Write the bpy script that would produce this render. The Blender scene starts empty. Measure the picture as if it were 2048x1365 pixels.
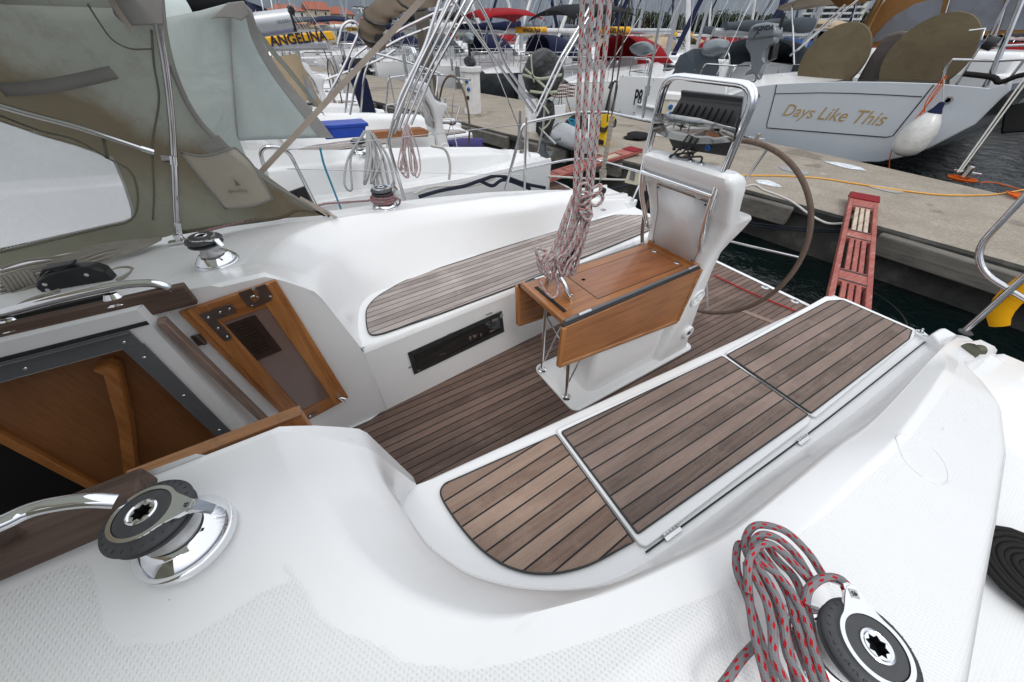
import bpy, math, random
from mathutils import Vector, Matrix
S = bpy.context.scene
COL = S.collection
# ---------------------------------------------------------------- camera
F = 670.65; CX, CY = 1024.0, 682.5; H = 1.8
RW = ((0.85258, -0.34520, 0.39220), (-0.52240, -0.57970, 0.62530), (0.01150, -0.73810, -0.67460))
R_ = Matrix(RW)                       # camera (x right, y down, z forward) -> world
def _orth(M):
    a = Vector(M[2]).normalized(); b = Vector(M[0]); b = (b - a*b.dot(a)).normalized(); c = a.cross(b)
    return Matrix((b, c, a))
R_ = _orth(R_)
cam_d = bpy.data.cameras.new('camera'); cam = bpy.data.objects.new('camera', cam_d); COL.objects.link(cam)
cam_d.sensor_width = 36.0; cam_d.lens = F/2048*36; cam_d.clip_start = 0.02; cam_d.clip_end = 6000
Mc = Matrix((R_.col[0], -R_.col[1], -R_.col[2])).transposed().to_4x4(); Mc.translation = (0, 0, H)
cam.matrix_world = Mc
S.camera = cam
# ---------------------------------------------------------------- world, sun, exposure
SUN_EL, SUN_AZ = math.radians(52), math.radians(200)
W = bpy.data.worlds.new('World'); S.world = W; W.use_nodes = True
nt = W.node_tree; nt.nodes.clear()
def N(nt, t, ins=None, **kw):
    n = nt.nodes.new(t)
    for k, v in kw.items(): setattr(n, k, v)
    for k, v in (ins or {}).items():
        s = n.inputs[k]
        if hasattr(v, 'is_linked') or isinstance(v, bpy.types.NodeSocket): nt.links.new(v, s)
        else:
            if isinstance(v, (tuple, list)) and len(v) == 3 and s.type == 'RGBA': v = (*v, 1)
            s.default_value = v
    return n
def MA(nt, op, a, b=0.0, c=None):
    n = N(nt, 'ShaderNodeMath', {0: a, 1: b}, operation=op)
    if c is not None:
        if isinstance(c, bpy.types.NodeSocket): nt.links.new(c, n.inputs[2])
        else: n.inputs[2].default_value = c
    return n.outputs[0]
def MIX(nt, f, a, b, typ='RGBA', blend='MIX'):
    n = N(nt, 'ShaderNodeMix', data_type=typ)
    if typ == 'RGBA': n.blend_type = blend
    ia, ib, io = (6, 7, 2) if typ == 'RGBA' else (2, 3, 0)
    for i, v in ((0, f), (ia, a), (ib, b)):
        s = n.inputs[i]
        if isinstance(v, bpy.types.NodeSocket): nt.links.new(v, s)
        else: s.default_value = (*v, 1) if isinstance(v, (tuple, list)) and len(v) == 3 else v
    return n.outputs[io]
def RAMP(nt, fac, stops):
    n = N(nt, 'ShaderNodeValToRGB', {0: fac}); r = n.color_ramp
    while len(r.elements) < len(stops): r.elements.new(0.5)
    for e, (p, c) in zip(r.elements, stops):
        e.position = p; e.color = (*c, 1) if len(c) == 3 else c
    return n.outputs[0]
sky = N(nt, 'ShaderNodeTexSky', sky_type='NISHITA', sun_disc=False, sun_elevation=SUN_EL, sun_rotation=SUN_AZ)
sky.altitude = 10; sky.dust_density = 3
tc = N(nt, 'ShaderNodeTexCoord')
sep = N(nt, 'ShaderNodeSeparateXYZ', {0: tc.outputs['Generated']})
el = MA(nt, 'MAXIMUM', sep.outputs[2], 0.0)
mp = N(nt, 'ShaderNodeMapping', {'Vector': tc.outputs['Generated'], 'Scale': (1.5, 1.5, 6.0)})
nz = N(nt, 'ShaderNodeTexNoise', {'Vector': mp.outputs[0], 'Scale': 1.6, 'Detail': 6.0, 'Roughness': 0.6})
cl = RAMP(nt, nz.outputs[0], [(0.35, (2.3, 3.0, 4.2)), (0.65, (4.4, 5.0, 6.0))])
rise = N(nt, 'ShaderNodeMapRange', {0: el, 1: .10, 2: .55, 3: 0.0, 4: 1.0}, interpolation_type='SMOOTHSTEP')
grad = MA(nt, 'MULTIPLY_ADD', rise.outputs[0], 2.15, MA(nt, 'MULTIPLY_ADD', el, .35, 0.50))
clg = N(nt, 'ShaderNodeVectorMath', {0: cl, 1: (1, 1, 1)}, operation='MULTIPLY')
nt.links.new(grad, N(nt, 'ShaderNodeCombineXYZ').inputs[0])
cmb = N(nt, 'ShaderNodeCombineXYZ', {0: grad, 1: grad, 2: grad})
nt.links.new(cmb.outputs[0], clg.inputs[1])
# high overcast greyer than the horizon
hi = MIX(nt, MA(nt, 'MINIMUM', MA(nt, 'MULTIPLY', el, 2.2), 1.0), clg.outputs[0], N(nt, 'ShaderNodeVectorMath', {0: (4.6, 4.72, 4.9), 1: cmb.outputs[0]}, operation='MULTIPLY').outputs[0])
skymix = MIX(nt, 0.85, sky.outputs[0], hi)
bg = N(nt, 'ShaderNodeBackground', {'Color': skymix, 'Strength': 0.098})
nt.links.new(bg.outputs[0], N(nt, 'ShaderNodeOutputWorld').inputs[0])
sun_d = bpy.data.lights.new('sun', 'SUN'); sun_d.energy = 0.7; sun_d.angle = math.radians(18); sun_d.color = (1, .97, .93)
sun = bpy.data.objects.new('sun', sun_d); COL.objects.link(sun)
# direction towards the sun, matching the sky texture (rotation measured clockwise from +Y)
sd = Vector((math.sin(SUN_AZ)*math.cos(SUN_EL), math.cos(SUN_AZ)*math.cos(SUN_EL), math.sin(SUN_EL)))
sun.rotation_euler = sd.to_track_quat('Z', 'Y').to_euler(); sun.location = (0, 0, 30)
S.view_settings.view_transform = 'Standard'; S.view_settings.look = 'None'; S.view_settings.gamma = 1
S.view_settings.exposure = 0.05
S.render.engine = 'CYCLES'
# ---------------------------------------------------------------- geometry helpers
def ray(px, py): return R_ @ Vector((px-CX, py-CY, F))
def U(px, py, z):                       # point of the horizontal plane at height z seen at a pixel of the photograph
    d = ray(px, py); t = (z-H)/d.z; return Vector((d.x*t, d.y*t, z))
def UX(px, py, x):
    d = ray(px, py); t = x/d.x; return Vector((x, d.y*t, H+d.z*t))
def UY(px, py, y):
    d = ray(px, py); t = y/d.y; return Vector((d.x*t, y, H+d.z*t))
def smooth_line(pts, n=6, closed=False):
    P = [Vector(p) for p in pts]; m = len(P)
    if m < 3 or n <= 1: return P
    out = []
    rng = range(m) if closed else range(m-1)
    for i in rng:
        if closed: a, b, c, d = P[(i-1) % m], P[i], P[(i+1) % m], P[(i+2) % m]
        else:
            b, c = P[i], P[i+1]; a = P[i-1] if i else b*2-c; d = P[i+2] if i+2 < m else c*2-b
        for k in range(n):
            t = k/n
            out.append(0.5*((2*b)+(c-a)*t+(2*a-5*b+4*c-d)*t*t+(-a+3*b-3*c+d)*t*t*t))
    if not closed: out.append(P[-1])
    return out
def resample(pts, n):
    P = [Vector(p) for p in pts]; L = [0]
    for a, b in zip(P, P[1:]): L.append(L[-1]+(b-a).length)
    out = []; j = 0
    for i in range(n):
        s = L[-1]*i/(n-1)
        while j < len(P)-2 and L[j+1] < s: j += 1
        t = (s-L[j])/max(L[j+1]-L[j], 1e-9); out.append(P[j].lerp(P[j+1], min(max(t, 0), 1)))
    return out
def rounded(pts, r, n=5, closed=False):     # polyline with its corners rounded by radius r
    P = [Vector(p) for p in pts]; m = len(P); out = []
    for i in range(m):
        if not closed and i in (0, m-1): out.append(P[i]); continue
        a, b, c = P[i-1], P[i], P[(i+1) % m]
        u = (a-b); v = (c-b); k = min(r, u.length*.48, v.length*.48)
        s = b+u.normalized()*k; e = b+v.normalized()*k
        for q in range(n+1):
            t = q/n; out.append(s*(1-t)**2+b*2*t*(1-t)+e*t*t)
    return out
class MB:
    def __init__(s): s.v = []; s.f = []; s.m = []; s.uv = []; s.at = None
    def add(s, V, Fc, mi=0, uv=None, M=None):
        o = len(s.v)
        s.v += [tuple(M @ Vector(p)) if M else tuple(p) for p in V]
        for i, f in enumerate(Fc):
            s.f.append([o+k for k in f]); s.m.append(mi); s.uv.append(uv[i] if uv else [(0, 0)]*len(f))
        return s
    def box(s, c, d, M=None, mi=0, rz=0, ry=0, rx=0):
        x, y, z = d[0]/2, d[1]/2, d[2]/2
        T = Matrix.Translation(Vector(c)) @ Matrix.Rotation(rz, 4, 'Z') @ Matrix.Rotation(ry, 4, 'Y') @ Matrix.Rotation(rx, 4, 'X')
        if M: T = M @ T
        V = [(a*x, b*y, c_*z) for a in (-1, 1) for b in (-1, 1) for c_ in (-1, 1)]
        return s.add(V, [(0, 1, 3, 2), (4, 6, 7, 5), (0, 4, 5, 1), (2, 3, 7, 6), (0, 2, 6, 4), (1, 5, 7, 3)], mi, M=T)
    def beam(s, a, b, w, h, mi=0, up=(0, 0, 1), M=None):     # rectangular bar from a to b
        a, b = Vector(a), Vector(b); t = (b-a).normalized(); u = Vector(up); u = (u-t*u.dot(t)).normalized(); r = t.cross(u)
        V = [p+r*i*w/2+u*j*h/2 for p in (a, b) for i, j in ((-1, -1), (1, -1), (1, 1), (-1, 1))]
        return s.add(V, [(0, 1, 2, 3), (4, 7, 6, 5), (0, 4, 5, 1), (1, 5, 6, 2), (2, 6, 7, 3), (3, 7, 4, 0)], mi, M=M)
    def tube(s, pts, r, n=10, closed=False, mi=0, sm=1, cap=True, M=None, vs=1.0):
        P = smooth_line(pts, sm, closed) if sm > 1 else [Vector(p) for p in pts]
        m = len(P); T = []
        for i in range(m):
            if closed: t = P[(i+1) % m]-P[i-1]
            else: t = P[min(i+1, m-1)]-P[max(i-1, 0)]
            T.append(t.normalized() if t.length > 1e-9 else Vector((0, 0, 1)))
        up = Vector((0, 0, 1)) if abs(T[0].z) < .9 else Vector((1, 0, 0))
        Nn = (up-T[0]*up.dot(T[0])).normalized(); V = []; L = 0; Ls = []
        for i in range(m):
            if i: L += (P[i]-P[i-1]).length
            Ls.append(L)
            Nn = (Nn-T[i]*Nn.dot(T[i]));  Nn = Nn.normalized() if Nn.length > 1e-6 else T[i].orthogonal().normalized()
            B = T[i].cross(Nn); rr = r(i/(m-1) if m > 1 else 0) if callable(r) else r
            for k in range(n):
                a = 2*math.pi*k/n; V.append(P[i]+Nn*math.cos(a)*rr+B*math.sin(a)*rr)
        Fc = []; uv = []
        for i in range(m if closed else m-1):
            j = (i+1) % m; l0 = Ls[i]; l1 = Ls[j] if j else L+(P[0]-P[-1]).length
            for k in range(n):
                q = (k+1) % n; Fc.append((i*n+k, i*n+q, j*n+q, j*n+k))
                uv.append([(l0*vs, k/n), (l0*vs, (k+1)/n), (l1*vs, (k+1)/n), (l1*vs, k/n)])
        if not closed and cap:
            Fc += [tuple(reversed(range(n))), tuple((m-1)*n+k for k in range(n))]; uv += [[(0, 0)]*n]*2
        return s.add(V, Fc, mi, uv, M)
    def lathe(s, prof, n=32, M=None, mi=0, cap=True):
        m = len(prof); V = []; Fc = []
        for r, z in prof:
            for k in range(n):
                a = 2*math.pi*k/n; V.append((r*math.cos(a), r*math.sin(a), z))
        for i in range(m-1):
            for k in range(n):
                q = (k+1) % n; Fc.append((i*n+k, i*n+q, (i+1)*n+q, (i+1)*n+k))
        if cap and prof[0][0] > 1e-5: Fc.append(tuple(reversed(range(n))))
        if cap and prof[-1][0] > 1e-5: Fc.append(tuple((m-1)*n+k for k in range(n)))
        return s.add(V, Fc, mi, M=M)
    def prism(s, poly, d, mi=0, M=None):     # poly: list of 3D points (planar), d: extrusion vector
        n = len(poly); d = Vector(d); P = [Vector(p) for p in poly]
        V = P+[p+d for p in P]
        Fc = [tuple(reversed(range(n))), tuple(range(n, 2*n))]+[(k, (k+1) % n, n+(k+1) % n, n+k) for k in range(n)]
        return s.add(V, Fc, mi, M=M)
    def loft(s, rows, mi=0, M=None, closed=False, uvs=None):
        n = len(rows[0]); V = [p for r in rows for p in r]; Fc = []; uv = []
        for i in range(len(rows)-1):
            for k in range(n if closed else n-1):
                q = (k+1) % n; Fc.append((i*n+k, i*n+q, (i+1)*n+q, (i+1)*n+k))
                if uvs: a, b = uvs; uv.append([(i*a, k*b), (i*a, (k+1)*b), ((i+1)*a, (k+1)*b), ((i+1)*a, k*b)])
        return s.add(V, Fc, mi, uv if uvs else None, M)
    def split(s):
        par = list(range(len(s.v)))
        def find(a):
            while par[a] != a: par[a] = par[par[a]]; a = par[a]
            return a
        for f in s.f:
            r = find(f[0])
            for k in f[1:]: par[find(k)] = r
        groups = {}
        for i, f in enumerate(s.f): groups.setdefault(find(f[0]), []).append(i)
        out = []
        for g in groups.values():
            m = MB(); mp = {}
            for i in g:
                F_ = []
                for k in s.f[i]:
                    if k not in mp: mp[k] = len(m.v); m.v.append(s.v[k])
                    F_.append(mp[k])
                m.f.append(F_); m.m.append(s.m[i]); m.uv.append(s.uv[i])
            out.append(m)
        return out
    def build(s, name, mats, parent=None, ang=40, bevel=0, solid=0, keep=True, bseg=2, local=False):
        me = bpy.data.meshes.new(name); me.from_pydata(s.v, [], s.f)
        if not isinstance(mats, (list, tuple)): mats = [mats]
        for m in mats: me.materials.append(m)
        me.polygons.foreach_set('material_index', s.m)
        ul = me.uv_layers.new(name='UVMap'); flat = []
        for u in s.uv:
            for c in u: flat += [c[0], c[1]]
        ul.data.foreach_set('uv', flat)
        if ang: me.polygons.foreach_set('use_smooth', [True]*len(me.polygons)); me.update(); me.set_sharp_from_angle(angle=math.radians(ang))
        me.update(); me.validate()
        o = bpy.data.objects.new(name, me); COL.objects.link(o)
        if parent:
            o.parent = parent
            if not local: o.matrix_parent_inverse = parent_inv(parent)
        if solid:
            md = o.modifiers.new('solid', 'SOLIDIFY'); md.thickness = solid; md.offset = 0
        if bevel:
            md = o.modifiers.new('bevel', 'BEVEL'); md.width = bevel; md.segments = bseg; md.limit_method = 'ANGLE'; md.angle_limit = math.radians(35)
        return o
def world_m(o):
    M = Matrix.LocRotScale(o.location, o.rotation_euler, o.scale)
    if o.parent: M = world_m(o.parent) @ o.matrix_parent_inverse @ M
    return M
def parent_inv(p): return world_m(p).inverted()
def tag(o, label=None, cat=None, group=None, kind=None):
    if label: o['label'] = label
    if cat: o['category'] = cat
    if group: o['group'] = group
    if kind: o['kind'] = kind
    return o
def empty(name, loc, rz=0, label=None, cat=None, group=None, parent=None):
    o = bpy.data.objects.new(name, None); COL.objects.link(o); o.location = loc; o.rotation_euler = (0, 0, rz); o.empty_display_size = .2
    if parent: o.parent = parent; o.matrix_parent_inverse = parent_inv(parent)
    return tag(o, label, cat, group)
def kids(o): return [c for c in KIDS if c.parent == o]
def copy_tree(o, parent=None, skip=()):
    c = o.copy(); COL.objects.link(c)
    if parent: c.parent = parent
    for ch in list(o.children):
        if ch.name.split('.')[0] in skip or ch.get('nocopy'): continue
        copy_tree(ch, c, skip)
    return c
def text_mb(body, size, M, depth=0.004, shear=0, bold=0.0, mi=0, mb=None):
    cu = bpy.data.curves.new('t', 'FONT'); cu.body = body; cu.size = size; cu.extrude = depth; cu.shear = shear; cu.offset = bold; cu.align_x = 'CENTER'; cu.align_y = 'CENTER'; cu.resolution_u = 3
    o = bpy.data.objects.new('t', cu); COL.objects.link(o)
    bpy.context.view_layer.update()
    dg = bpy.context.evaluated_depsgraph_get(); me = bpy.data.meshes.new_from_object(o.evaluated_get(dg))
    mb = mb or MB()
    mb.add([v.co for v in me.vertices], [tuple(p.vertices) for p in me.polygons], mi, M=M)
    bpy.data.objects.remove(o); bpy.data.meshes.remove(me); bpy.data.curves.remove(cu)
    return mb
def frame(o, xdir, ydir):        # matrix whose x axis is xdir, y axis ydir (orthogonalised), at o
    x = Vector(xdir).normalized(); y = Vector(ydir); y = (y-x*y.dot(x)).normalized(); z = x.cross(y)
    M = Matrix((x, y, z)).transposed().to_4x4(); M.translation = Vector(o); return M
rnd = random.Random(7)
# ---------------------------------------------------------------- materials
def mat(name):
    m = bpy.data.materials.new(name); m.use_nodes = True; nt = m.node_tree; nt.nodes.clear()
    b = N(nt, 'ShaderNodeBsdfPrincipled'); o = N(nt, 'ShaderNodeOutputMaterial', {0: b.outputs[0]})
    return m, nt, b
def bump(nt, b, h, s=.3, d=.01):
    n = N(nt, 'ShaderNodeBump', {'Height': h, 'Strength': s, 'Distance': d}); nt.links.new(n.outputs[0], b.inputs['Normal']); return n
def setb(b, **k):
    nm = dict(rough='Roughness', metal='Metallic', coat='Coat Weight', croug='Coat Roughness', spec='Specular IOR Level', trans='Transmission Weight', alpha='Alpha', ior='IOR', sss='Subsurface Weight')
    for a, v in k.items():
        s = b.inputs[nm[a]]
        if isinstance(v, bpy.types.NodeSocket): b.id_data.links.new(v, s)
        else: s.default_value = v
def simple(name, col, rough=.5, metal=0, coat=0, var=.12, nscale=6, bmp=0, bscale=60, spec=.5, croug=.05, dirt=None):
    m, nt, b = mat(name); tc = N(nt, 'ShaderNodeTexCoord')
    n = N(nt, 'ShaderNodeTexNoise', {'Vector': tc.outputs['Object'], 'Scale': nscale, 'Detail': 5.0, 'Roughness': .6})
    lo = tuple(c*(1-var) for c in col); hi = tuple(min(1, c*(1+var)) for c in col)
    c = RAMP(nt, n.outputs[0], [(.3, lo), (.7, hi)])
    if dirt:
        n3 = N(nt, 'ShaderNodeTexNoise', {'Vector': tc.outputs['Object'], 'Scale': nscale*.35, 'Detail': 8.0, 'Roughness': .7})
        c = MIX(nt, RAMP(nt, n3.outputs[0], [(.52, (0, 0, 0)), (.72, (1, 1, 1))]), c, dirt)
    nt.links.new(c, b.inputs['Base Color'])
    rr = MA(nt, 'MULTIPLY_ADD', n.outputs[0], rough*.3, rough*.85)
    setb(b, rough=rr, metal=metal, coat=coat, spec=spec, croug=croug)
    if bmp:
        n2 = N(nt, 'ShaderNodeTexNoise', {'Vector': tc.outputs['Object'], 'Scale': bscale, 'Detail': 3.0}); bump(nt, b, n2.outputs[0], bmp, .004)
    return m
def xyz(nt):
    tc = N(nt, 'ShaderNodeTexCoord'); s = N(nt, 'ShaderNodeSeparateXYZ', {0: tc.outputs['Object']}); return tc, s.outputs[0], s.outputs[1], s.outputs[2]
# gelcoat with moulded anti-slip diamonds where the mesh says so
def gelcoat(name, col=(.845, .85, .85), grid=.0080, rough=.22):
    m, nt, b = mat(name); tc, x, y, z = xyz(nt)
    n = N(nt, 'ShaderNodeTexNoise', {'Vector': tc.outputs['Object'], 'Scale': 2.2, 'Detail': 6.0, 'Roughness': .65})
    c = RAMP(nt, n.outputs[0], [(.3, tuple(k*.965 for k in col)), (.7, col)])
    mpg = N(nt, 'ShaderNodeMapping', {'Vector': tc.outputs['Object'], 'Scale': (3.0, 14.0, 5.0), 'Rotation': (0, 0, .5)})
    nd = N(nt, 'ShaderNodeTexNoise', {'Vector': mpg.outputs[0], 'Scale': 1.2, 'Detail': 8.0, 'Roughness': .75})
    c = MIX(nt, MA(nt, 'MULTIPLY', RAMP(nt, nd.outputs[0], [(.60, (0, 0, 0)), (.8, (1, 1, 1))]), .5), c, (.60, .56, .48))
    at = N(nt, 'ShaderNodeAttribute', attribute_name='nonskid')
    mask = RAMP(nt, at.outputs['Fac'], [(.45, (0, 0, 0)), (.6, (1, 1, 1))])
    k = math.pi/grid
    u = MA(nt, 'ADD', MA(nt, 'MULTIPLY', x, .87), MA(nt, 'MULTIPLY', y, .5)); v = MA(nt, 'ADD', MA(nt, 'MULTIPLY', x, -.87), MA(nt, 'MULTIPLY', y, .5))
    h = MA(nt, 'MULTIPLY', MA(nt, 'SINE', MA(nt, 'MULTIPLY', u, k)), MA(nt, 'SINE', MA(nt, 'MULTIPLY', v, k)))
    h = MA(nt, 'ABSOLUTE', h); hm = MA(nt, 'MULTIPLY', MA(nt, 'GREATER_THAN', h, .42), MA(nt, 'SUBTRACT', h, .42)); hm = MA(nt, 'MULTIPLY', hm, mask)
    c = MIX(nt, MA(nt, 'MULTIPLY', mask, .35), c, (.70, .705, .70)); nt.links.new(c, b.inputs['Base Color'])
    n2 = N(nt, 'ShaderNodeTexNoise', {'Vector': tc.outputs['Object'], 'Scale': 9.0, 'Detail': 2.0})
    hh = MA(nt, 'ADD', MA(nt, 'MULTIPLY', hm, .9), MA(nt, 'MULTIPLY', n2.outputs[0], .12))
    bump(nt, b, hh, .8, .0026); setb(b, rough=MA(nt, 'MULTIPLY_ADD', mask, .26, rough), coat=.22, croug=.08); return m
def teak(name, ca, cb, pitch=.05, seam=.10, ang=0.0, rough=.62, off=0.0, seamc=(.012, .012, .013), cyy=1.10, fan=0.0):
    m, nt, b = mat(name); tc, x, y, z = xyz(nt)
    y0 = MA(nt, 'SUBTRACT', y, cyy)
    yy = MA(nt, 'ADD', MA(nt, 'ADD', y0, MA(nt, 'MULTIPLY', x, math.tan(ang))), off)
    if fan: yy = MA(nt, 'DIVIDE', yy, MA(nt, 'MULTIPLY_ADD', x, fan, 1.0))
    t = MA(nt, 'DIVIDE', yy, pitch); fl = MA(nt, 'FLOOR', t); fr = MA(nt, 'FRACT', t)
    s = MA(nt, 'LESS_THAN', fr, seam)
    wn = N(nt, 'ShaderNodeTexWhiteNoise', {'W': fl}, noise_dimensions='1D')
    vec = N(nt, 'ShaderNodeCombineXYZ', {0: MA(nt, 'MULTIPLY', x, 3.0), 1: MA(nt, 'MULTIPLY', y, 90.0), 2: MA(nt, 'MULTIPLY', wn.outputs[0], 40.0)})
    g = N(nt, 'ShaderNodeTexNoise', {'Vector': vec.outputs[0], 'Scale': 1.0, 'Detail': 8.0, 'Roughness': .72})
    vec2 = N(nt, 'ShaderNodeCombineXYZ', {0: MA(nt, 'MULTIPLY', x, 1.6), 1: MA(nt, 'MULTIPLY', y, 5.0), 2: MA(nt, 'MULTIPLY', wn.outputs[0], 17.0)})
    g2 = N(nt, 'ShaderNodeTexNoise', {'Vector': vec2.outputs[0], 'Scale': 1.4, 'Detail': 7.0, 'Roughness': .7})
    fine = N(nt, 'ShaderNodeTexNoise', {'Vector': tc.outputs['Object'], 'Scale': 340.0, 'Detail': 2.0})
    f = MA(nt, 'ADD', MA(nt, 'MULTIPLY', g.outputs[0], .5), MA(nt, 'MULTIPLY', g2.outputs[0], .62)); f = MA(nt, 'ADD', f, MA(nt, 'MULTIPLY', MA(nt, 'SUBTRACT', wn.outputs[0], .5), .26))
    f = MA(nt, 'ADD', f, MA(nt, 'MULTIPLY', MA(nt, 'SUBTRACT', fine.outputs[0], .5), .30))
    c = RAMP(nt, f, [(.32, ca), (.72, cb)])
    bl = N(nt, 'ShaderNodeTexNoise', {'Vector': tc.outputs['Object'], 'Scale': 3.1, 'Detail': 6.0, 'Roughness': .7})
    c = MIX(nt, MA(nt, 'MULTIPLY', RAMP(nt, bl.outputs[0], [(.52, (0, 0, 0)), (.74, (1, 1, 1))]), .42), c, tuple(min(1, q*1.5) for q in cb))
    dk = N(nt, 'ShaderNodeTexNoise', {'Vector': vec2.outputs[0], 'Scale': 4.5, 'Detail': 6.0, 'Roughness': .8})
    c = MIX(nt, MA(nt, 'MULTIPLY', RAMP(nt, dk.outputs[0], [(.60, (0, 0, 0)), (.76, (1, 1, 1))]), .5), c, (.20, .10, .055))
    c = MIX(nt, s, c, seamc)
    nt.links.new(c, b.inputs['Base Color'])
    h = MA(nt, 'SUBTRACT', MA(nt, 'MULTIPLY', g.outputs[0], .5), MA(nt, 'MULTIPLY', s, .8)); bump(nt, b, h, .5, .002)
    setb(b, rough=rough, spec=.35); return m
def wood(name, ca, cb, axis='x', rough=.32, coat=.35, sc=1.0, wear=.0):
    m, nt, b = mat(name); tc, x, y, z = xyz(nt)
    k = {'x': (2.5, 46, 46), 'y': (46, 2.5, 46), 'z': (46, 46, 2.5)}[axis]
    mpn = N(nt, 'ShaderNodeMapping', {'Vector': tc.outputs['Object'], 'Scale': tuple(q*sc for q in k)})
    g = N(nt, 'ShaderNodeTexNoise', {'Vector': mpn.outputs[0], 'Scale': 1.0, 'Detail': 7.0, 'Roughness': .7, 'Distortion': .6})
    g2 = N(nt, 'ShaderNodeTexNoise', {'Vector': tc.outputs['Object'], 'Scale': 4.0, 'Detail': 4.0})
    f = MA(nt, 'ADD', MA(nt, 'MULTIPLY', g.outputs[0], .75), MA(nt, 'MULTIPLY', g2.outputs[0], .3))
    c = RAMP(nt, f, [(.36, ca), (.68, cb)])
    if wear:
        w = N(nt, 'ShaderNodeTexNoise', {'Vector': tc.outputs['Object'], 'Scale': 7.0, 'Detail': 8.0, 'Roughness': .8})
        c = MIX(nt, MA(nt, 'MULTIPLY', RAMP(nt, w.outputs[0], [(.56, (0, 0, 0)), (.68, (1, 1, 1))]), wear), c, (.085, .055, .035))
    nt.links.new(c, b.inputs['Base Color']); bump(nt, b, g.outputs[0], .25, .0012)
    setb(b, rough=MA(nt, 'MULTIPLY_ADD', g2.outputs[0], .2, rough), coat=coat, croug=.15); return m
def rope(name, base, fleck=None, per=30.0, rough=.75, k=5.0):
    m, nt, b = mat(name); uv = N(nt, 'ShaderNodeUVMap'); s = N(nt, 'ShaderNodeSeparateXYZ', {0: uv.outputs[0]}); u, v = s.outputs[0], s.outputs[1]
    a1 = MA(nt, 'SINE', MA(nt, 'MULTIPLY', MA(nt, 'ADD', MA(nt, 'MULTIPLY', u, 120.0), MA(nt, 'MULTIPLY', v, 6.0)), 6.283))
    a2 = MA(nt, 'SINE', MA(nt, 'MULTIPLY', MA(nt, 'SUBTRACT', MA(nt, 'MULTIPLY', u, 120.0), MA(nt, 'MULTIPLY', v, 6.0)), 6.283))
    br = MA(nt, 'MULTIPLY', a1, a2)
    tcn = N(nt, 'ShaderNodeTexCoord'); nz = N(nt, 'ShaderNodeTexNoise', {'Vector': tcn.outputs['Object'], 'Scale': 30.0, 'Detail': 4.0})
    c = MIX(nt, MA(nt, 'MULTIPLY_ADD', br, .18, MA(nt, 'MULTIPLY', nz.outputs[0], .8)), tuple(q*.72 for q in base), tuple(min(1, q*1.18) for q in base))
    if fleck:
        w = MA(nt, 'FRACT', MA(nt, 'ADD', MA(nt, 'MULTIPLY', u, per), MA(nt, 'MULTIPLY', v, 2.0)))
        w2 = MA(nt, 'FRACT', MA(nt, 'ADD', MA(nt, 'MULTIPLY', u, per*1.0), MA(nt, 'MULTIPLY', v, -k)))
        fk = MA(nt, 'MULTIPLY', MA(nt, 'LESS_THAN', w, .42), MA(nt, 'LESS_THAN', w2, .5))
        c = MIX(nt, fk, c, fleck)
    nt.links.new(c, b.inputs['Base Color']); bump(nt, b, br, .5, .0012); setb(b, rough=rough, spec=.25); return m
def canvas(name, col, dirt, amt=.8, rough=.85, weave=900, thin=0.0):
    m, nt, b = mat(name); tc, x, y, z = xyz(nt)
    n = N(nt, 'ShaderNodeTexNoise', {'Vector': tc.outputs['Object'], 'Scale': 1.7, 'Detail': 8.0, 'Roughness': .62, 'Distortion': .5})
    c = RAMP(nt, n.outputs[0], [(.36, col), (.62, tuple(a*(1-amt)+d*amt for a, d in zip(col, dirt)))])
    n2 = N(nt, 'ShaderNodeTexNoise', {'Vector': tc.outputs['Object'], 'Scale': weave/3, 'Detail': 2.0})
    c = MIX(nt, MA(nt, 'MULTIPLY', n2.outputs[0], .22), c, tuple(q*.7 for q in col))
    nt.links.new(c, b.inputs['Base Color'])
    fo = N(nt, 'ShaderNodeTexNoise', {'Vector': tc.outputs['Object'], 'Scale': 3.0, 'Detail': 5.0, 'Distortion': 1.4})
    bump(nt, b, MA(nt, 'ADD', MA(nt, 'MULTIPLY', fo.outputs[0], 6.0), MA(nt, 'MULTIPLY', n2.outputs[0], .3)), .42, .006)
    setb(b, rough=rough, spec=.2)
    if thin:
        tr = N(nt, 'ShaderNodeBsdfTranslucent', {'Color': c}); mx = N(nt, 'ShaderNodeMixShader', {0: thin, 1: b.outputs[0], 2: tr.outputs[0]})
        nt.links.new(mx.outputs[0], nt.nodes['Material Output'].inputs[0])
    return m
def film(name, tint=(.8, .84, .88), body=.35, scr=30.0):       # cloudy clear-vinyl window
    m, nt, b = mat(name); tc, x, y, z = xyz(nt)
    n = N(nt, 'ShaderNodeTexNoise', {'Vector': tc.outputs['Object'], 'Scale': 2.0, 'Detail': 8.0, 'Roughness': .7, 'Distortion': .8})
    nt.links.new(RAMP(nt, n.outputs[0], [(.3, tuple(q*.75 for q in tint)), (.7, tint)]), b.inputs['Base Color'])
    setb(b, rough=.18, spec=.7)
    bump(nt, b, n.outputs[0], .25, .02)
    tl = N(nt, 'ShaderNodeBsdfTranslucent', {'Color': (*tint, 1)}); bb = N(nt, 'ShaderNodeMixShader', {0: .45, 1: b.outputs[0], 2: tl.outputs[0]})
    t = N(nt, 'ShaderNodeBsdfTransparent'); mx = N(nt, 'ShaderNodeMixShader', {0: MA(nt, 'MULTIPLY_ADD', n.outputs[0], .35, body), 1: t.outputs[0], 2: bb.outputs[0]})
    nt.links.new(mx.outputs[0], nt.nodes['Material Output'].inputs[0]); return m
M = {}
M['gel'] = gelcoat('gelcoat'); M['gel2'] = simple('gelcoat_plain', (.83, .84, .84), .2, coat=.3, var=.02, nscale=2)
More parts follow.
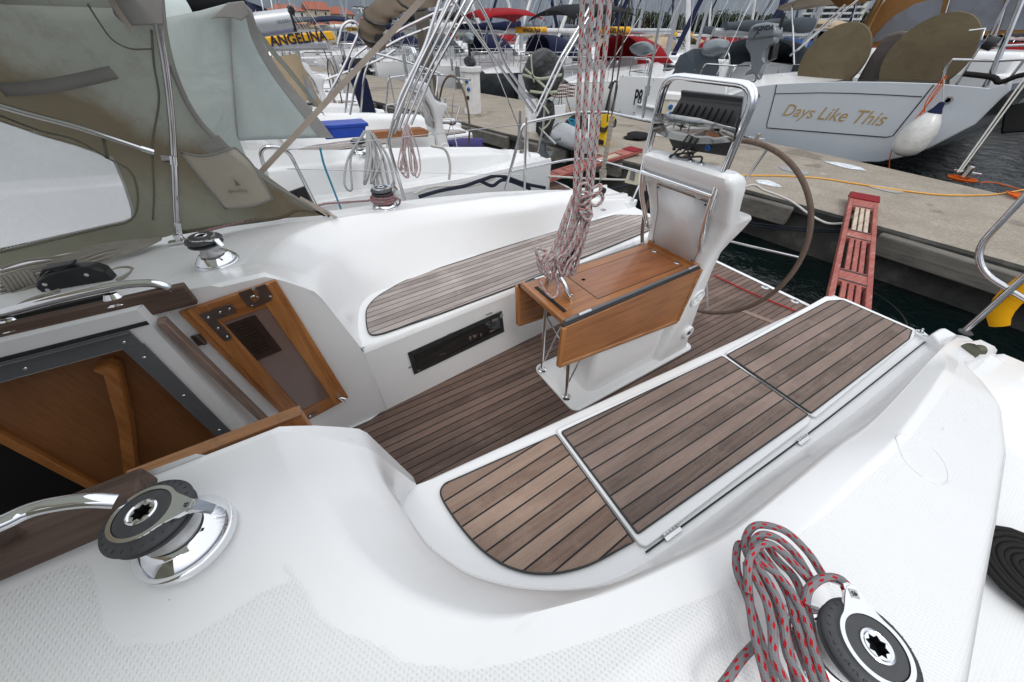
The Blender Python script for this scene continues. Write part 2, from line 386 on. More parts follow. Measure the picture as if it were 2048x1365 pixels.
M['gelgrey'] = simple('gelcoat_pale_grey', (.52, .56, .60), .22, coat=.3, var=.03, nscale=1.5)
M['greyhull'] = simple('grey_antifoul', (.035, .04, .045), .18, coat=.3, var=.3, nscale=4)
M['ss'] = simple('stainless_steel', (.62, .62, .63), .12, metal=1, var=.10, nscale=9)
M['chrome'] = simple('polished_chrome', (.82, .83, .85), .045, metal=1, var=.03)
M['satin'] = simple('satin_metal', (.50, .50, .50), .42, metal=1, var=.15, nscale=40, bmp=.3, bscale=500)
M['alu'] = simple('anodised_aluminium', (.50, .52, .54), .33, metal=.6, var=.05)
M['alugrey'] = simple('grey_aluminium_angle', (.16, .165, .175), .4, metal=.35, var=.08)
M['black'] = simple('black_plastic', (.012, .013, .014), .42, var=.2, nscale=30)
M['rubber'] = simple('dark_grey_rubber', (.05, .052, .056), .5, var=.15, nscale=40, bmp=.15)
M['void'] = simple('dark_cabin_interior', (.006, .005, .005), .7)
M['teak_floor'] = teak('teak_sole', (.075, .046, .036), (.20, .132, .104), pitch=.0495, seam=.13)
M['teak_port'] = teak('teak_port_seat', (.090, .062, .050), (.245, .180, .150), pitch=.0555, seam=.105, ang=0.035)
M['teak_port_f'] = teak('teak_port_forward_seat', (.145, .090, .066), (.34, .24, .185), pitch=.0555, seam=.11, ang=-.04)
M['teak_stbd'] = teak('teak_starboard_seat', (.20, .165, .15), (.43, .38, .355), pitch=.047, seam=.11, ang=-.07)
M['teak_rail'] = wood('weathered_teak_rail', (.045, .026, .018), (.14, .088, .065), 'x', .6, 0, .8)
M['teak_grey'] = wood('grey_teak_post', (.15, .10, .08), (.32, .235, .19), 'z', .6, 0)
M['varn_x'] = wood('varnished_teak_lengthwise', (.20, .065, .014), (.42, .17, .05), 'x', .3, .5, 1, .0)
M['varn_z'] = wood('varnished_teak_upright', (.24, .082, .018), (.50, .21, .06), 'z', .36, .3, 1, .15)
M['varn_y'] = wood('varnished_teak_crosswise', (.20, .065, .014), (.42, .17, .05), 'y', .3, .5, 1, .1)
M['varn_worn'] = wood('worn_varnished_edge', (.17, .065, .02), (.40, .20, .085), 'x', .45, .15, 1, .6)
M['ply'] = wood('cabin_veneer', (.19, .075, .024), (.30, .125, .045), 'z', .35, .2, 3)
M['seal'] = simple('black_sealant', (.02, .022, .024), .6, var=.4, nscale=30)
def stained():
    m, nt, b = mat('stained_green_sprayhood_canvas'); tc, x, y, z = xyz(nt)
    d = MA(nt, 'ADD', MA(nt, 'MULTIPLY', x, .9), MA(nt, 'MULTIPLY', z, 1.0))
    n = N(nt, 'ShaderNodeTexNoise', {'Vector': tc.outputs['Object'], 'Scale': 2.6, 'Detail': 7.0, 'Roughness': .6, 'Distortion': .5})
    f = MA(nt, 'ADD', d, MA(nt, 'MULTIPLY', n.outputs[0], .55))
    c = RAMP(nt, MA(nt, 'SUBTRACT', f, .55), [(.0, (.23, .225, .17)), (.30, (.29, .29, .225)), (.50, (.22, .185, .125)), (.68, (.20, .155, .10)), (.84, (.36, .37, .32)), (1.0, (.38, .40, .355))])
    g = N(nt, 'ShaderNodeTexNoise', {'Vector': tc.outputs['Object'], 'Scale': 9.0, 'Detail': 8.0, 'Roughness': .75})
    c = MIX(nt, MA(nt, 'MULTIPLY', RAMP(nt, g.outputs[0], [(.5, (0, 0, 0)), (.75, (1, 1, 1))]), .5), c, (.20, .17, .12))
    w = N(nt, 'ShaderNodeTexNoise', {'Vector': tc.outputs['Object'], 'Scale': 300.0, 'Detail': 2.0}); c = MIX(nt, MA(nt, 'MULTIPLY', w.outputs[0], .3), c, (.22, .22, .18))
    nt.links.new(c, b.inputs['Base Color']); setb(b, rough=.85, spec=.15)
    fo = N(nt, 'ShaderNodeTexNoise', {'Vector': tc.outputs['Object'], 'Scale': 3.0, 'Detail': 5.0, 'Distortion': 1.4})
    bump(nt, b, MA(nt, 'ADD', MA(nt, 'MULTIPLY', fo.outputs[0], 6.0), MA(nt, 'MULTIPLY', w.outputs[0], .3)), .42, .006)
    tr = N(nt, 'ShaderNodeBsdfTranslucent', {'Color': c}); mx = N(nt, 'ShaderNodeMixShader', {0: .5, 1: b.outputs[0], 2: tr.outputs[0]})
    nt.links.new(mx.outputs[0], nt.nodes['Material Output'].inputs[0]); return m
M['canvas'] = stained()
M['canvas_light'] = canvas('pale_green_canvas', (.50, .56, .54), (.36, .40, .38), .6)
M['canvas_grey'] = canvas('grey_binding_canvas', (.46, .45, .43), (.36, .34, .32), .7, thin=.45)
M['seamtape'] = canvas('canvas_seam_tape', (.32, .31, .25), (.24, .225, .18), .7, thin=.45)
M['mesh_bag'] = canvas('beige_net_pocket', (.66, .62, .53), (.50, .46, .38), .7, weave=600, thin=.5)
M['beige'] = canvas('beige_canvas', (.48, .38, .26), (.40, .31, .20), .7)
M['khaki'] = canvas('khaki_canvas', (.155, .125, .075), (.11, .085, .05), .7)
M['taupe'] = canvas('taupe_canvas', (.13, .11, .10), (.10, .085, .08), .6)
M['brownc'] = canvas('tan_brown_canvas', (.30, .155, .055), (.22, .11, .04), .6)
M['brownsail'] = canvas('brown_sail_cover', (.17, .13, .095), (.10, .08, .06), .7)
M['navy'] = canvas('navy_canvas', (.012, .016, .05), (.02, .025, .06), .5)
M['blue'] = canvas('blue_canvas', (.02, .075, .22), (.015, .05, .15), .6)
M['red'] = canvas('red_canvas', (.30, .008, .014), (.18, .006, .01), .5)
M['blackc'] = canvas('black_canvas', (.012, .012, .014), (.02, .02, .022), .5)
M['greyc'] = canvas('slate_grey_canvas', (.07, .085, .10), (.09, .105, .12), .5)
M['yellow'] = simple('yellow_plastic', (.80, .50, .005), .4, var=.1)
M['yellowc'] = canvas('yellow_cloth', (.80, .40, .004), (.62, .28, .004), .5)
M['vinyl'] = film('sprayhood_window', (.88, .89, .91), .66); M['vinyl2'] = film('clear_vinyl', (.45, .52, .62), .35)
M['rope_red'] = rope('grey_rope_red_fleck', (.235, .235, .245), (.46, .010, .018), 30)
M['rope_sheet'] = rope('pale_rope_red_fleck', (.50, .48, .47), (.45, .03, .04), 26)
M['rope_beige'] = rope('beige_rope', (.36, .33, .28)); M['rope_white'] = rope('white_rope', (.62, .60, .56))
M['rope_grey'] = rope('grey_rope', (.38, .38, .38)); M['rope_navy'] = rope('navy_rope', (.015, .018, .035)); M['rope_black'] = rope('black_rope', (.014, .013, .012))
M['rope_orange'] = rope('orange_rope', (.75, .14, .015)); M['hose'] = simple('yellow_hose', (.75, .36, .04), .4, var=.08)
M['rope_blue'] = rope('blue_rope', (.02, .25, .40)); M['rope_redc'] = rope('red_cord', (.5, .012, .02))
M['tan'] = simple('tan_strap', (.36, .31, .26), .8, var=.15, bmp=.2)
M['leather'] = wood('wheel_leather', (.075, .045, .032), (.14, .095, .07), 'z', .6, 0, .6)
M['cream'] = simple('cream_plastic', (.58, .54, .40), .45, var=.08)
M['acryl'] = simple('white_acrylic_panel', (.78, .79, .80), .35, coat=.2, var=.02)
M['smoke'] = simple('smoked_door_panel', (.20, .135, .115), .16, coat=.5, var=.06, nscale=2)
M['bronze'] = simple('tarnished_plate', (.17, .14, .125), .3, metal=.8, var=.2, nscale=14)
M['vent'] = simple('brown_vent', (.045, .028, .02), .35, metal=.3, var=.2)
M['tint'] = simple('dark_window', (.01, .012, .012), .06, coat=.5)
M['white'] = simple('white_paint', (.78, .78, .77), .4, var=.04, dirt=(.62, .60, .56))
M['signyel'] = simple('yellow_banner', (.80, .42, .01), .55, var=.06, nscale=3)
M['ink'] = simple('navy_lettering', (.012, .012, .03), .5); M['goldink'] = simple('gold_lettering', (.40, .27, .10), .4)
M['redcarpet'] = simple('red_carpet', (.22, .006, .012), .95, var=.35, nscale=160, bmp=.8, bscale=400)
M['purple'] = canvas('purple_fender_cover', (.055, .05, .16), (.09, .085, .2), .5)
M['obgrey'] = simple('silver_grey_motor', (.16, .185, .205), .3, metal=.3, coat=.3, var=.06)
M['blueplug'] = simple('blue_socket', (.01, .10, .32), .3)
M['orange'] = simple('orange_plastic', (.8, .12, .01), .4)
M['bin'] = simple('blue_plastic_tub', (.01, .06, .42), .35)
M['roof'] = simple('terracotta_roof', (.30, .085, .045), .8, var=.3, nscale=2)
M['plaster'] = simple('cream_plaster', (.55, .47, .36), .8, var=.08, nscale=.4); M['plasterw'] = simple('white_plaster', (.66, .66, .62), .8, var=.08, nscale=.4)
M['glass'] = simple('window_glass', (.03, .04, .05), .1)
M['darkwood'] = wood('grey_fender_timber', (.075, .07, .062), (.20, .185, .16), 'y', .8, 0, .5, .3)
M['pinkwood'] = wood('timber_post', (.06, .05, .04), (.13, .11, .09), 'z', .8, 0, .4)
def concrete(name, wall=False):
    m, nt, b = mat(name); tc, x, y, z = xyz(nt)
    n = N(nt, 'ShaderNodeTexNoise', {'Vector': tc.outputs['Object'], 'Scale': 2.2, 'Detail': 10.0, 'Roughness': .7})
    g = N(nt, 'ShaderNodeTexVoronoi', {'Vector': tc.outputs['Object'], 'Scale': 70.0}); f = N(nt, 'ShaderNodeTexNoise', {'Vector': tc.outputs['Object'], 'Scale': 60.0, 'Detail': 4.0})
    if wall:
        c = RAMP(nt, n.outputs[0], [(.3, (.018, .02, .018)), (.55, (.06, .06, .052)), (.75, (.16, .155, .14))])
    else:
        c = RAMP(nt, n.outputs[0], [(.28, (.21, .18, .143)), (.55, (.33, .285, .23)), (.78, (.44, .39, .325))])
        mid = N(nt, 'ShaderNodeTexNoise', {'Vector': tc.outputs['Object'], 'Scale': 26.0, 'Detail': 8.0, 'Roughness': .85})
        c = MIX(nt, MA(nt, 'MULTIPLY', RAMP(nt, mid.outputs[0], [(.42, (1, 1, 1)), (.56, (0, 0, 0))]), .5), c, (.10, .075, .055))
        c = MIX(nt, MA(nt, 'MULTIPLY', RAMP(nt, mid.outputs[0], [(.55, (0, 0, 0)), (.68, (1, 1, 1))]), .4), c, (.50, .45, .38))
        c = MIX(nt, MA(nt, 'MULTIPLY', g.outputs['Distance'], .45), c, (.38, .35, .30))
        st = N(nt, 'ShaderNodeTexNoise', {'Vector': tc.outputs['Object'], 'Scale': .75, 'Detail': 4.0, 'Roughness': .55, 'Distortion': .4})
        c = MIX(nt, MA(nt, 'MULTIPLY', RAMP(nt, st.outputs[0], [(.60, (0, 0, 0)), (.63, (1, 1, 1))]), .55), c, (.11, .088, .068))
        s2 = N(nt, 'ShaderNodeTexNoise', {'Vector': tc.outputs['Object'], 'Scale': 1.9, 'Detail': 7.0, 'Roughness': .75})
        c = MIX(nt, MA(nt, 'MULTIPLY', RAMP(nt, s2.outputs[0], [(.66, (0, 0, 0)), (.69, (1, 1, 1))]), .5), c, (.55, .55, .55))
    nt.links.new(c, b.inputs['Base Color']); bump(nt, b, MA(nt, 'ADD', f.outputs[0], n.outputs[0]), .5, .008); setb(b, rough=.85); return m
M['concrete'] = concrete('dock_concrete'); M['concrete_wall'] = concrete('wet_dock_wall', True)
def redplank():
    m, nt, b = mat('flaking_red_paint'); tc, x, y, z = xyz(nt)
    mpn = N(nt, 'ShaderNodeMapping', {'Vector': tc.outputs['Object'], 'Scale': (4, 40, 40)})
    n = N(nt, 'ShaderNodeTexNoise', {'Vector': mpn.outputs[0], 'Scale': 1.0, 'Detail': 9.0, 'Roughness': .75})
    n2 = N(nt, 'ShaderNodeTexNoise', {'Vector': tc.outputs['Object'], 'Scale': 5.0, 'Detail': 7.0, 'Roughness': .7})
    f = MA(nt, 'ADD', MA(nt, 'MULTIPLY', n.outputs[0], .6), MA(nt, 'MULTIPLY', n2.outputs[0], .5))
    nt.links.new(RAMP(nt, f, [(.46, (.27, .055, .045)), (.60, (.36, .115, .09)), (.66, (.42, .20, .15)), (.72, (.60, .50, .40))]), b.inputs['Base Color']); bump(nt, b, f, .4, .002); setb(b, rough=.7); return m
M['redplank'] = redplank()
def water():
    m, nt, b = mat('harbour_water'); tc, x, y, z = xyz(nt)
    mpn = N(nt, 'ShaderNodeMapping', {'Vector': tc.outputs['Object'], 'Scale': (1, 1.7, 1), 'Rotation': (0, 0, .6)})
    n = N(nt, 'ShaderNodeTexNoise', {'Vector': mpn.outputs[0], 'Scale': 1.9, 'Detail': 5.0, 'Roughness': .6, 'Distortion': .4})
    b.inputs['Base Color'].default_value = (.002, .006, .006, 1)
    bump(nt, b, n.outputs[0], .85, .085); setb(b, rough=.05, spec=.5, ior=1.33); return m
M['water'] = water()

M['pod_steel'] = simple('plotter_steel', (.42, .42, .41), .09, metal=1, var=.05)
M['pale_worn'] = wood('pale_worn_slats', (.34, .22, .16), (.62, .55, .44), 'x', .8, 0, .5)

def binbag():
    m, nt, b = mat('black_bin_bag'); tc, x, y, z = xyz(nt); b.inputs['Base Color'].default_value = (.012, .012, .014, 1)
    n = N(nt, 'ShaderNodeTexNoise', {'Vector': tc.outputs['Object'], 'Scale': 7.0, 'Detail': 6.0, 'Roughness': .6, 'Distortion': 2.2}); bump(nt, b, n.outputs[0], 1.0, .06); setb(b, rough=.28, spec=.6); return m
M['binbag'] = binbag()
# ---------------------------------------------------------------- our yacht: deck moulding
DEB = []; YC = 1.10; WATER = -0.45
yacht = empty('sailing_yacht', (1.0, YC, WATER), 0, 'white sailing yacht nearest to us, seen from its own deck across the teak cockpit', 'sailing yacht')
def part(name, mb, mt, par=None, label=None, **k):
    if k.pop('each', False) or name in EACH:
        o = None
        for m_ in mb.split(): o = part(name+'', m_, mt, par, label, noeach=True, **k) if False else _part(name, m_, mt, par, label, **k)
        return o
    return _part(name, mb, mt, par, label, **k)
EACH = {'lid_hinge', 'door_hinge', 'round_hinge', 'deck_filler', 'flaking_patch', 'frame_screw', 'panel_screw', 'screw', 'cable_gland', 'guard_bracket', 'clutch_bolt', 'cooling_rib', 'louvre', 'bail_stay', 'opening_frame', 'hood_strap', 'webbing_strap', 'panel_edge', 'raised_lettering'}
def _part(name, mb, mt, par=None, label=None, **k):
    o = mb.build(name, mt, par or yacht, **k)
    if label: o['label'] = label
    return o
def hullw(x):
    T = [(-7.5, .05), (-6.5, .75), (-5, 1.35), (-3, 1.75), (-1, 1.88), (0.5, 1.86), (1.6, 1.78), (2.85, 1.60)]
    for (a, p), (b, q) in zip(T, T[1:]):
        if x <= b: t = (x-a)/(b-a); t = max(0, t); return p+(q-p)*t
    return T[-1][1]
def hw(p, s): return (p[0], s*(p[1]-YC), p[2])
def px_rail(pts, s): return [Vector(hw(U(*q), s)) for q in pts]      # -> (x, half width, z)
def roof_h(x, w):
    T = [(-3, 1.0), (-.3, .92), (.1, .905), (.6, .88), (1.35, .835), (2.1, .75), (2.4, .67), (2.9, .61)]
    c = T[-1][1]
    for (a, p), (b, q) in zip(T, T[1:]):
        if x <= b: t = max(0, (x-a)/(b-a)); c = p+(q-p)*t; break
    k = min(max((w-.40)/.95, 0), 1); a = .165 if x > -.3 else .165-.03*min(1, (-.3-x))
    return c+a*(1-k)**1.15-.02*max(0, w-1.35)/.2
NP = 100
STARTS = {}; BW = {}
def side(s):
    st = s > 0
    R0 = [Vector((0, .435, .54)), Vector((1.4, .54, .54)), Vector((2.82, .64, .54))]
    if st:
        R1 = px_rail([(726, 699, .54), (718, 672, .54), (717, 645, .54), (720, 617, .54), (732, 598, .54), (756, 584, .54), (828, 559, .54), (920, 525, .54), (1040, 485, .54), (1150, 450, .54)], s)+[Vector((2.45, 1.12, .54)), Vector((2.82, 1.13, .54))]
        R2 = px_rail([(637, 590, .94), (637, 566, .90), (639, 543, .87), (652, 522, .84), (670, 506, .82), (705, 490, .80), (787, 467, .79), (920, 440, .785), (1050, 420, .77)], s)+[Vector((1.9, 1.17, .735)), Vector((2.45, 1.17, .66)), Vector((2.83, 1.18, .60))]
        R3 = px_rail([(528, 545, 1.075), (534, 532, 1.04), (541, 518, 1.00), (568, 481, .95), (602, 461, .93), (643, 447, .915), (705, 432, .90), (807, 420, .885), (1000, 395, .835), (1150, 380, .755)], s)+[Vector((2.45, 1.24, .66)), Vector((2.84, 1.26, .605))]
    else:
        R1 = px_rail([(833, 970, .54), (815, 990, .54), (806, 1010, .54), (812, 1035, .54), (835, 1068, .54), (885, 1113, .54), (950, 1150, .54), (1064, 1176, .54), (1200, 1168, .54), (1330, 1100, .54), (1540, 945, .54), (1700, 832, .54)], s)+[Vector((2.6, 1.17, .54)), Vector((2.82, 1.17, .54))]
        R2 = px_rail([(740, 898, .93), (771, 966, .86), (800, 1004, .81), (845, 1078, .79), (890, 1118, .78), (950, 1155, .775), (1064, 1181, .77), (1200, 1172, .78), (1325, 1122, .80), (1464, 1046, .79), (1654, 896, .76), (1751, 826, .73), (1886, 690, .65)], s)+[Vector((2.83, 1.20, .60))]
        R3 = px_rail([(560, 863, 1.075), (580, 905, 1.04), (600, 945, 1.005), (624, 985, .975), (655, 1037, .955), (691, 1090, .94), (764, 1158, .925), (847, 1205, .915), (946, 1234, .905), (1024, 1234, .90), (1100, 1217, .895), (1210, 1186, .885), (1330, 1136, .875), (1464, 1066, .862), (1654, 915, .825), (1751, 842, .785), (1892, 692, .68)], s)+[Vector((2.84, 1.27, .605))]
    f = lambda r: resample(smooth_line(r, 6), NP)
    r0, r1, r2, r3 = f(R0), f(R1), f(R2), f(R3)
    STARTS[s] = (R1[0], R2[0], R3[0])
    out = lambda a, b, t, dz=0: [p.lerp(q, t)+Vector((0, 0, dz)) for p, q in zip(a, b)]
    rows = []; ns = []
    def push(r, n=0): rows.append(r); ns.append(n)
    push([p+Vector((0, -.012, -.035)) for p in r0]); push([p+Vector((0, -.004, -.010)) for p in r0]); push([p+Vector((0, .006, -.001)) for p in r0])
    r1i = out(r0, r1, .92)
    for t in (.1, .5): push(out(r0, r1, t))
    push(r1i); push(out(r1, r2, .0, .004)); push(out(r1, r2, .10))
    for t in (.4, .8): push(out(r1, r2, t))
    push(out(r1, r2, .95)); push(out(r2, r3, .06, .004))
    for t in (.3, .6, .85): push(out(r2, r3, t, .012*math.sin(t*3.14)))
    push(out(r2, r3, 1.0, .0))
    # outer boundary: forward over the coachroof, then along the outer shoulder of the coaming
    O = [Vector((-3.6, .40, 1.1)), Vector((-3.6, 1.42, .9)), Vector((-1.6, 1.50, .9)), Vector((0, 1.54, .9)), Vector((.8, 1.545, .9)), Vector((1.3, 1.50, .9)), Vector((1.75, 1.47, .9)), Vector((2.05, 1.42, .8)), Vector((2.27, 1.36, .7)), Vector((2.42, 1.28, .7)), Vector((2.85, 1.34, .7))]
    # re-parametrise so that coachroof part pairs with the start of R3
    def pair(t):       # t in 0..1 along R3 -> point on O
        keys = [(0, 0), (.10, 1.0), (.22, 2.3), (.34, 3.0), (.47, 4.0), (.60, 5.0), (.72, 6.0), (.82, 7), (.88, 8), (.93, 9), (1, 10)]
        for (a, p), (b, q) in zip(keys, keys[1:]):
            if t <= b+1e-9: k = p+(q-p)*(t-a)/(b-a); break
        i = min(int(k), len(O)-2); return O[i].lerp(O[i+1], k-i)
    r4 = [pair(i/(NP-1)) for i in range(NP)]
    NS = 40
    for j in range(1, NS+1):
        t = (j/NS)**1.35; row = []
        for a, b in zip(r3, r4):
            q = a.lerp(b, t); z = roof_h(q.x, q.y); q.z = a.z*(1-min(1, t*5))+z*min(1, t*5)
            row.append(q)
        push(row, 1)
    last = rows[-1]
    push([p+Vector((0, .018, -.012)) for p in last]); push([p+Vector((.0, .028, -.035)) for p in last])
    deckz = lambda x: .60+.02*max(0, (1.5-x))
    dk = [Vector((min(p.x, 2.85), max(p.y+.045, 0), deckz(p.x))) for p in last]; push(dk)
    push([Vector((p.x, p.y+.03, p.z-.0)) for p in dk])
    g = [Vector((p.x, max(hullw(p.x), p.y+.05), p.z+.0)) for p in dk]
    for t in (.35, .7): push([a.lerp(b, t) for a, b in zip(rows[-1], g)], 2)
    push([p+Vector((0, -.03, 0)) for p in g]); push([p+Vector((0, -.022, .025)) for p in g]); push([p+Vector((0, -.002, .022)) for p in g]); push([p+Vector((0, .004, -.02)) for p in g])
    W3 = [[Vector((p.x, YC+s*p.y, p.z)) for p in r] for r in rows]
    if s < 0: W3 = [list(reversed(r)) for r in W3]; 
    # non-skid mask
    at = []
    wpads = [(-.42, .55, .155), (.57, 1.36, .125)]
    for j, (r, n) in enumerate(zip(rows, ns)):
        rr = list(reversed(r)) if s < 0 else r
        for i, p in enumerate(rr):
            v = 0
            if n == 1:
                ii = (NP-1-i) if s < 0 else i; d0 = (p-r3[ii]).length; d1 = (p-r4[ii]).length
                v = min(1, max(0, (d0-.085)/.035))*min(1, max(0, (d1-.02)/.04))
                for a, b, w_ in wpads: v = min(v, min(1, max(0, (math.hypot(p.x-a, p.y-b)-w_)/.03)))
                if p.y < .52: v = 0
            elif n == 2: v = 1
            at.append(v)
    return W3, at
V3_ = lambda x, y, z: Vector((x, y, z))
mb = MB(); ATT = []
for s in (1, -1):
    rows, at = side(s); mb.loft(rows); ATT += at
    # end face of seat and deck at the stern
    k = -1 if s > 0 else 0
    A_ = [r[0 if s > 0 else -1] for r in rows[3:60] ]; A_ = [p for p in A_ if p.x > -.9]
    B_ = [V3_(p.x, YC+s*.401, p.z) for p in A_]
    mb.loft([A_, B_]); BW[s] = [(p.x, abs(p.y-YC), p.z) for p in B_ if p.x > -.4 and p.z > .52]; ATT_EXTRA = [0]*(2*len(A_)); ATT += ATT_EXTRA
    end = [r[k] for r in rows]; low = [Vector((p.x+.02, p.y, -.02)) for p in end]
    mb.loft([end, low]); ATT += [0]*(2*len(end))
n0 = len(mb.v)
# inner faces of the cockpit well, companionway sides, bulkhead returns, sole
def wall(top, bot): mb.loft([[Vector(p) for p in top], [Vector(p) for p in bot]])
for s in (1, -1):
    tz = [(-.56, .40, 1.10), (-.40, .40, 1.092)]+sorted(BW[s])+[(.005, .43, .515)]
    tz += [(x, .425+.075*x, .505) for x in (.02, .5, 1.0, 1.5, 2.0, 2.5, 2.82)]
    bz = [(x, .415+.083*max(x, 0)+.02*min(x, 0), .0) for x, _, _ in tz]
    wall([(x, YC+s*w, z) for x, w, z in tz], [(x, YC+s*w, z) for x, w, z in bz])
    wall([(x, YC+s*w, z) for x, w, z in bz], [(x, YC+s*(w-.012), -.0) for x, w, z in bz])
# return and companionway side (starboard) with its opening
def quad(*p): mb.add([Vector(q) for q in p], [tuple(range(len(p)))])
ys = 1.43
quad((-.56, 1.50, 1.10), (-.56, 1.50, 0), (-.60, ys, 0), (-.60, ys, 1.10))
quad((-.60, ys, 1.10), (-.60, ys, 0), (-.70, ys, 0), (-.70, ys, 1.10))
quad((-.70, ys, 1.10), (-.70, ys, .97), (-3.0, ys, .97), (-3.0, ys, 1.10))
quad((-.60, ys, 1.10), (-3.0, ys, 1.10), (-3.0, 1.50, 1.115), (-.56, 1.50, 1.105))
yp = .702
quad((-.56, .70, 1.10), (-.56, .70, 0), (-.60, yp, 0), (-.60, yp, 1.10)); quad((-.60, yp, 1.10), (-3.0, yp, 1.10), (-3, yp, .2), (-.6, yp, .2))
quad((-.58, yp, .20), (-.58, ys, .20), (-.42, 1.50, .0), (-.42, .70, .0))
quad((-.6, .60, -.001), (3.66, .0, -.001), (3.66, 2.2, -.001), (-.6, 1.60, -.001))
ATT += [0]*(len(mb.v)-n0)
deck = part('deck_moulding', mb, M['gel'], ang=46)
atr = deck.data.attributes.new('nonskid', 'FLOAT', 'POINT')
ATT += [0]*(len(deck.data.vertices)-len(ATT)); atr.data.foreach_set('value', ATT[:len(deck.data.vertices)])
for s in (-1, 1):
    A = U(1890, 655, .604); Bq = U(2048, 745, .604); dr = (Bq-A).normalized(); Bx = A+dr*((A.y-(YC-1.60))/abs(dr.y))
    pl = [V3_(A.x-.13, A.y+.02, .604), V3_(A.x-.03, A.y+.012, .604), A, Bx, V3_(2.0, YC-1.72, .604), V3_(2.1, YC-1.46, .604), V3_(2.42, YC-1.34, .604), V3_(2.6, YC-1.22, .604)]
    if s > 0: pl = [V3_(p.x, 2*YC-p.y, p.z) for p in reversed(pl)]
    m2 = MB(); m2.prism([p-V3_(0, 0, .12) for p in pl], (0, 0, .12)); part('after_deck', m2, M['gel2'], bevel=.012, bseg=3)
m2 = MB(); rr = random.Random(31)
for _ in range(16):
    x, y = rr.choice([(rr.uniform(-.5, .5), rr.uniform(-.2, .5)), (rr.uniform(.6, 1.8), rr.uniform(-.35, -.1)), (rr.uniform(0, 1), rr.uniform(-.3, .1))])
    DEB.append((x, y, rr.uniform(0, 3.1), rr.uniform(.0012, .0032)))
# hull below the deck edge
mb = MB(); rows = []
for x in [-7.4, -6.5, -5, -3, -1, .5, 1.6, 2.5, 2.86]:
    w = hullw(x); zt = .60+.02*max(0, 1.5-x)+.03*max(0, -x-1)
    pr = [(w, zt+.0), (w*1.0, .3), (w*.93, 0), (w*.80, -.35), (w*.45, -.65), (.02, -.75)]
    if x > 2.4: pr = [(w, zt), (w*.99, .3), (w*.95, 0), (w*.86, -.12), (w*.5, -.3), (.02, -.38)]
    rows.append([Vector((x, YC+a, z)) for a, z in pr]+[Vector((x, YC-a, z)) for a, z in reversed(pr)])
mb.loft(rows); part('hull', mb, M['gel2'], ang=60)
mb = MB(); rows = []
for x, k in ((2.80, 1.0), (3.60, .93), (3.67, .90)):
    w = 1.56*k; rows.append([Vector((x, YC+a, z)) for a, z in ((w, -.015), (w, -.12), (w*.8, -.34), (0, -.40), (-w*.8, -.34), (-w, -.12), (-w, -.015))])
mb.loft(rows, closed=True); mb.add(rows[-1], [tuple(range(7))]); part('stern_platform', mb, M['gel2'], bevel=.012)
# ---------------------------------------------------------------- teak
def slab(name, outline, z, th, mt, label=None, edge=.006, par=None):
    n = len(outline); c = sum((Vector(p) for p in outline), Vector())/n
    P = [Vector((p[0], p[1], z+th)) for p in outline]; B = [Vector((p[0], p[1], z)) for p in outline]
    mb = MB(); mb.add(P, [tuple(range(n)) if (P[1]-P[0]).cross(P[2]-P[1]).z >= 0 else tuple(reversed(range(n)))], 0)
    mb.loft([B+[B[0]], P+[P[0]]], 1)
    I = []                                                         # black caulked margin round the panel
    for i, p in enumerate(P):
        a, b = P[i-1], P[(i+1) % n]; t = (b-a).normalized(); nn = Vector((-t.y, t.x, 0));
        if nn.dot(c-p) < 0: nn = -nn
        I.append(p+nn*edge)
    Z = Vector((0, 0, .0012)); mb.loft([[p+Z for p in P]+[P[0]+Z], [p+Z for p in I]+[I[0]+Z]], 1)
    return part(name, mb, [mt, M['seal']], par, label, ang=0)
def pxo(pts, z, n=1, closed=True): 
    return smooth_line([U(a, b, z) for a, b in pts], n, closed) if n > 1 else [U(a, b, z) for a, b in pts]
z5 = .5445
P1 = [U(1112, 870, z5), U(1000, 919, z5)]+smooth_line([U(a, b, z5) for a, b in [(910, 959), (888, 970), (880, 990), (895, 1020), (925, 1062), (960, 1100), (1000, 1129), (1040, 1145), (1080, 1151), (1130, 1147), (1190, 1128), (1269, 1085)]], 5)
slab('teak_seat_panel', P1, .5445, .006, M['teak_port_f'], 'light weathered curved teak panel at the forward end of the near seat')
def lid(outer, inner, mt, lab):
    Pp = [U(a, b, .556) for a, b in outer]; mb = MB(); Pp = rounded(Pp+[], .02, 5, True)
    mb.prism([Vector((p.x, p.y, .545)) for p in Pp], (0, 0, .011)); base = part('locker_lid', mb, M['gel2'], bevel=.004, ang=50)
    Q = rounded([U(a, b, .558) for a, b in inner], .012, 4, True)
    slab('teak_panel', Q, .5565, .006, mt, lab, par=base)
    return base
L1 = lid([(1111, 860), (1448, 708), (1624, 838), (1616, 850), (1294, 1094), (1280, 1090)], [(1121, 865), (1444, 713), (1617, 831), (1275, 1071)], M['teak_port'], 'dark weathered teak of the middle locker lid')
L2 = lid([(1450, 706), (1652, 592), (1690, 597), (1834, 660), (1828, 675), (1631, 836)], [(1452, 711), (1655, 603), (1684, 601), (1824, 662), (1818, 680), (1622, 829)], M['teak_port'], 'greyer teak of the after locker lid')
mb = MB()
for a, b in ((1342, 1061), (1604, 876)):
    c = U(a, b, .555); d = U(a+22, b-16, .555)-c; d.normalize()
    for i in range(-2, 3):
        mb.tube([c+d*(i*.015-.0062), c+d*(i*.015+.0062)], .0055, 8)
    mb.beam(c-d*.037+Vector((0, -.010, -.004)), c+d*.037+Vector((0, -.010, -.004)), .016, .003)
part('lid_hinge', mb, M['ss'], L1)
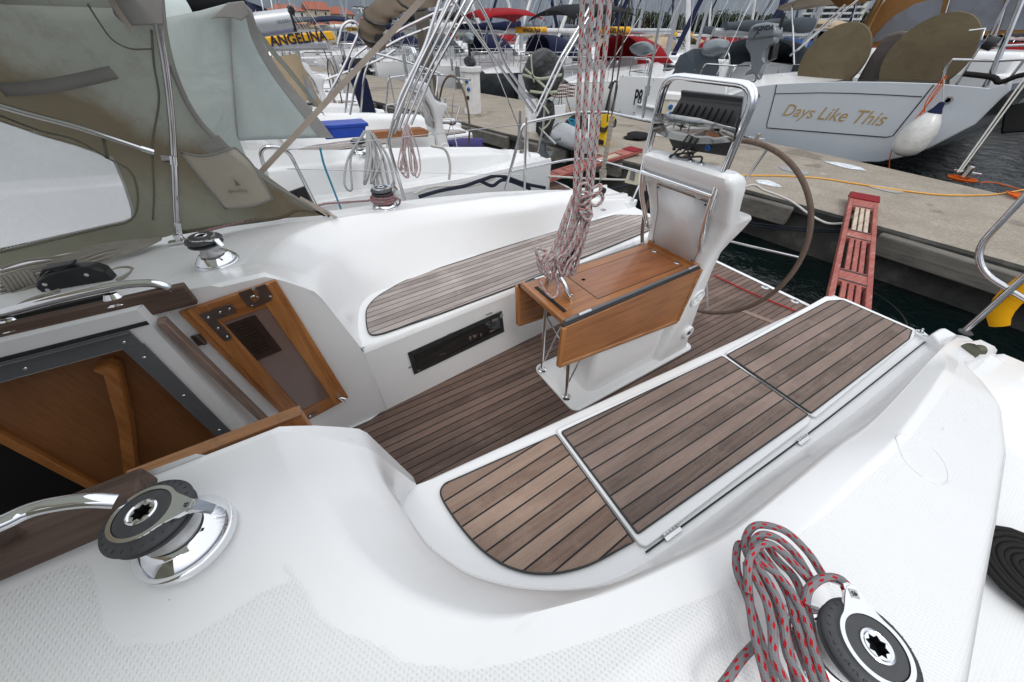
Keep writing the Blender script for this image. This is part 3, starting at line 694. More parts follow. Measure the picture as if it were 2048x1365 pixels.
# gutter line behind the lids
mb = MB(); mb.tube([U(1292, 1105, .549), U(1420, 1012, .549), U(1640, 850, .549), U(1850, 684, .549)], .0035, 6, sm=5); part('locker_gutter', mb, M['seal'])
Sb = [U(a, b, z5) for a, b in [(1290, 466), (1040, 570), (880, 630)]]+smooth_line([U(a, b, z5) for a, b in [(770, 668), (752, 672), (741, 671), (735, 663), (732, 645), (732, 625), (738, 612), (752, 597), (775, 582), (810, 563), (850, 547), (920, 524), (1000, 498), (1075, 475), (1150, 453), (1230, 431)]], 4)+[Vector((2.62, YC+.99, z5)), Vector((2.72, YC+.93, z5)), Vector((2.74, YC+.70, z5))]
slab('teak_seat_panel', Sb, .5445, .006, M['teak_stbd'], 'pale silvery teak along the far seat')
hs = [(-.36, .385), (-.10, .39), (0, .425), (1.0, .50), (2.0, .585), (2.78, .645), (2.9, 1.30), (3.35, 1.30), (3.60, 1.20)]
So = [Vector((x, YC+w, 0)) for x, w in hs]+[Vector((x, YC-w, 0)) for x, w in reversed(hs)]
slab('teak_sole', So, .001, .006, M['teak_floor'], 'red brown teak laid in the cockpit floor')
mb = MB()
for a, b in ((1530, 575), (1590, 603), (1206, 0)):
    if b: mb.lathe([(.012, .001), (.014, .005), (.03, .0045), (.036, .001)], 20, Matrix.Translation(U(a, b, .008)))
part('deck_filler', mb, M['ss'])
mb = MB(); mb.beam(U(1480, 620, .010), U(1548, 646, .010), .05, .004); part('rust_strip', mb, M['teak_grey'], label='dark worn strip across the stern teak')
# low window in the face of the starboard seat
wb = lambda x, z, d=0: Vector((x, YC+.415+.083*x*(1-z/.505)+(.01+(-.008+.075*x-.083*x+.0)*0)*0+( .425+.075*x-.415-.083*x)*(z/.505)+.083*x*(z/.505)-.0-d, z))
def wpt(px, py, d):
    v = UY(px, py, 1.55)
    for _ in range(4): v = UY(px, py, wb(v.x, v.z).y-d)
    return v
cor = [wpt(815, 706, .004), wpt(1003, 622, .004), wpt(1008, 663, .004), wpt(828, 749, .004)]
mb = MB(); mb.prism(cor, (0, -.006, 0)); wf = part('side_window', mb, M['seal'], bevel=.001)
cc = sum(cor, Vector())/4; inn = [c+(cc-c)*.0+Vector((0, -.008, 0)) for c in cor]
inn = [Vector((cor[0].x+.03, cor[0].y-.008, cor[0].z-.035)), Vector((cor[1].x-.03, cor[1].y-.008, cor[1].z-.035)), Vector((cor[2].x-.03, cor[2].y-.008, cor[2].z+.035)), Vector((cor[3].x+.03, cor[3].y-.008, cor[3].z+.035))]
mb = MB(); mb.prism(inn, (0, -.002, 0)); part('pane', mb, M['tint'], wf)
mb = MB()
rr = random.Random(4)
for px, py, w, h in [(990, 640, .06, .03), (1003, 632, .03, .05), (984, 662, .05, .02), (950, 673, .03, .025), (940, 676, .02, .04), (962, 670, .015, .03), (838, 741, .03, .015), (880, 710, .10, .006), (945, 672, .11, .006), (995, 626, .04, .01)]:
    p = wpt(px, py, .0145); n = 8; mb.add([p+Vector((math.cos(k/n*6.283)*w/2*rr.uniform(.6, 1.1), -.001, math.sin(k/n*6.283)*h/2*rr.uniform(.5, 1.2)))+Vector((0, 0, 0)) for k in range(n)], [tuple(reversed(range(n)))])
for px, py, w in [(900, 668, .04), (978, 628, .05), (838, 697, .05), (820, 735, .02)]:
    p = wpt(px, py, .004); mb.box(p, (w, .003, .008), ry=-.05)
part('flaking_patch', mb, M['satin'], wf)
# ---------------------------------------------------------------- doors and companionway
def V3(x, y, z): return Vector((x, y, z))
yd = 1.474
c4 = [UY(357, 628, yd), UY(552, 563, yd), UY(697, 797, yd), UY(588, 856, yd)]
def D(u, v, d=0): 
    p = c4[0].lerp(c4[1], u).lerp(c4[3].lerp(c4[2], u), v); p.y -= d; return p
def dpan(mb, u0, v0, u1, v1, d0, d1, mi=0): mb.prism([D(u0, v0, d0), D(u0, v1, d0), D(u1, v1, d0), D(u1, v0, d0)], (0, -(d1-d0), 0), mi)
mb = MB(); dpan(mb, 0, 0, 1, 1, -.022, -.006)
door = part('companionway_door', mb, M['varn_z'], bevel=.002, label='varnished teak door folded back against the white side')
for nm, a in (('door_stile', (.08, 0, .27, 1)), ('door_stile', (.76, 0, .93, 1))):
    mb = MB(); dpan(mb, *a, -.006, .004); part(nm, mb, M['varn_z'], door, bevel=.0015)
for a in ((.27, 0, .76, .115), (.27, .90, .76, 1)):
    mb = MB(); dpan(mb, *a, -.006, .003); part('door_rail', mb, M['varn_x'], door, bevel=.0015)
mb = MB(); dpan(mb, .27, .115, .76, .90, -.006, -.003); part('smoked_panel', mb, M['smoke'], door)
mb = MB(); dpan(mb, .28, .135, .60, .40, -.003, .001)
vent = part('ventilation_grille', mb, M['vent'], door, bevel=.001)
mb = MB()
for i in range(11): a = .16+.02*i; mb.beam(D(.33, a, .003), D(.52, a, .003), .004, .006)
part('louvre', mb, M['vent'], door)
def plate(name, pts, mt, d=.0055, holes=()):
    mb = MB(); mb.prism([D(u, v, d) for u, v in pts], (0, -.0022, 0)); o = part(name, mb, mt, door, bevel=.001)
    mb = MB()
    for u, v in holes: mb.lathe([(.0001, .003), (.004, .0028), (.0055, .0)], 10, Matrix.Translation(D(u, v, d+.002)) @ Matrix.Rotation(math.pi/2, 4, 'X'))
    if holes: part('screw', mb, M['chrome'], door)
plate('lock_plate', [(.60, -.01), (.60, .075), (.64, .095), (.85, .085), (.89, .06), (.89, -.01)], M['bronze'], holes=[(.64, .08), (.86, .065)])
plate('corner_bracket', [(.15, .03), (.15, .20), (.17, .215), (.23, .21), (.25, .19), (.25, .085), (.46, .085), (.48, .06), (.46, .03)], M['bronze'], holes=[(.20, .06), (.20, .13), (.21, .19), (.33, .055), (.43, .055)])
plate('corner_bracket', [(.10, .90), (.10, .97), (.24, .985), (.44, .975), (.45, .95), (.25, .955), (.22, .90)], M['bronze'], holes=[(.15, .94), (.33, .965)])
mb = MB(); mb.lathe([(.0, .004), (.012, .004), (.015, 0)], 16, Matrix.Translation(D(.71, .045, .008)) @ Matrix.Rotation(math.pi/2, 4, 'X')); mb.box(D(.76, .01, .012), (.012, .02, .03)); part('door_lock', mb, M['chrome'], door)
mb = MB(); mb.box(D(.90, .93, .014), (.022, .018, .03)); mb.tube([D(.90, .93, .02), D(.97, .955, .03)], .005, 8); mb.tube([D(.88, .92, .02), D(.93, .985, .032)], .004, 8); part('door_latch', mb, M['chrome'], door)
mb = MB()
for v in (.16, .93): mb.tube([D(-.03, v-.03, 0), D(-.03, v+.03, 0)], .008, 8); mb.box(D(-.05, v, -.004), (.03, .006, .05))
part('door_hinge', mb, M['bronze'], door)
mb = MB(); a = UY(322, 640, 1.435); b = UY(548, 858, 1.435); mb.beam(a+V3(0, 0, .0), b, .026, .042, up=(0, 1, 0)); part('door_post', mb, M['teak_grey'], bevel=.004)
mb = MB(); mb.box((-.375, .752, .63), (.36, .030, .82)); d2 = part('companionway_door', mb, M['varn_z'], bevel=.003, label='varnished teak door on the near side of the companionway, only its worn top edge showing')
mb = MB(); mb.beam((-.555, .752, 1.046), (-.195, .752, 1.046), .036, .012); part('worn_top_edge', mb, M['varn_worn'], d2, bevel=.002)
# grey aluminium angle, veneer, trim and dark interior seen through the companionway
ya = 1.424
mb = MB(); mb.beam((-2.9, ya, 1.005), (-.655, ya, 1.005), .006, .058, up=(0, 0, 1)); mb.beam((-2.9, ya-.008, 1.036), (-.655, ya-.008, 1.036), .02, .003)
part('opening_frame', mb, M['alugrey'], bevel=.0015)
mb = MB(); mb.beam((-.68, ya, .975), (-.68, ya, -.2), .058, .006, up=(0, 1, 0)); part('opening_frame', mb, M['alugrey'], bevel=.0015)
mb = MB()
for x, z in ((-.69, 1.0), (-.93, 1.0), (-1.3, 1.0), (-.68, .92), (-.68, .70), (-.68, .45)): mb.lathe([(.0, .003), (.004, .0025), (.006, 0)], 10, Matrix.Translation((x, ya-.003, z)) @ Matrix.Rotation(math.pi/2, 4, 'X'))
part('frame_screw', mb, M['chrome'])
mb = MB(); mb.box((-.925, 1.51, .3), (.52, .02, 1.42)); part('veneer_panel', mb, M['ply'])
mb = MB(); mb.beam(V3(-1.19, 1.492, 1.0), V3(-1.19, 1.492, -.3), .03, .03, up=(0, 1, 0)); part('veneer_trim', mb, M['varn_z'], bevel=.004)
pp = [UY(a, b, 1.44) for a, b in [(203, 735), (222, 742), (250, 850), (262, 950), (285, 1050)]]
mb = MB()
rows = []
for i, p in enumerate(pp): rows.append([p+V3(-.022, .0, 0), p+V3(-.018, -.012, 0), p+V3(.018, -.012, 0), p+V3(.022, 0, 0), p+V3(.022, .05, 0), p+V3(-.022, .05, 0)])
mb.loft(rows, closed=True); mb.add(rows[0], [tuple(reversed(range(6)))]); part('grab_post', mb, M['varn_z'], ang=50)
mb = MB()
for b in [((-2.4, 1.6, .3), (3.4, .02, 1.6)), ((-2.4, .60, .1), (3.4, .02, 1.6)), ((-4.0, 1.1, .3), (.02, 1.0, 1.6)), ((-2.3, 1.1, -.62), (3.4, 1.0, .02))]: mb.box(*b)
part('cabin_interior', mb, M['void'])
mb = MB(); mb.tube([V3(-1.35, 1.2, .55), V3(-1.32, 1.2, .58), V3(-1.22, 1.18, .56), V3(-1.1, 1.15, -.3)], .006, 8, sm=3); part('ladder_rail', mb, M['chrome'])
# teak rails and stainless handrails beside the hatch
mb = MB()
for (a, b) in (((-3.2, 1.470, 1.094), (-.455, 1.470, 1.094)), ((-3.2, .645, 1.10), (-.475, .645, 1.098))):
    mb.beam(a, b, .030 if b[1] > 1 else .092, .084 if b[1] > 1 else .055)
    o = part('hatch_rail', mb, M['teak_rail'], bevel=.006); mb = MB()
mb.beam((-3.2, 1.4275, 1.046), (-.60, 1.4275, 1.046), .004, .014); part('hatch_slot', mb, M['seal'])
mb = MB(); mb.box((-1.75, YC, 1.175), (2.0, .70, .03)); 
def handrail(path, feet, r=.0135):
    mb = MB(); mb.tube(path, r, 14, sm=5); o = part('handrail', mb, M['chrome'], ang=60)
    for f, g in feet:
        mb = MB(); rows = []
        for t in (0, .5, 1):
            c = Vector(f).lerp(Vector(g), t); w = .012+.010*t; rows.append([c+V3(math.cos(k/10*6.283)*w*1.5, math.sin(k/10*6.283)*w*.7, 0) for k in range(10)])
        mb.loft(rows, closed=True); mb.add(rows[-1], [tuple(range(10))]); part('rail_foot', mb, M['chrome'], o)
hp = [UY(-260, 692, 1.49), UY(0, 628, 1.49), UY(120, 597, 1.485), UY(230, 573, 1.48), UY(290, 567, 1.475), UY(325, 571, 1.47), UY(344, 581, 1.468)]
handrail(hp, [(UY(216, 583, 1.478)+V3(0, 0, -.01), UY(232, 610, 1.466)), (UY(5, 634, 1.485)+V3(0, 0, -.01), UY(22, 660, 1.468))])
hp = [U(-150, 1110, 1.19), U(0, 1049, 1.19), U(60, 1022, 1.185), U(120, 1008, 1.18), U(180, 1001, 1.17), U(232, 1003, 1.150)]
handrail(hp, [(U(-5, 1060, 1.18), U(5, 1085, 1.12))])
# ---------------------------------------------------------------- winches
def winch(loc, sc=1.0, rot=0.0, jaw=True, label=None, arm=True):
    T = Matrix.Translation(Vector(loc)) @ Matrix.Rotation(rot, 4, 'Z') @ Matrix.Scale(sc, 4)
    mb = MB(); mb.lathe([(.0, .0), (.0845, .0), (.0855, .004), (.0845, .018), (.0825, .0205), (.0815, .021), (.0825, .0225), (.0815, .028), (.078, .033), (.058, .054), (.050, .058)], 64, T)
    w = part('winch', mb, M['chrome'], ang=28, label=label)
    mb = MB(); mb.lathe([(.052, .056), (.046, .060), (.0385, .070), (.037, .082), (.040, .094), (.050, .101), (.052, .104), (.0, .104)], 48, T); part('winch_drum', mb, M['satin'], w, ang=50)
    if jaw:
        mb = MB(); mb.lathe([(.0, .098), (.045, .1), (.064, .103), (.0665, .106), (.064, .109), (.050, .113), (.050, .1155), (.066, .119), (.0695, .1225), (.068, .126), (.060, .131), (.052, .134), (.021, .134), (.021, .12), (0, .12)], 64, T)
        for k in range(26):
            a = k/26*6.283+.05
            if .2 < k/26 < .42: continue
            mb.box((math.cos(a)*.0585, math.sin(a)*.0585, .1313), (.010, .0016, .0018), T, rz=a)
        part('rubber_jaw', mb, M['rubber'], w, ang=50)
        # chrome ring drawn out into the stripper arm
        mb = MB(); n = 56; inn = []; out = []
        for k in range(n):
            a = k/n*6.283; d = abs((a+math.pi) % (2*math.pi)-math.pi); e = max(0, 1-d/.75); e = e*e*(3-2*e)
            rx = .0505+.037*e; out.append(V3(math.cos(a)*rx, math.sin(a)*.0505, .0)); inn.append(V3(math.cos(a)*.0435, math.sin(a)*.0435, 0))
        Z = lambda P, z: [p+V3(0, 0, z) for p in P]
        mb.loft([Z(out, .132)+[out[0]+V3(0, 0, .132)], Z(out, .1385)+[out[0]+V3(0, 0, .1385)]], M=T)
        mid = [o_*.97+i_*.03 for o_, i_ in zip(out, inn)]
        mb.loft([Z(out, .1385)+[out[0]+V3(0, 0, .1385)], Z(mid, .1405)+[mid[0]+V3(0, 0, .1405)], Z(inn, .1405)+[inn[0]+V3(0, 0, .1405)], Z(inn, .135)+[inn[0]+V3(0, 0, .135)]], M=T)
        mb.add([(.066, -.013, .139), (.088, -.010, .139), (.105, -.007, .112), (.105, .007, .112), (.088, .010, .139), (.066, .013, .139), (.066, -.013, .128), (.086, -.010, .128), (.097, -.007, .104), (.097, .007, .104), (.086, .010, .128), (.066, .013, .128)],
               [(0, 1, 4, 5), (1, 2, 3, 4), (6, 11, 10, 7), (7, 10, 9, 8), (0, 6, 7, 1), (1, 7, 8, 2), (5, 4, 10, 11), (4, 3, 9, 10), (2, 8, 9, 3)], M=T)
        part('feeder_arm', mb, M['chrome'], w, ang=40)
        mb = MB(); [text_mb(ch, .0115, T @ Matrix.Rotation(math.radians(205-30+12*i_), 4, 'Z') @ Matrix.Translation((0, -.0585, .1308)), .0012, mb=mb, bold=.0003) for i_, ch in enumerate('LEWMAR')]; part('raised_lettering', mb, M['rubber'], w, ang=0)
        mb = MB(); mb.box((.073, 0, .1412), (.014, .013, .0012), T); text_mb('45', .010, T @ Matrix.Translation((.073, 0, .1424)) @ Matrix.Rotation(math.pi/2, 4, 'Z'), .0006, mb=mb, mi=1); part('size_badge', mb, [M['satin'], M['black']], w, ang=0)
    mb = MB(); mb.lathe([(.0200, .1355), (.0435, .1355), (.0433, .136), (.0425, .1385), (.022, .1405), (.0200, .1405), (.0200, .1355)], 48, T, cap=False); part('top_cap', mb, M['rubber'], w, ang=30)
    mb = MB(); mb.lathe([(.0235, .139), (.0235, .143), (.0205, .1445), (.0180, .143), (.0180, .137)], 40, T, cap=False); part('socket_ring', mb, M['chrome'], w, ang=50)
    mb = MB(); st = [V3(math.cos(k/16*6.283)*(.0165 if k % 2 else .0118), math.sin(k/16*6.283)*(.0165 if k % 2 else .0118), .1422) for k in range(16)]
    mb.loft([st+[st[0]], [p-V3(0, 0, .02) for p in st+[st[0]]]], 1, M=T); rg = [V3(math.cos(k/16*6.283)*.0185, math.sin(k/16*6.283)*.0185, .1423) for k in range(16)]; mb.loft([rg+[rg[0]], st+[st[0]]], M=T)
    mb.add([p-V3(0, 0, .02) for p in st], [tuple(range(16))], 1, M=T)
    part('handle_socket', mb, [M['chrome'], M['black']], w, ang=0)
    return w
from mathutils.bvhtree import BVHTree
_bvh = BVHTree.FromPolygons([v.co for v in deck.data.vertices], [tuple(p.vertices) for p in deck.data.polygons])
def deckz(x, y):
    h = _bvh.ray_cast(Vector((x, y, 3)), Vector((0, 0, -1))); return h[0].z if h[0] else .9
def dirpx(a, b, z): v = U(*b, z)-U(*a, z); return math.atan2(v.y, v.x)
wp = (U(400, 1092, .994)+U(284, 1020, 1.135))/2; wp.z = deckz(wp.x, wp.y)-.002
WL = winch(wp, 1.0, dirpx((284, 1025), (440, 1000), 1.17), label='chrome self-tailing winch on the near coachroof')
ws_ = U(1752, 1293, 1.018); ws_.z = deckz(ws_.x, ws_.y)-.004
WR = winch(ws_, 1.04, dirpx((1749, 1292), (1700, 1180), 1.0), label='chrome self-tailing winch on the near coaming, hung with red-flecked rope')
wf_ = (U(439, 531, 1.0)+U(402, 470, 1.14))/2; wf_.z = deckz(wf_.x, wf_.y)-.002; WF = winch(wf_, 1.0, dirpx((402, 470), (450, 480), 1.12), label='chrome self-tailing winch on the far coachroof')
wc_ = U(770, 410, .905); wc_.z = deckz(wc_.x, wc_.y)-.004; print('Z', wp, ws_, wf_, wc_); WC = winch(wc_, 1.05, 0, label='chrome winch on the far coaming under its wound sheet')
# ---------------------------------------------------------------- steering pedestal, table, wheel
def rrect(cx, hx, hy, z, r, n=6):
    P = []
    for sx, sy, a0 in ((1, 1, 0), (-1, 1, 90), (-1, -1, 180), (1, -1, 270)):
        for k in range(n+1):
            a = math.radians(a0+90*k/n); P.append(V3(cx+sx*(hx-r)+math.cos(a)*r, YC+sy*(hy-r)+math.sin(a)*r, z))
    return P
mb = MB(); rows = []
PR = [(0.012, 1.83, 2.185, .215), (.05, 1.84, 2.17, .205), (.32, 1.85, 2.10, .205), (.60, 1.862, 2.03, .215), (.76, 1.868, 1.985, .225), (.90, 1.865, 1.965, .235), (.97, 1.85, 1.99, .25), (1.03, 1.835, 2.03, .262), (1.08, 1.815, 2.055, .268), (1.10, 1.80, 2.03, .27), (1.115, 1.79, 1.93, .27), (1.16, 1.765, 1.875, .272), (1.22, 1.73, 1.845, .274), (1.27, 1.695, 1.83, .274), (1.305, 1.67, 1.815, .270), (1.33, 1.665, 1.79, .262), (1.345, 1.69, 1.76, .24)]
for z, xf, xa, h in PR: rows.append(rrect((xf+xa)/2, (xa-xf)/2, h, z, min(.035, (xa-xf)*.45)))
mb.loft(rows, closed=True); mb.add(rows[-1], [tuple(range(len(rows[-1])))])
ped = part('steering_pedestal', mb, M['gel2'], ang=70)
mb = MB(); rows = [rrect(1.62, .60, .235, .008, .06), rrect(1.62, .60, .235, .02, .06), rrect(1.63, .57, .215, .030, .05)]
mb.loft(rows, closed=True); mb.add(rows[-1], [tuple(range(len(rows[-1])))]); part('pedestal_plinth', mb, M['gel2'], ped, ang=60)
mb = MB(); rows = [rrect(1.53, .335, .17, .028, .06), rrect(1.53, .325, .160, .06, .05), rrect(1.53, .325, .155, .70, .04), rrect(1.50, .30, .155, .775, .04)]
mb.loft(rows, closed=True); part('table_locker', mb, M['gel2'], ped, ang=60)
mb = MB(); fx = lambda z: 1.868 if z < .9 else 1.868-(z-.9)*.42
pn = [(1.66, .0)]
zz = [.815, .90, 1.03, 1.035, 1.18]
Lr = [[V3((1.862 if z < 1.0 else 1.835 if z < 1.034 else 1.83-(z-1.035)*.50)-.012+(.0), YC+s*(.165 if z > 1.0 else .155), z) for s in (-1, 1)] for z in (.815, 1.03, 1.19)]
mb.loft(Lr); pnl = part('instrument_cover_panel', mb, M['acryl'], ped, ang=20, solid=.006)
mb = MB()
for a, b in ((Lr[0][0], Lr[1][0]), (Lr[1][0], Lr[2][0]), (Lr[0][1], Lr[1][1]), (Lr[1][1], Lr[2][1]), (Lr[0][0], Lr[0][1]), (Lr[2][0], Lr[2][1])): mb.beam(a+V3(-.0015, 0, 0), b+V3(-.0015, 0, 0), .004, .004)
part('panel_edge', mb, M['varn_worn'], ped)
mb = MB()
for p in (Lr[0][0]+V3(0, .012, .012), Lr[0][1]+V3(0, -.012, .012), Lr[2][0]+V3(0, .014, -.014), Lr[2][1]+V3(0, -.014, -.014)): mb.lathe([(0, .004), (.005, .003), (.0055, 0)], 10, Matrix.Translation(p+V3(-.004, 0, 0)) @ Matrix.Rotation(-math.pi/2, 4, 'Y'))
part('panel_screw', mb, M['black'], ped)
for (px, py, r, nm, hole) in ((1394, 596, .062, 'inspection_hatch', 0), (1376, 665, .05, 'shower_cap', 1)):
    p = UY(px, py, YC-.213); T = Matrix.Translation(p) @ Matrix.Rotation(math.pi/2, 4, 'X')
    mb = MB(); mb.lathe([(0, .006), (r*.62, .006), (r*.72, .011), (r*.92, .011), (r, .002), (r, -.01)], 36, T)
    if not hole:
        for k in range(4): mb.box((math.cos(k*1.571+.8)*r*.35, math.sin(k*1.571+.8)*r*.35, .008), (r*.42, r*.16, .006), T, rz=k*1.571+.8)
    else: mb.lathe([(0, .014), (.014, .014), (.016, .008)], 20, T, mi=1)
    part(nm, mb, [M['gel2'], M['black']], ped, ang=40)
# stainless guard
def G(x, s, z, w): return V3(x, YC+.034+s*w, z)
g = [G(1.875, -1, .885, .19), G(1.843, -1, .91, .195), G(1.728, -1, 1.13, .218), G(1.70, -1, 1.25, .225), G(1.70, -1, 1.66, .229), G(1.70, 1, 1.665, .229), G(1.70, 1, 1.25, .225), G(1.735, 1, 1.12, .222), G(1.843, 1, .91, .195), G(1.875, 1, .885, .19)]
pth = rounded(g, .085, 6); mb = MB(); mb.tube(pth, .0135, 14); guard = part('pedestal_guard', mb, M['chrome'], ang=60)
mb = MB(); mb.tube([G(1.70, -1, 1.235, .222), G(1.70, 1, 1.235, .222)], .0125, 12); part('guard_crossbar', mb, M['chrome'], guard, ang=60)
mb = MB(); g2 = [p+V3(.026, 0, .004) for p in g[2:-2]]; mb.tube(rounded(g2, .085, 6), .010, 12); part('guard_rear_hoop', mb, M['chrome'], guard, ang=60)
mb = MB()
for s in (-1, 1): mb.lathe([(0.0, .02), (.012, .02), (.014, .008), (.022, .002), (.022, 0)], 16, Matrix.Translation(G(1.68, s, 1.225, .16)+V3(.012, 0, 0)) @ Matrix.Rotation(math.pi/2, 4, 'Y'))
part('guard_bracket', mb, M['satin'], guard)
# instrument pod
xq = 1.715
def Q(px, py, dx=0): return UX(px, py, xq+dx)
mb = MB()
top = [Q(1364, 182), Q(1486, 196)]; r0 = [[Q(1362, 186), Q(1485, 200)], [Q(1362, 195), Q(1484, 208)], [Q(1356, 205, -.02), Q(1478, 222, -.02)], [Q(1342, 228, -.03), Q(1468, 256, -.03)], [Q(1338, 279, -.02), Q(1463, 288, -.02)], [Q(1346, 296, .0), Q(1453, 313, .0)], [Q(1352, 297, .09), Q(1455, 312, .09)], [Q(1366, 180, .12), Q(1487, 193, .12)], [Q(1362, 182, .0), Q(1485, 196, .0)]]
mb.loft(r0+[r0[0]]); 
for s in (0, 1): mb.add([r[s] for r in r0], [tuple(range(len(r0)))])
pod = part('chart_plotter', mb, M['black'], bevel=.005, label='black chart plotter and stainless pod in the pedestal guard')
mb = MB()
for i in range(9):
    t = .07+i*.105; a = Q(1356, 205, -.022).lerp(Q(1478, 222, -.022), t); b = Q(1345, 226, -.034).lerp(Q(1466, 250, -.034), t-.02)
    mb.beam(a, b, .006, .012, up=(1, 0, 0))
part('cooling_rib', mb, M['black'], pod, bevel=.002)
mb = MB(); fr = [Q(1311, 227, -.03), Q(1345, 229, -.075), Q(1400, 237, -.085), Q(1437, 248, -.085), Q(1471, 257, -.07)]; lo = [Q(1305, 262, -.02), Q(1335, 277, -.035), Q(1392, 288, -.042), Q(1425, 288, -.042), Q(1465, 284, -.035)]
mb.loft([fr, lo]); part('stainless_face', mb, M['pod_steel'], pod, ang=50, solid=.003)
c = Q(1362, 254, -.066); ex = (Q(1377, 258, -.067)-c); ey = (Q(1364, 242, -.082)-c)
mb = MB()
for (a, b) in (((-1, -1), (1, -1)), ((1, -1), (1, 1)), ((1, 1), (-1, 1)), ((-1, 1), (-1, -1))): mb.beam(c+ex*a[0]+ey*a[1], c+ex*b[0]+ey*b[1], .0016, .0016)
st = [c+ex*(.75 if k == 0 else -.75 if k == 4 else 0)+ey*(.85 if k == 2 else -.85 if k == 6 else 0)+((ex*.1*(1 if k in (1, 7) else -1)+ey*.12*(1 if k in (1, 3) else -1)) if k % 2 else V3(0, 0, 0)) for k in range(8)]
mb.prism(st, (-.0015, 0, 0)); part('compass_star_emblem', mb, M['black'], pod)
mb = MB(); mb.lathe([(0, .006), (.006, .006), (.007, .012), (.011, .012), (.012, 0)], 18, Matrix.Translation(Q(1418, 296, -.008)) @ Matrix.Rotation(-math.pi/2, 4, 'Y')); part('blue_socket', mb, M['blueplug'], pod)
mb = MB(); gl = [U(1363, 330, 1.335), U(1386, 336, 1.335)]
for p in gl:
    p.x = min(p.x, 1.74); mb.lathe([(.027, -.012), (.026, .004), (.016, .016), (.012, .020), (0, .02)], 20, Matrix.Translation(V3(1.725, p.y, 1.333)) @ Matrix.Rotation(-.35, 4, 'Y'))
part('cable_gland', mb, M['alu'], ped)
mb = MB(); a = V3(1.72, gl[0].y, 1.35); b = V3(1.72, gl[1].y, 1.35)
mb.tube([a, a+V3(0, 0, .03), Q(1345, 310, -.04), Q(1342, 314, -.03), Q(1372, 285, 0)], .0045, 8, sm=5); mb.tube([b, b+V3(0, .01, .025), Q(1368, 316, -.02), Q(1352, 312, -.03), Q(1362, 308, -.02), Q(1385, 288, 0)], .0045, 8, sm=5); mb.tube([a+V3(0, -.01, 0), Q(1376, 300, -.02), Q(1392, 285, 0)], .004, 8, sm=5)
for q in (1350, 1362, 1376): mb.lathe([(.008, 0), (.009, .02), (.006, .028)], 12, Matrix.Translation(Q(q, 292, .01)-V3(0, 0, .02)))
part('cable', mb, M['black'], pod)
# wheel
wc, rw, wa = V3(2.228, 1.115, .838), .5345, .077
def WP(r, ph, dx=0): return wc+V3(dx, 0, 0)+r*(math.cos(ph)*V3(0, 1, 0)+math.sin(ph)*V3(math.sin(wa), 0, math.cos(wa)))
mb = MB(); mb.tube([WP(rw, k/80*2*math.pi) for k in range(80)], .0135, 12, closed=True); wheel = part('steering_wheel', mb, M['leather'], ang=70, label='leather covered steering wheel')
for k in range(5):
    a = math.radians(172+72*k); mb = MB(); mb.tube([WP(.03, a, -.03), WP(rw*.5, a, -.02), WP(rw-.008, a)], .0065, 10); part('wheel_spoke', mb, M['ss'], wheel, ang=60)
mb = MB(); mb.lathe([(0, .03), (.03, .028), (.045, .01), (.05, -.04), (.03, -.09), (.03, -.22)], 24, Matrix.Translation(wc) @ Matrix.Rotation(math.pi/2+wa, 4, 'Y')); part('wheel_hub', mb, M['ss'], wheel)
# table
zt = .80; tw = .19
mb = MB(); mb.box((1.365, YC, zt-.014), (.965, 2*tw, .028)); table = part('cockpit_table', mb, M['varn_x'], bevel=.004, label='varnished teak cockpit table with both leaves folded down')
mb = MB(); a = U(1188, 591, zt); b = U(1137, 557, zt); c_ = U(1280, 488, zt); d_ = U(1352, 524, zt)
x0, x1, w0 = (a.x+b.x)/2, (c_.x+d_.x)/2, .125
for p, q in (((x0, -w0), (x1, -w0)), ((x1, -w0), (x1, w0)), ((x1, w0), (x0, w0)), ((x0, w0), (x0, -w0))): mb.beam(V3(p[0], YC+p[1], zt+.0006), V3(q[0], YC+q[1], zt+.0006), .004, .0016)
mb.lathe([(0, .0012), (.011, .0012)], 20, Matrix.Translation(U(1167, 560, zt))); part('lid_groove', mb, M['seal'], table)
mb = MB(); mb.box((x0+.5*(x1-x0), YC, zt-.012), (x1-x0-.004, 2*w0-.004, .0262)); part('table_lid', mb, wood('darker_table_lid', (.19, .055, .014), (.34, .125, .038), 'x', .25, .6), table)
mb = MB()
for s in (-1, 1):
    T = Matrix.Translation((x1, YC+s*.085, zt+.001)); mb.lathe([(0, .004), (.017, .0035), (.019, 0)], 20, T)
part('round_hinge', mb, M['ss'], table)
mb = MB(); mb.box((.915, YC, zt-.010), (.018, .25, .030)); part('table_slot', mb, M['void'], table)
for s in (-1, 1):
    mb = MB(); mb.box((.872, YC, zt-.004), (.030, 2*tw+.01, .034)) if s < 0 else mb.box((1.855, YC, zt+.006), (.016, 2*tw, .034)); part('table_lip', mb, M['varn_y'], table, bevel=.007)
yl = YC-tw-.018
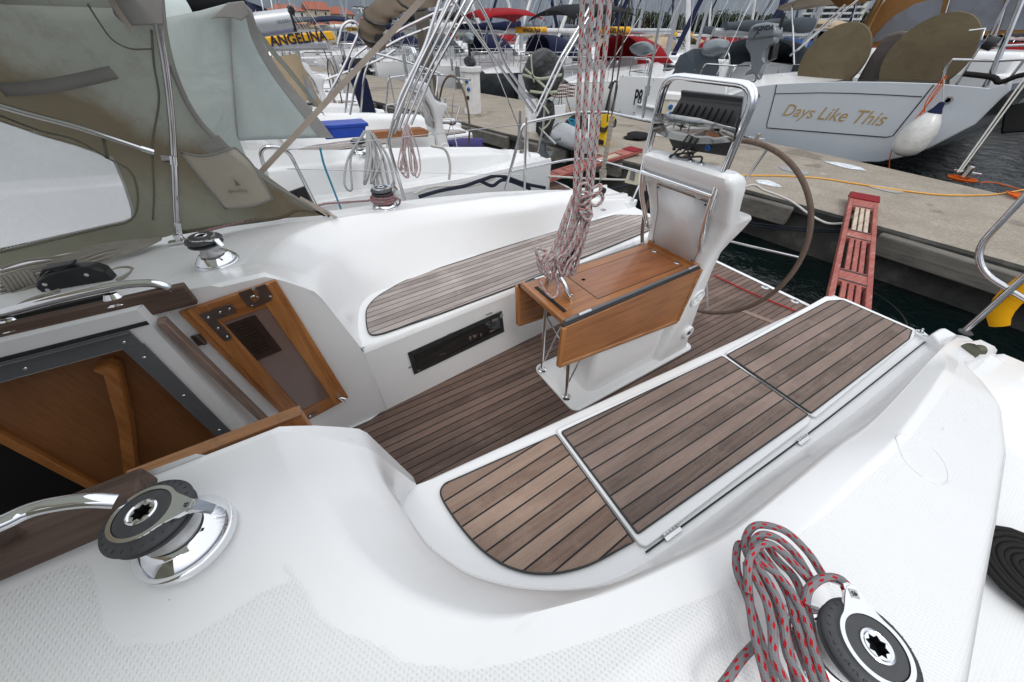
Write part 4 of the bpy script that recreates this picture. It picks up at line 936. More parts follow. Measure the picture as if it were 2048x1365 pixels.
for s, nm in ((-1, 'near'), (1, 'far')):
    if s < 0: C4 = [UY(1124, 652, yl), UY(1397, 536, yl), UY(1350, 640, yl), UY(1114, 728, yl)]
    else: C4 = [V3(.86, YC+tw+.018, .775), V3(1.85, YC+tw+.018, .775), V3(1.83, YC+tw+.03, .43), V3(.875, YC+tw+.03, .49)]
    mb = MB(); mb.prism(C4, (0, -.018*s*-1 if s > 0 else -.018, 0)); leaf = part('table_leaf', mb, M['varn_x'], table, bevel=.003)
    y_ = C4[0].y-(.012 if s < 0 else -.012)
    for i, (p, q) in enumerate(((0, 3), (3, 2), (2, 1))):
        a, b = C4[p].copy(), C4[q].copy(); a.y = b.y = y_-(.003 if s < 0 else -.003)
        cc = sum(C4, Vector())/4; off = .010; 
        mb = MB(); mb.beam(a, b, .026, .022, up=(0, 1, 0)); part('leaf_edging', mb, M['varn_worn'] if i else M['varn_z'], leaf, bevel=.006)
    mb = MB(); a, b = C4[0].lerp(C4[1], .02), C4[0].lerp(C4[1], .985); a.z += .012; b.z += .012; a.y = b.y = YC+s*(tw+.010); mb.tube([a, b], .0085, 8); part('hinge_rod', mb, M['alugrey'], leaf)
    mb = MB(); a, b = C4[0].copy(), C4[1].copy(); a.z += .002; b.z += .002; a.y = b.y = YC+s*(tw+.022); mb.beam(a, b, .018, .016); part('hinge_sealant', mb, M['seal'], leaf, bevel=.003)
    for t in (.10, .90):
        p = C4[0].lerp(C4[1], t)+V3(0, 0, .016); p.y = YC+s*(tw+.012); q = p+(C4[1]-C4[0]).normalized()*.075; mb = MB(); mb.tube([p, q], .0105, 10); part('leaf_hinge', mb, M['ss'], leaf)
# bail: stainless arch through the table that carries the mainsheet
mb = MB(); arch = [V3(1.05, .985, .03), V3(1.00, 1.025, .76), V3(.985, 1.04, .83), V3(.975, 1.075, .89), V3(.972, YC+.03, .912), V3(.975, 1.185, .89), V3(.985, 1.225, .83), V3(1.0, 1.24, .76), V3(1.052, 1.268, .03)]
mb.tube(smooth_line(arch[:1]+arch[1:-1]+arch[-1:], 5), .0115, 12); bail = part('mainsheet_bail', mb, M['chrome'], ang=60)
for y in (.985, 1.268):
    mb = MB(); mb.lathe([(.03, 0), (.03, .006), (.02, .009), (.015, .018), (.012, .018)], 20, Matrix.Translation((1.052, y, .030))); part('bail_foot', mb, M['chrome'], bail)
mb = MB(); mb.tube([V3(1.045, 1.0, .12), V3(1.15, 1.0, .42)], .005, 8); mb.tube([V3(1.045, 1.255, .12), V3(1.15, 1.24, .42)], .005, 8); mb.tube([V3(1.02, 1.24, .55), V3(1.15, 1.22, .30)], .005, 8); part('bail_stay', mb, M['ss'], bail)
# deck hardware near the stern
mb = MB(); rows = []
for t in range(9):
    a = math.pi*t/8; rows.append([V3(0, math.cos(a)*.028, math.sin(a)*.030), V3(.05, math.cos(a)*.028, math.sin(a)*.030)])
T = Matrix.Translation(U(1940, 702, .665)) @ Matrix.Rotation(-.5, 4, 'Z'); mb.loft(rows, M=T); mb.add([r[0] for r in rows], [tuple(range(9))], M=T); mb.add([r[1] for r in rows], [tuple(reversed(range(9)))], M=T)
mb.lathe([(.045, -.0), (.046, .004), (.03, .008), (0, .008)], 20, T @ Matrix.Rotation(-math.pi/2, 4, 'Y') @ Matrix.Scale(.85, 4)); part('stern_light', mb, simple('tarnished_bronze_green', (.12, .12, .085), .35, metal=.5), ang=40)
mb = MB(); p = U(1842, 668, .56); mb.box(p+V3(0, 0, .006), (.05, .03, .008), rz=.9); mb.tube([p+V3(-.02, 0, .015), p+V3(.02, .01, .015)], .007, 8); mb.tube([p+V3(0, .01, .01), p+V3(.0, .01, .03)], .005, 8); part('locker_latch', mb, M['chrome'])
mb = MB(); p = U(1206, 420, .66); mb.box(p, (.045, .03, .01)); part('pad_eye', mb, M['ss'])
mb = MB()
for x, y, a, q in DEB:
    z = deckz(x, y)+.0012
    if z > .7: mb.add([V3(x+math.cos(a)*q, y+math.sin(a)*q, z), V3(x-math.sin(a)*q*.25, y+math.cos(a)*q*.25, z+.001), V3(x-math.cos(a)*q, y-math.sin(a)*q, z), V3(x+math.sin(a)*q*.25, y-math.cos(a)*q*.25, z)], [(0, 1, 2, 3)])
tag(mb.build('leaf_litter', M['leather'], None, ang=0), 'scattered specks of dry leaf litter on the near white deck', 'litter', kind='stuff')
# oval moulded patch in the near coaming
pt = [U(a, b, .868) for a, b in [(1806, 866), (1808, 882), (1822, 912), (1855, 940), (1895, 958), (1915, 955), (1922, 940), (1915, 912), (1890, 882), (1855, 866), (1822, 858)]]
pt = [V3(p.x, p.y, deckz(p.x, p.y)+.0008) for p in smooth_line(pt, 4, True)]; mb = MB(); mb.tube(pt, .0022, 6, closed=True); part('moulded_ring', mb, M['gel2'])
# ---------------------------------------------------------------- sprayhood
YH = 2.46
hoodP = [(318, 0), (330, 100), (338, 200), (346, 300), (352, 400), (356, 466)]
aft = [(328, -8), (335, 60), (350, 130), (378, 200), (415, 255), (468, 300), (525, 345), (580, 385), (625, 412), (662, 430)]
hp_ = [UY(a, b, YH) for a, b in hoodP]; ap_ = [UY(a, b, YH+.02) for a, b in aft]
ap_ = resample(smooth_line([UY(312, -60, YH+.0)]+ap_, 5), 26); tp_ = resample(smooth_line([UY(298, -60, YH)]+hp_, 5), 26)
mb = MB(); rows = [[a.lerp(b, t)+V3(0, .035*math.sin(t*3.14), 0) for a, b in zip(tp_, ap_)] for t in [i/10 for i in range(11)]]
mb.loft(rows); hood = part('sprayhood', mb, M['canvas'], ang=80, label='stained green canvas sprayhood')
fl = resample([UY(-420, -60, YH-.10), UY(-420, 260, YH-.10), UY(-420, 700, YH-.10)], 26); tp2 = tp_
fwd = [p.lerp(q, .0) for p, q in zip(tp_, tp_)]
# side panel forward of the hoop, with an opening for the window
def sp(px, py): return UY(px, py, YH+.025*math.sin(max(0, min(1, px/330))*3.14)-.0006*max(0, -px+0))
OUT = [(-300, -60), (0, -60), (298, -60), (318, 0), (330, 100), (338, 200), (346, 300), (352, 400), (357, 470), (300, 480), (180, 498), (60, 522), (0, 534), (-300, 600), (-300, 300)]
WIN = [(-300, 180), (0, 244), (80, 272), (150, 292), (224, 318), (246, 370), (262, 420), (262, 436), (255, 440), (200, 452), (120, 470), (60, 484), (0, 497), (-300, 560), (-300, 400)]
o_ = resample([sp(*p) for p in OUT+[OUT[0]]], 120); 
def ringmatch(A, B):    # for every point of B nearest direction on A
    return A, B
cw = (60, 370)
def polar(poly, n=120):
    out = []
    P = poly+[poly[0]]
    for k in range(n+1):
        a = k/n*2*math.pi; d = (math.cos(a), math.sin(a)); best = None
        for (x0, y0), (x1, y1) in zip(P, P[1:]):
            ex, ey = x1-x0, y1-y0; den = d[0]*ey-d[1]*ex
            if abs(den) < 1e-9: continue
            t = ((x0-cw[0])*ey-(y0-cw[1])*ex)/den; u = ((x0-cw[0])*d[1]-(y0-cw[1])*d[0])/den
            if t > 0 and -1e-6 <= u <= 1+1e-6: best = t if best is None else max(best, t)
        out.append((cw[0]+d[0]*best, cw[1]+d[1]*best))
    return out
po, pw = polar(OUT), polar(WIN)
mb = MB(); mb.loft([[sp(a[0]*(1-t)+b[0]*t, a[1]*(1-t)+b[1]*t) for a, b in zip(po, pw)] for t in (0, .25, .5, .75, 1)])
part('hood_side', mb, M['canvas'], hood, ang=80)
mb = MB(); mb.loft([[sp(a[0]*t+cw[0]*(1-t), a[1]*t+cw[1]*(1-t)) for a in polar(WIN)] for t in (1.04, .7, .4, .1, .001)]); part('hood_window', mb, M['vinyl'], hood, ang=80)
xr = [(YC+1.36*math.sin(a), 1.86+.24*math.cos(a)) for a in [math.pi/2*(1-i/6) for i in range(13)]]
mb = MB(); mb.loft([[V3(x-.16*(1-abs(y-YC)/1.4), y, z) for y, z in xr] for x in (-.29, -.6, -.95, -1.35)]); part('hood_top', mb, M['canvas'], hood, ang=80)
mb = MB(); rows = [[V3(-1.35-.16*(1-abs(y-YC)/1.4), y, z) for y, z in xr], [V3(-1.95+.2*(1-abs(y-YC)/1.4), YC+(y-YC)*.98, 1.16) for y, z in xr]]; mb.loft(rows); part('hood_front', mb, M['vinyl'], hood, ang=80)
mb = MB(); mb.loft([[V3(-.9, -.26, z), V3(-1.35, -.26, z), V3(-1.95, -.2, z)] for z in (1.84, 1.4, .95)]); part('hood_side', mb, M['canvas'], hood, ang=80)
def tape(pts, w, mt='seamtape', d=.006, nm='seam_tape', n=5):
    P = smooth_line([UY(a, b, YH-d) for a, b in pts], n); L = []; Rr = []
    for i, p in enumerate(P):
        t = (P[min(i+1, len(P)-1)]-P[max(i-1, 0)]).normalized(); u = V3(-t.z, 0, t.x); u.normalize(); L.append(p+u*w/2); Rr.append(p-u*w/2)
    mb = MB(); mb.loft([L, Rr]); return part(nm, mb, M[mt], hood, ang=60, solid=.0015)
tape([(303, 60), (308, 130), (318, 200), (305, 290), (308, 380), (306, 440)], .008)
tape([(0, 180), (70, 176), (150, 163), (228, 145)], .045, 'canvas_grey', .008)
tape([(170, 0), (195, 40), (225, 80), (262, 98), (305, 98)], .006)
tape([(205, 270), (215, 318)], .012); tape([(0, 232), (80, 262), (150, 280), (214, 316), (262, 345), (276, 395), (262, 440), (200, 458), (0, 506)], .008)
tape([(340, 130), (378, 215), (425, 275), (500, 340), (600, 402), (650, 432)], .018, 'canvas_grey', .004)
tape([(660, 432), (600, 420), (560, 436), (460, 450), (360, 466)], .02, 'canvas', .004, 'hem')
mb = MB(); mb.prism([UY(a, b, YH-.02) for a, b in [(215, -30), (228, 30), (262, 60), (262, 52), (330, 50), (325, -30)]], (0, -.012, 0)); part('rolled_flap', mb, M['canvas_grey'], hood, bevel=.006)
mb = MB(); mb.beam(UY(215, -10, YH-.04), UY(262, 60, YH-.04), .02, .006, up=(0, 1, 0)); part('zip', mb, M['tan'], hood)
pk = [(362, 306), (412, 312), (470, 295), (505, 330), (545, 398), (505, 412), (450, 418)]
mb = MB(); mb.add([UY(a, b, YH-.012) for a, b in pk], [tuple(range(len(pk)))]); part('net_pocket', mb, M['mesh_bag'], hood)
for _p in ([pk[0], pk[1], pk[2]], [pk[0], pk[6]], [pk[2], pk[3], pk[4]], [pk[6], pk[5], pk[4]]): tape(_p, .010, 'canvas_grey', .016, 'pocket_binding')
mb = MB(); mb.prism([UY(a, b, YH-.006) for a, b in [(400, 292), (436, 270), (462, 296), (420, 308)]], (0, -.002, 0)); part('square_patch', mb, M['canvas_grey'], hood)
Mt = frame(UY(474, 380, YH-.0205), (1, 0, -.05), (0, 0, 1)); mb = text_mb('BAVARIA', .022, frame(UY(476, 383, YH-.021), UY(495, 383, YH)-UY(470, 384, YH), (0, 0, 1)), .0006)
c0 = UY(472, 372, YH-.021); mb.prism([c0, c0+V3(.022, 0, 0), c0+V3(.006, 0, .036)], (0, -.001, 0)); part('printed_mark', mb, M['seamtape'], hood, ang=0)
for P, r, nm in (([UY(282, -120, YH-.02)]+[UY(a, b, YH-.018) for a, b in [(308, 20), (330, 130), (344, 250), (350, 360), (356, 462)]]+[V3(-.615, YH-.05, .93)], .0135, 'hood_hoop'), ([UY(-300, 110, YH-.08), UY(0, 212, YH-.03), UY(160, 256, YH-.025), UY(300, 303, YH-.02)], .0125, 'hood_strut')):
    mb = MB(); mb.tube(P, r, 12, sm=4); part(nm, mb, M['ss'], hood, ang=60)
mb = MB(); mb.tube([UY(283, 297, YH-.022), UY(309, 305, YH-.022)], .0165, 12); mb.box(UY(337, 318, YH-.022), (.05, .02, .03), ry=.25); mb.tube([UY(346, 312, YH-.02), UY(348, 330, YH-.02)], .0175, 12); part('hoop_joint', mb, M['chrome'], hood)
mb = MB(); mb.tube([UY(355, 445, YH-.02), UY(357, 470, YH-.02)], .0165, 12); mb.box(U(352, 484, .955), (.06, .035, .012)); mb.box(U(354, 476, .975), (.02, .02, .03)); part('hoop_foot', mb, M['chrome'], hood)
mb = MB()
for q in ((662, 428), (655, 432)): mb.beam(UY(600, 395, YH), UY(*q, YH-.02), .014, .003, up=(0, 1, 0)); 
mb.beam(UY(655, 425, YH), U(672, 436, .93), .018, .006); part('hood_strap', mb, M['tan'], hood)
mb = MB(); a = UY(500, 368, 2.66); b = UY(862, -20, 2.45); mb.beam(a, b, .028, .003, up=(0, 1, 0)); part('webbing_strap', mb, M['tan'], hood)
# ---------------------------------------------------------------- coachroof line clutch
mb = MB(); pr = [(-.16, 0), (-.165, .03), (-.14, .055), (-.08, .078), (.02, .085), (.09, .075), (.12, .05), (.12, 0)]
a = U(100, 585, 1.0); b = U(240, 560, 1.0); dx = (b-a).normalized(); T = frame((a+b)/2+V3(0, .02, .0), dx, V3(0, 0, 1)); s_ = (b-a).length/.285
mb.prism([T @ V3(x*s_, z*1.0, .03) for x, z in pr], T.to_3x3() @ V3(0, 0, -.06)); cl_ = part('line_clutch', mb, M['black'], bevel=.006)
mb = MB(); mb.prism([T @ V3(x*s_, z, .022) for x, z in [(-.13, .062), (-.08, .085), (.03, .092), (.03, .100), (-.09, .095)]], T.to_3x3() @ V3(0, 0, -.044)); part('clutch_lever', mb, M['black'], cl_, bevel=.003)
mb = MB()
for x, z in ((-.12, .04), (-.13, .015), (.05, .05)): mb.lathe([(0, .004), (.007, .003), (.008, 0)], 14, T @ Matrix.Translation((x*s_, z, .030)) )
part('clutch_bolt', mb, M['ss'], cl_)
# ---------------------------------------------------------------- stern rails, bimini frame, backstay
def rail(name, pts, r=.0125, mt='ss', par=None, rd=.06):
    mb = MB(); mb.tube(rounded(pts, rd, 5) if rd else pts, r, 12); return part(name, mb, M[mt], par, ang=60)
pf = rail('pushpit', [U(1010, 382, .70), UY(1046, 247, 2.84), UY(1150, 226, 2.80), UX(1215, 225, 2.86), UX(1296, 242, 2.86), UX(1400, 262, 2.9)], .0135)
rail('pushpit_lower_rail', [UY(1022, 343, 2.84), UY(1130, 321, 2.82), UY(1160, 318, 2.80), UX(1200, 322, 2.86), UX(1290, 347, 2.86)], .0115, par=pf)
for a, b in (((1052, 236), (1049, 382)), ((1178, 226), (1176, 398)), ((1290, 345), (1264, 403))):
    A = UY(*a, 2.83) if a[0] < 1100 else UX(*a, 2.86); B = U(*b, .68) if a[0] < 1100 else U(*b, .62); rail('rail_post', [A, B], .0115, par=pf, rd=0)
mb = MB(); mb.tube([UX(1185, 322, 2.88), UX(1195, 298, 2.9)], .014, 12); part('rod_holder', mb, M['ss'], pf)
B0 = (0.80, 3.02, .69)
bim = rail('bimini_frame', [V3(.74, 2.87, .70), UY(776, 285, 2.87), UY(800, 195, 2.87), UY(850, 95, 2.87), UY(890, -30, 2.87)], .0125)
for q in ([(788, 268), (812, 190), (905, -20)], [(797, 262), (830, 170), (925, -20)], [(806, 262), (842, 172), (942, -20)], [(790, 240), (838, 130), (912, -20)], [(822, 250), (868, 140), (958, -20)]):
    rail('bimini_bow', [UY(a, b, 2.84+.01*(q[0][0] % 5)) for a, b in q], .0095, par=bim, rd=.04)
for q in ([(890, -20), (990, 120), (1066, 226)], [(942, -20), (975, 38), (1010, 130), (1070, 215)], [(1068, 228), (1120, 118), (1172, 30), (1196, -20)], [(1074, 232), (1128, 120), (1180, 30)]):
    rail('bimini_bow', [UY(a, b, 2.86) for a, b in q], .0105, par=bim, rd=.05)
for q in ([(640, 210), (755, 100), (900, 20)], [(700, 330), (800, 300), (830, 190)]): pass
bs = MB(); bs.tube([UX(1246, -20, 2.35), UX(1214, 245, 2.44)], .006, 8); bs.tube([UX(1262, -20, 2.36), UX(1222, 240, 2.44)], .006, 8); back = part('backstay', bs, simple('backstay_wire', (.13, .11, .09), .4, metal=.7))
mb = MB(); mb.tube([UX(1224, 232, 2.44), UX(1217, 280, 2.44), UX(1209, 325, 2.44), UX(1204, 350, 2.44)], lambda t: .021-.004*t, 12, sm=3)
for k in range(14): t = k/13; p = UX(1224, 235, 2.44).lerp(UX(1206, 345, 2.44), t); mb.tube([p+V3(math.cos(q)*.022, math.sin(q)*.022, .002*q) for q in [i*.785 for i in range(8)]], .003, 5, closed=True)
part('whipped_cover', mb, M['rope_beige'], back)
mb = MB(); 
for k in range(6): 
    p = UX(1206, 340+k*3.0, 2.44); mb.tube([p+V3(math.cos(q)*(.026+.004*(k % 2)), math.sin(q)*.026, .004*math.sin(q*2+k)) for q in [i*.6 for i in range(11)]], .006, 6, closed=True)
mb.tube([UX(1203, 350, 2.44), UX(1198, 375, 2.44), UX(1208, 392, 2.44)], .005, 6, sm=3); part('lashing', mb, M['rope_beige'], back)
mb = MB(); p = UX(1206, 382, 2.44)
for dy in (-.012, .012): mb.lathe([(0, .006), (.026, .005), (.03, 0), (.026, -.005), (0, -.006)], 20, Matrix.Translation(p+V3(0, dy, 0)) @ Matrix.Rotation(math.pi/2, 4, 'X'))
mb.box(p+V3(0, 0, -.035), (.02, .03, .03)); part('backstay_block', mb, M['black'], back)
mb = MB(); mb.tube([p+V3(0, 0, -.04), U(1203, 408, .68)], .006, 8); part('shackle', mb, M['ss'], back)
rail('rear_stay', [UX(1330, -20, 2.86), UX(1285, 238, 2.86)], .0105, rd=0, par=back)
mb = MB(); mb.tube([UX(1296, 172, 2.855), UX(1293, 192, 2.855)], .022, 12); mb.tube([UX(1292, 190, 2.855), UX(1287, 218, 2.855)], .017, 12); part('turnbuckle', mb, M['ss'], back)
pp_ = rail('pushpit', [U(1928, 664, .60), UX(2048, 556, 2.98), UX(2200, 420, 3.0)], .0155)
rail('pushpit_lower_rail', [UX(2130, 300, 3.05), UX(2048, 395, 3.03), UX(1953, 498, 3.0), UX(1966, 548, 3.0), UX(2060, 604, 2.97), UX(2200, 690, 2.94)], .0145, par=pp_, rd=.10)
mb = MB(); mb.lathe([(.030, 0), (.030, .006), (.022, .012), (.016, .012)], 24, Matrix.Translation(U(1930, 666, .602))); part('rail_foot', mb, M['rubber'], pp_)
# guardwires and stanchions along the far deck edge
mb = MB(); P = [UY(-100, 500, 2.92)]
gate = rail('gate_hoop', [U(640, 428, .72), UY(574, 296, 2.9), UY(516, 292, 2.9), U(560, 444, .74)], .0125, rd=.08)
for z0, z1 in ((292, 246), (330, 343)):
    mb = MB(); mb.tube([UY(574, z0+8, 2.9), UY(1040, z1+8 if z0 > 300 else 250, 2.84)], .0028, 6); part('guardwire', mb, M['ss'], gate)
for px in (1060, 900):
    pass
# ---------------------------------------------------------------- ropes and other loose things on deck
def rp(name, paths, r, mt, label, cat='rope', group=None, sm=5, n=9, closed=False):
    mb = MB()
    for P in paths: mb.tube(P, r, n, sm=sm, closed=closed)
    o = mb.build(name, M[mt], None, ang=80); return tag(o, label, cat, group)
z6 = lambda a, b, z: U(1300+a/2.738, 895+b/2.738, z)
S6 = [([(940, 690), (860, 570), (740, 460), (610, 425), (545, 455), (520, 540), (560, 640), (640, 760), (700, 900), (750, 1060), (800, 1290), (850, 1420)], 0),
 ([(880, 720), (800, 590), (700, 500), (610, 480), (560, 540), (600, 620), (700, 700), (790, 820), (860, 980), (900, 1130), (960, 1290), (1000, 1420)], .018),
 ([(1075, 750), (1040, 722), (980, 712), (920, 728), (865, 785), (850, 860)], .03),
 ([(560, 560), (490, 530), (472, 600), (480, 690), (520, 790), (560, 900), (620, 1100), (680, 1290), (700, 1420)], -.012),
 ([(540, 800), (535, 700), (545, 610), (590, 545), (650, 530), (720, 570), (800, 650), (880, 740)], .03),
 ([(530, 640), (540, 800), (560, 950), (590, 1100), (640, 1290), (660, 1420)], .012),
 ([(545, 520), (570, 520), (620, 590), (690, 690), (760, 820), (800, 960), (850, 1120), (900, 1290), (930, 1420)], .006),
 ([(535, 560), (550, 590), (590, 650), (660, 760), (720, 900), (740, 1040), (760, 1150), (830, 1290), (860, 1420)], .026),
 ([(600, 500), (640, 540), (700, 620), (780, 700), (830, 800), (870, 930), (890, 1080), (930, 1250)], -.004),
 ([(545, 640), (590, 740), (640, 850), (670, 1000), (680, 1150), (740, 1290), (760, 1420)], .032),
 ([(575, 1080), (500, 1160), (430, 1260), (380, 1330), (340, 1400)], -.02)]
rp('coiled_rope', [[z6(a, b, .955+dz+.02*math.sin(i/len(P)*3.1)) for i, (a, b) in enumerate(P)] for P, dz in S6], .0078, 'rope_red', 'thick grey rope with red flecks looped over the winch in the near right corner', n=14)
# sheet wound on the far coaming winch with its tail running forward
def turns(c, r0, z0, nturn, pitch, n=24, jit=.0):
    return [Vector(c)+V3(math.cos(k/n*6.283)*(r0+jit*math.sin(k*.9)), math.sin(k/n*6.283)*(r0+jit*math.sin(k*.7)), z0+pitch*k/n) for k in range(int(n*nturn))]
cw_ = Vector(wc_)
P = turns(cw_, .052, .052, 3.0, .016)+turns(cw_, .068, .10, 3.2, -.014, jit=.004)+turns(cw_, .078, .05, 2.5, .013, jit=.006)
tail = [cw_+V3(.03, .065, .07), cw_+V3(-.1, .06, .055), U(650, 408, .93), U(596, 424, .94), U(525, 436, .95), U(460, 450, .99), U(400, 466, 1.04)]
rp('winch_sheet', [P, [cw_+V3(.05, -.05, .09), cw_+V3(.1, -.05, .06), cw_+V3(.075, -.02, .01), cw_+V3(.04, .05, .02)], tail], .0068, 'rope_red', 'grey red-flecked sheet wound round the far coaming winch and led forward', sm=2)
# mainsheet falls and hanging coil
YM = 1.13
falls = []
for (a, b), (c2, d2) in zip(((1166, -20), (1186, -20), (1204, -20), (1222, -20)), ((1149, 400), (1158, 402), (1172, 398), (1182, 392))):
    falls.append([UY(a, b, YM+.03*(a > 1190)), UY((a+c2)/2, (b+d2)/2, YM+.015), UY(c2, d2, YM)])
coil = []
rc = random.Random(3)
for i in range(13):
    tx = 1150+rc.uniform(-6, 22); bx = 1082+i*5.6+rc.uniform(-3, 3); by = 575-abs(i-6)*6+rc.uniform(-22, 6); dy = rc.uniform(-.035, .035)
    coil.append([UY(tx, 388+rc.uniform(0, 14), YM+dy*.3), UY(tx-22+i*2.5, 440, YM+dy), UY((tx+bx)/2-12, 500, YM+dy*1.2), UY(bx-9, by-30, YM+dy), UY(bx, by, YM+dy), UY(bx+11, by-24, YM+dy*.8), UY((tx+bx)/2+8, 500, YM+dy*.6), UY(tx-3+i*1.6, 435, YM+dy*.3), UY(tx+7, 392, YM)])
k_ = UY(1168, 398, YM)
wrapr = [[k_+V3(math.cos(a)*.028, math.sin(a)*.03, .02*math.sin(a+j)+(.012*j-.03)) for a in [q*.6 for q in range(11)]] for j in range(5)]
lob = [[UY(1178, 392, YM-.02), UY(1198, 386, YM-.03), UY(1206, 398, YM-.03), UY(1192, 412, YM-.02), UY(1174, 404, YM)], [UY(1182, 378, YM-.01), UY(1202, 370, YM-.03), UY(1196, 388, YM-.03), UY(1176, 400, YM)], [UY(1158, 420, YM-.03), UY(1172, 440, YM-.04), UY(1184, 430, YM-.04), UY(1170, 415, YM-.03)], [UY(1150, 405, YM-.02), UY(1160, 370, YM-.02), UY(1178, 372, YM-.02), UY(1180, 396, YM-.02)]]
low = [[UY(1078, 560, YM-.03), UY(1092, 585, YM-.05), UY(1108, 596, YM-.06), UY(1116, 578, YM-.04), UY(1110, 545, YM-.03)]]
_mb = MB()
for P in falls: _mb.tube(P, .0088, 10, sm=5)
rp('mainsheet', coil+wrapr+lob+low, .0066, 'rope_sheet', 'pale red-flecked rope falling from above and coiled over the table', n=10)
_o = bpy.data.objects['mainsheet']; _f = _mb.build('sheet_fall', M['rope_sheet'], _o, ang=80)
mb = MB()
for dy in (-.014, .014): mb.prism([UY(a, b, YM+.02+dy) for a, b in [(1128, 505), (1140, 480), (1150, 500), (1148, 530), (1136, 552), (1124, 540)]], (0, .006, 0))
mb.lathe([(0, .012), (.03, .012), (.03, -.012), (0, -.012)], 20, Matrix.Translation(UY(1137, 516, YM+.02)) @ Matrix.Rotation(math.pi/2, 4, 'X'))
blk = mb.build('mainsheet_block', M['black'], None, bevel=.002); tag(blk, 'black pulley block hanging among the rope coils above the table', 'pulley block')
mb = MB(); mb.tube([UY(1134, 548, YM+.02), V3(.975, YM, .90)], .007, 8); mb.build('shackle', M['chrome'], blk)
# beige lines heaped on the far coachroof
P = []
rc = random.Random(9)
for i in range(9):
    o = i*7.5
    P.append([U(0, 600-o*1.05, .99+.004*i), U(60+rc.uniform(-10, 10), 575-o*.9, 1.0+.003*i), U(130, 548-o*.6, 1.0+.004*i), U(200+rc.uniform(-10, 10), 520-o*.45, 1.0), U(262, 500-o*.3, .985), U(300+rc.uniform(-10, 14), 486-o*.1, .975), U(318+rc.uniform(-5, 5), 480+rc.uniform(-5, 5), .97), U(290, 492+rc.uniform(-8, 3), .98), U(180, 530, .99)])
P += [[U(-40, 640, 1.02), U(40, 610, 1.02), U(120, 580, 1.03)], [U(-40, 655, 1.02), U(60, 600, 1.03), U(110, 588, 1.03)], [U(235, 560, 1.03), U(262, 545, .99), U(262, 536, .985), U(240, 536, .98), U(215, 545, .98)]]
rp('halyard_tails', P, .0062, 'rope_beige', 'beige lines lying in a long heap beside the clutch on the far coachroof')
c1 = U(45, 562, 1.02); P = []
ax = (U(90, 552, 1.02)-U(0, 575, 1.02)).normalized()
for k in range(7):
    ce = c1+ax*(k*.0125-.04); P.append([ce+V3(0, 0, math.cos(a)*.032)+ax.cross(V3(0, 0, 1))*math.sin(a)*.030+ax*.004*math.sin(a*2) for a in [q*.52 for q in range(13)]])
rp('coiled_halyard', P, .0066, 'rope_beige', 'beige line wound into a tight bundle at the left edge of the far coachroof', sm=2)
c = U(2068, 1148, .635); P = []
for k in range(7):
    r = .03+.0175*k; P.append([c+V3(math.cos(a)*r, math.sin(a)*r*.9, .002*math.sin(a*3)+.003*(k % 2)) for a in [q/20*6.283 for q in range(20)]])
rp('coiled_mooring_line', P, .0095, 'rope_black', 'black rope coiled flat on the side deck at the right edge', closed=True, sm=1, n=8)
rp('red_cord', [[U(1428, 551, .02), U(1500, 585, .02), U(1592, 623, .02)]], .006, 'rope_redc', 'thin red cord stretched over the teak stern platform', 'cord')
# yellow lifebuoy in its cover on the near stern rail
mb = MB(); cc = UX(2075, 600, 3.06); mb.tube([cc+V3(0, -.05, 0)+V3(.02*math.sin(a), .14*math.cos(a)*.9, .20*math.sin(a)) for a in [math.radians(d) for d in range(-60, 245, 15)]], lambda t: .055-.02*abs(2*t-1)**3, 12); lb = mb.build('lifebuoy', M['yellowc'], None, ang=80); tag(lb, 'yellow horseshoe lifebuoy on the stern rail at the right edge', 'lifebuoy')
# ---------------------------------------------------------------- setting: water, dock
mb = MB(); mb.add([(-900, -900, WATER), (1500, -900, WATER), (1500, 1500, WATER), (-900, 1500, WATER)], [(0, 1, 2, 3)]); tag(mb.build('water', M['water'], None, ang=0), kind='structure')
DZ = .15
M['paper'] = simple('printed_paper', (.62, .66, .70), .8, var=.35, nscale=14, dirt=(.30, .27, .22))
near = [(6.25, -12), (5.95, -.15), (5.66, 2.7), (5.30, 4.3), (4.85, 6.2), (4.5, 7.4), (4.0, 10), (3.1, 14), (.2, 28), (-6, 56)]
far = [(8.75, -12), (8.8, .3), (9.0, 2.6), (9.0, 4.6), (8.45, 8.2), (7.6, 12), (6.8, 16), (4.2, 28), (-2, 56)]
def dock_x(y, tab):
    for (a, b), (c, d) in zip(tab, tab[1:]):
        if y <= d: return a+(c-a)*(y-b)/(d-b)
    return tab[-1][0]
ring = [V3(a, b, DZ) for a, b in near]+[V3(a, b, DZ) for a, b in reversed(far)]
ys_ = [-12+i*.5 for i in range(137)]
mb = MB(); rnd.seed(5)
rows = [[V3(dock_x(y, near)+rnd.uniform(-.008, .008), y, DZ), *[V3(dock_x(y, near)*(1-t)+dock_x(y, far)*t, y, DZ+rnd.uniform(-.002, .002)) for t in (.02, .2, .4, .6, .8, .98)], V3(dock_x(y, far)+rnd.uniform(-.008, .008), y, DZ)] for y in ys_]
rows = [list(reversed(r)) for r in rows]
mb.loft(rows); 
mb.loft([[V3(dock_x(y, near), y, DZ) for y in ys_], [V3(dock_x(y, near)-.02, y, DZ-.03) for y in ys_], [V3(dock_x(y, near)-.01, y, DZ-.11) for y in ys_], [V3(dock_x(y, near)+.05, y, DZ-.12) for y in ys_], [V3(dock_x(y, near)+.06, y, WATER-.3) for y in ys_]], 1)
mb.loft([[V3(dock_x(y, far), y, DZ) for y in ys_], [V3(dock_x(y, far), y, WATER-.3) for y in ys_]], 1)
dock = mb.build('dock', [M['concrete'], M['concrete_wall']], None, ang=30); tag(dock, kind='structure')
def dpart(name, mb, mt, **k): return mb.build(name, mt, dock, **k)
y = -6.0
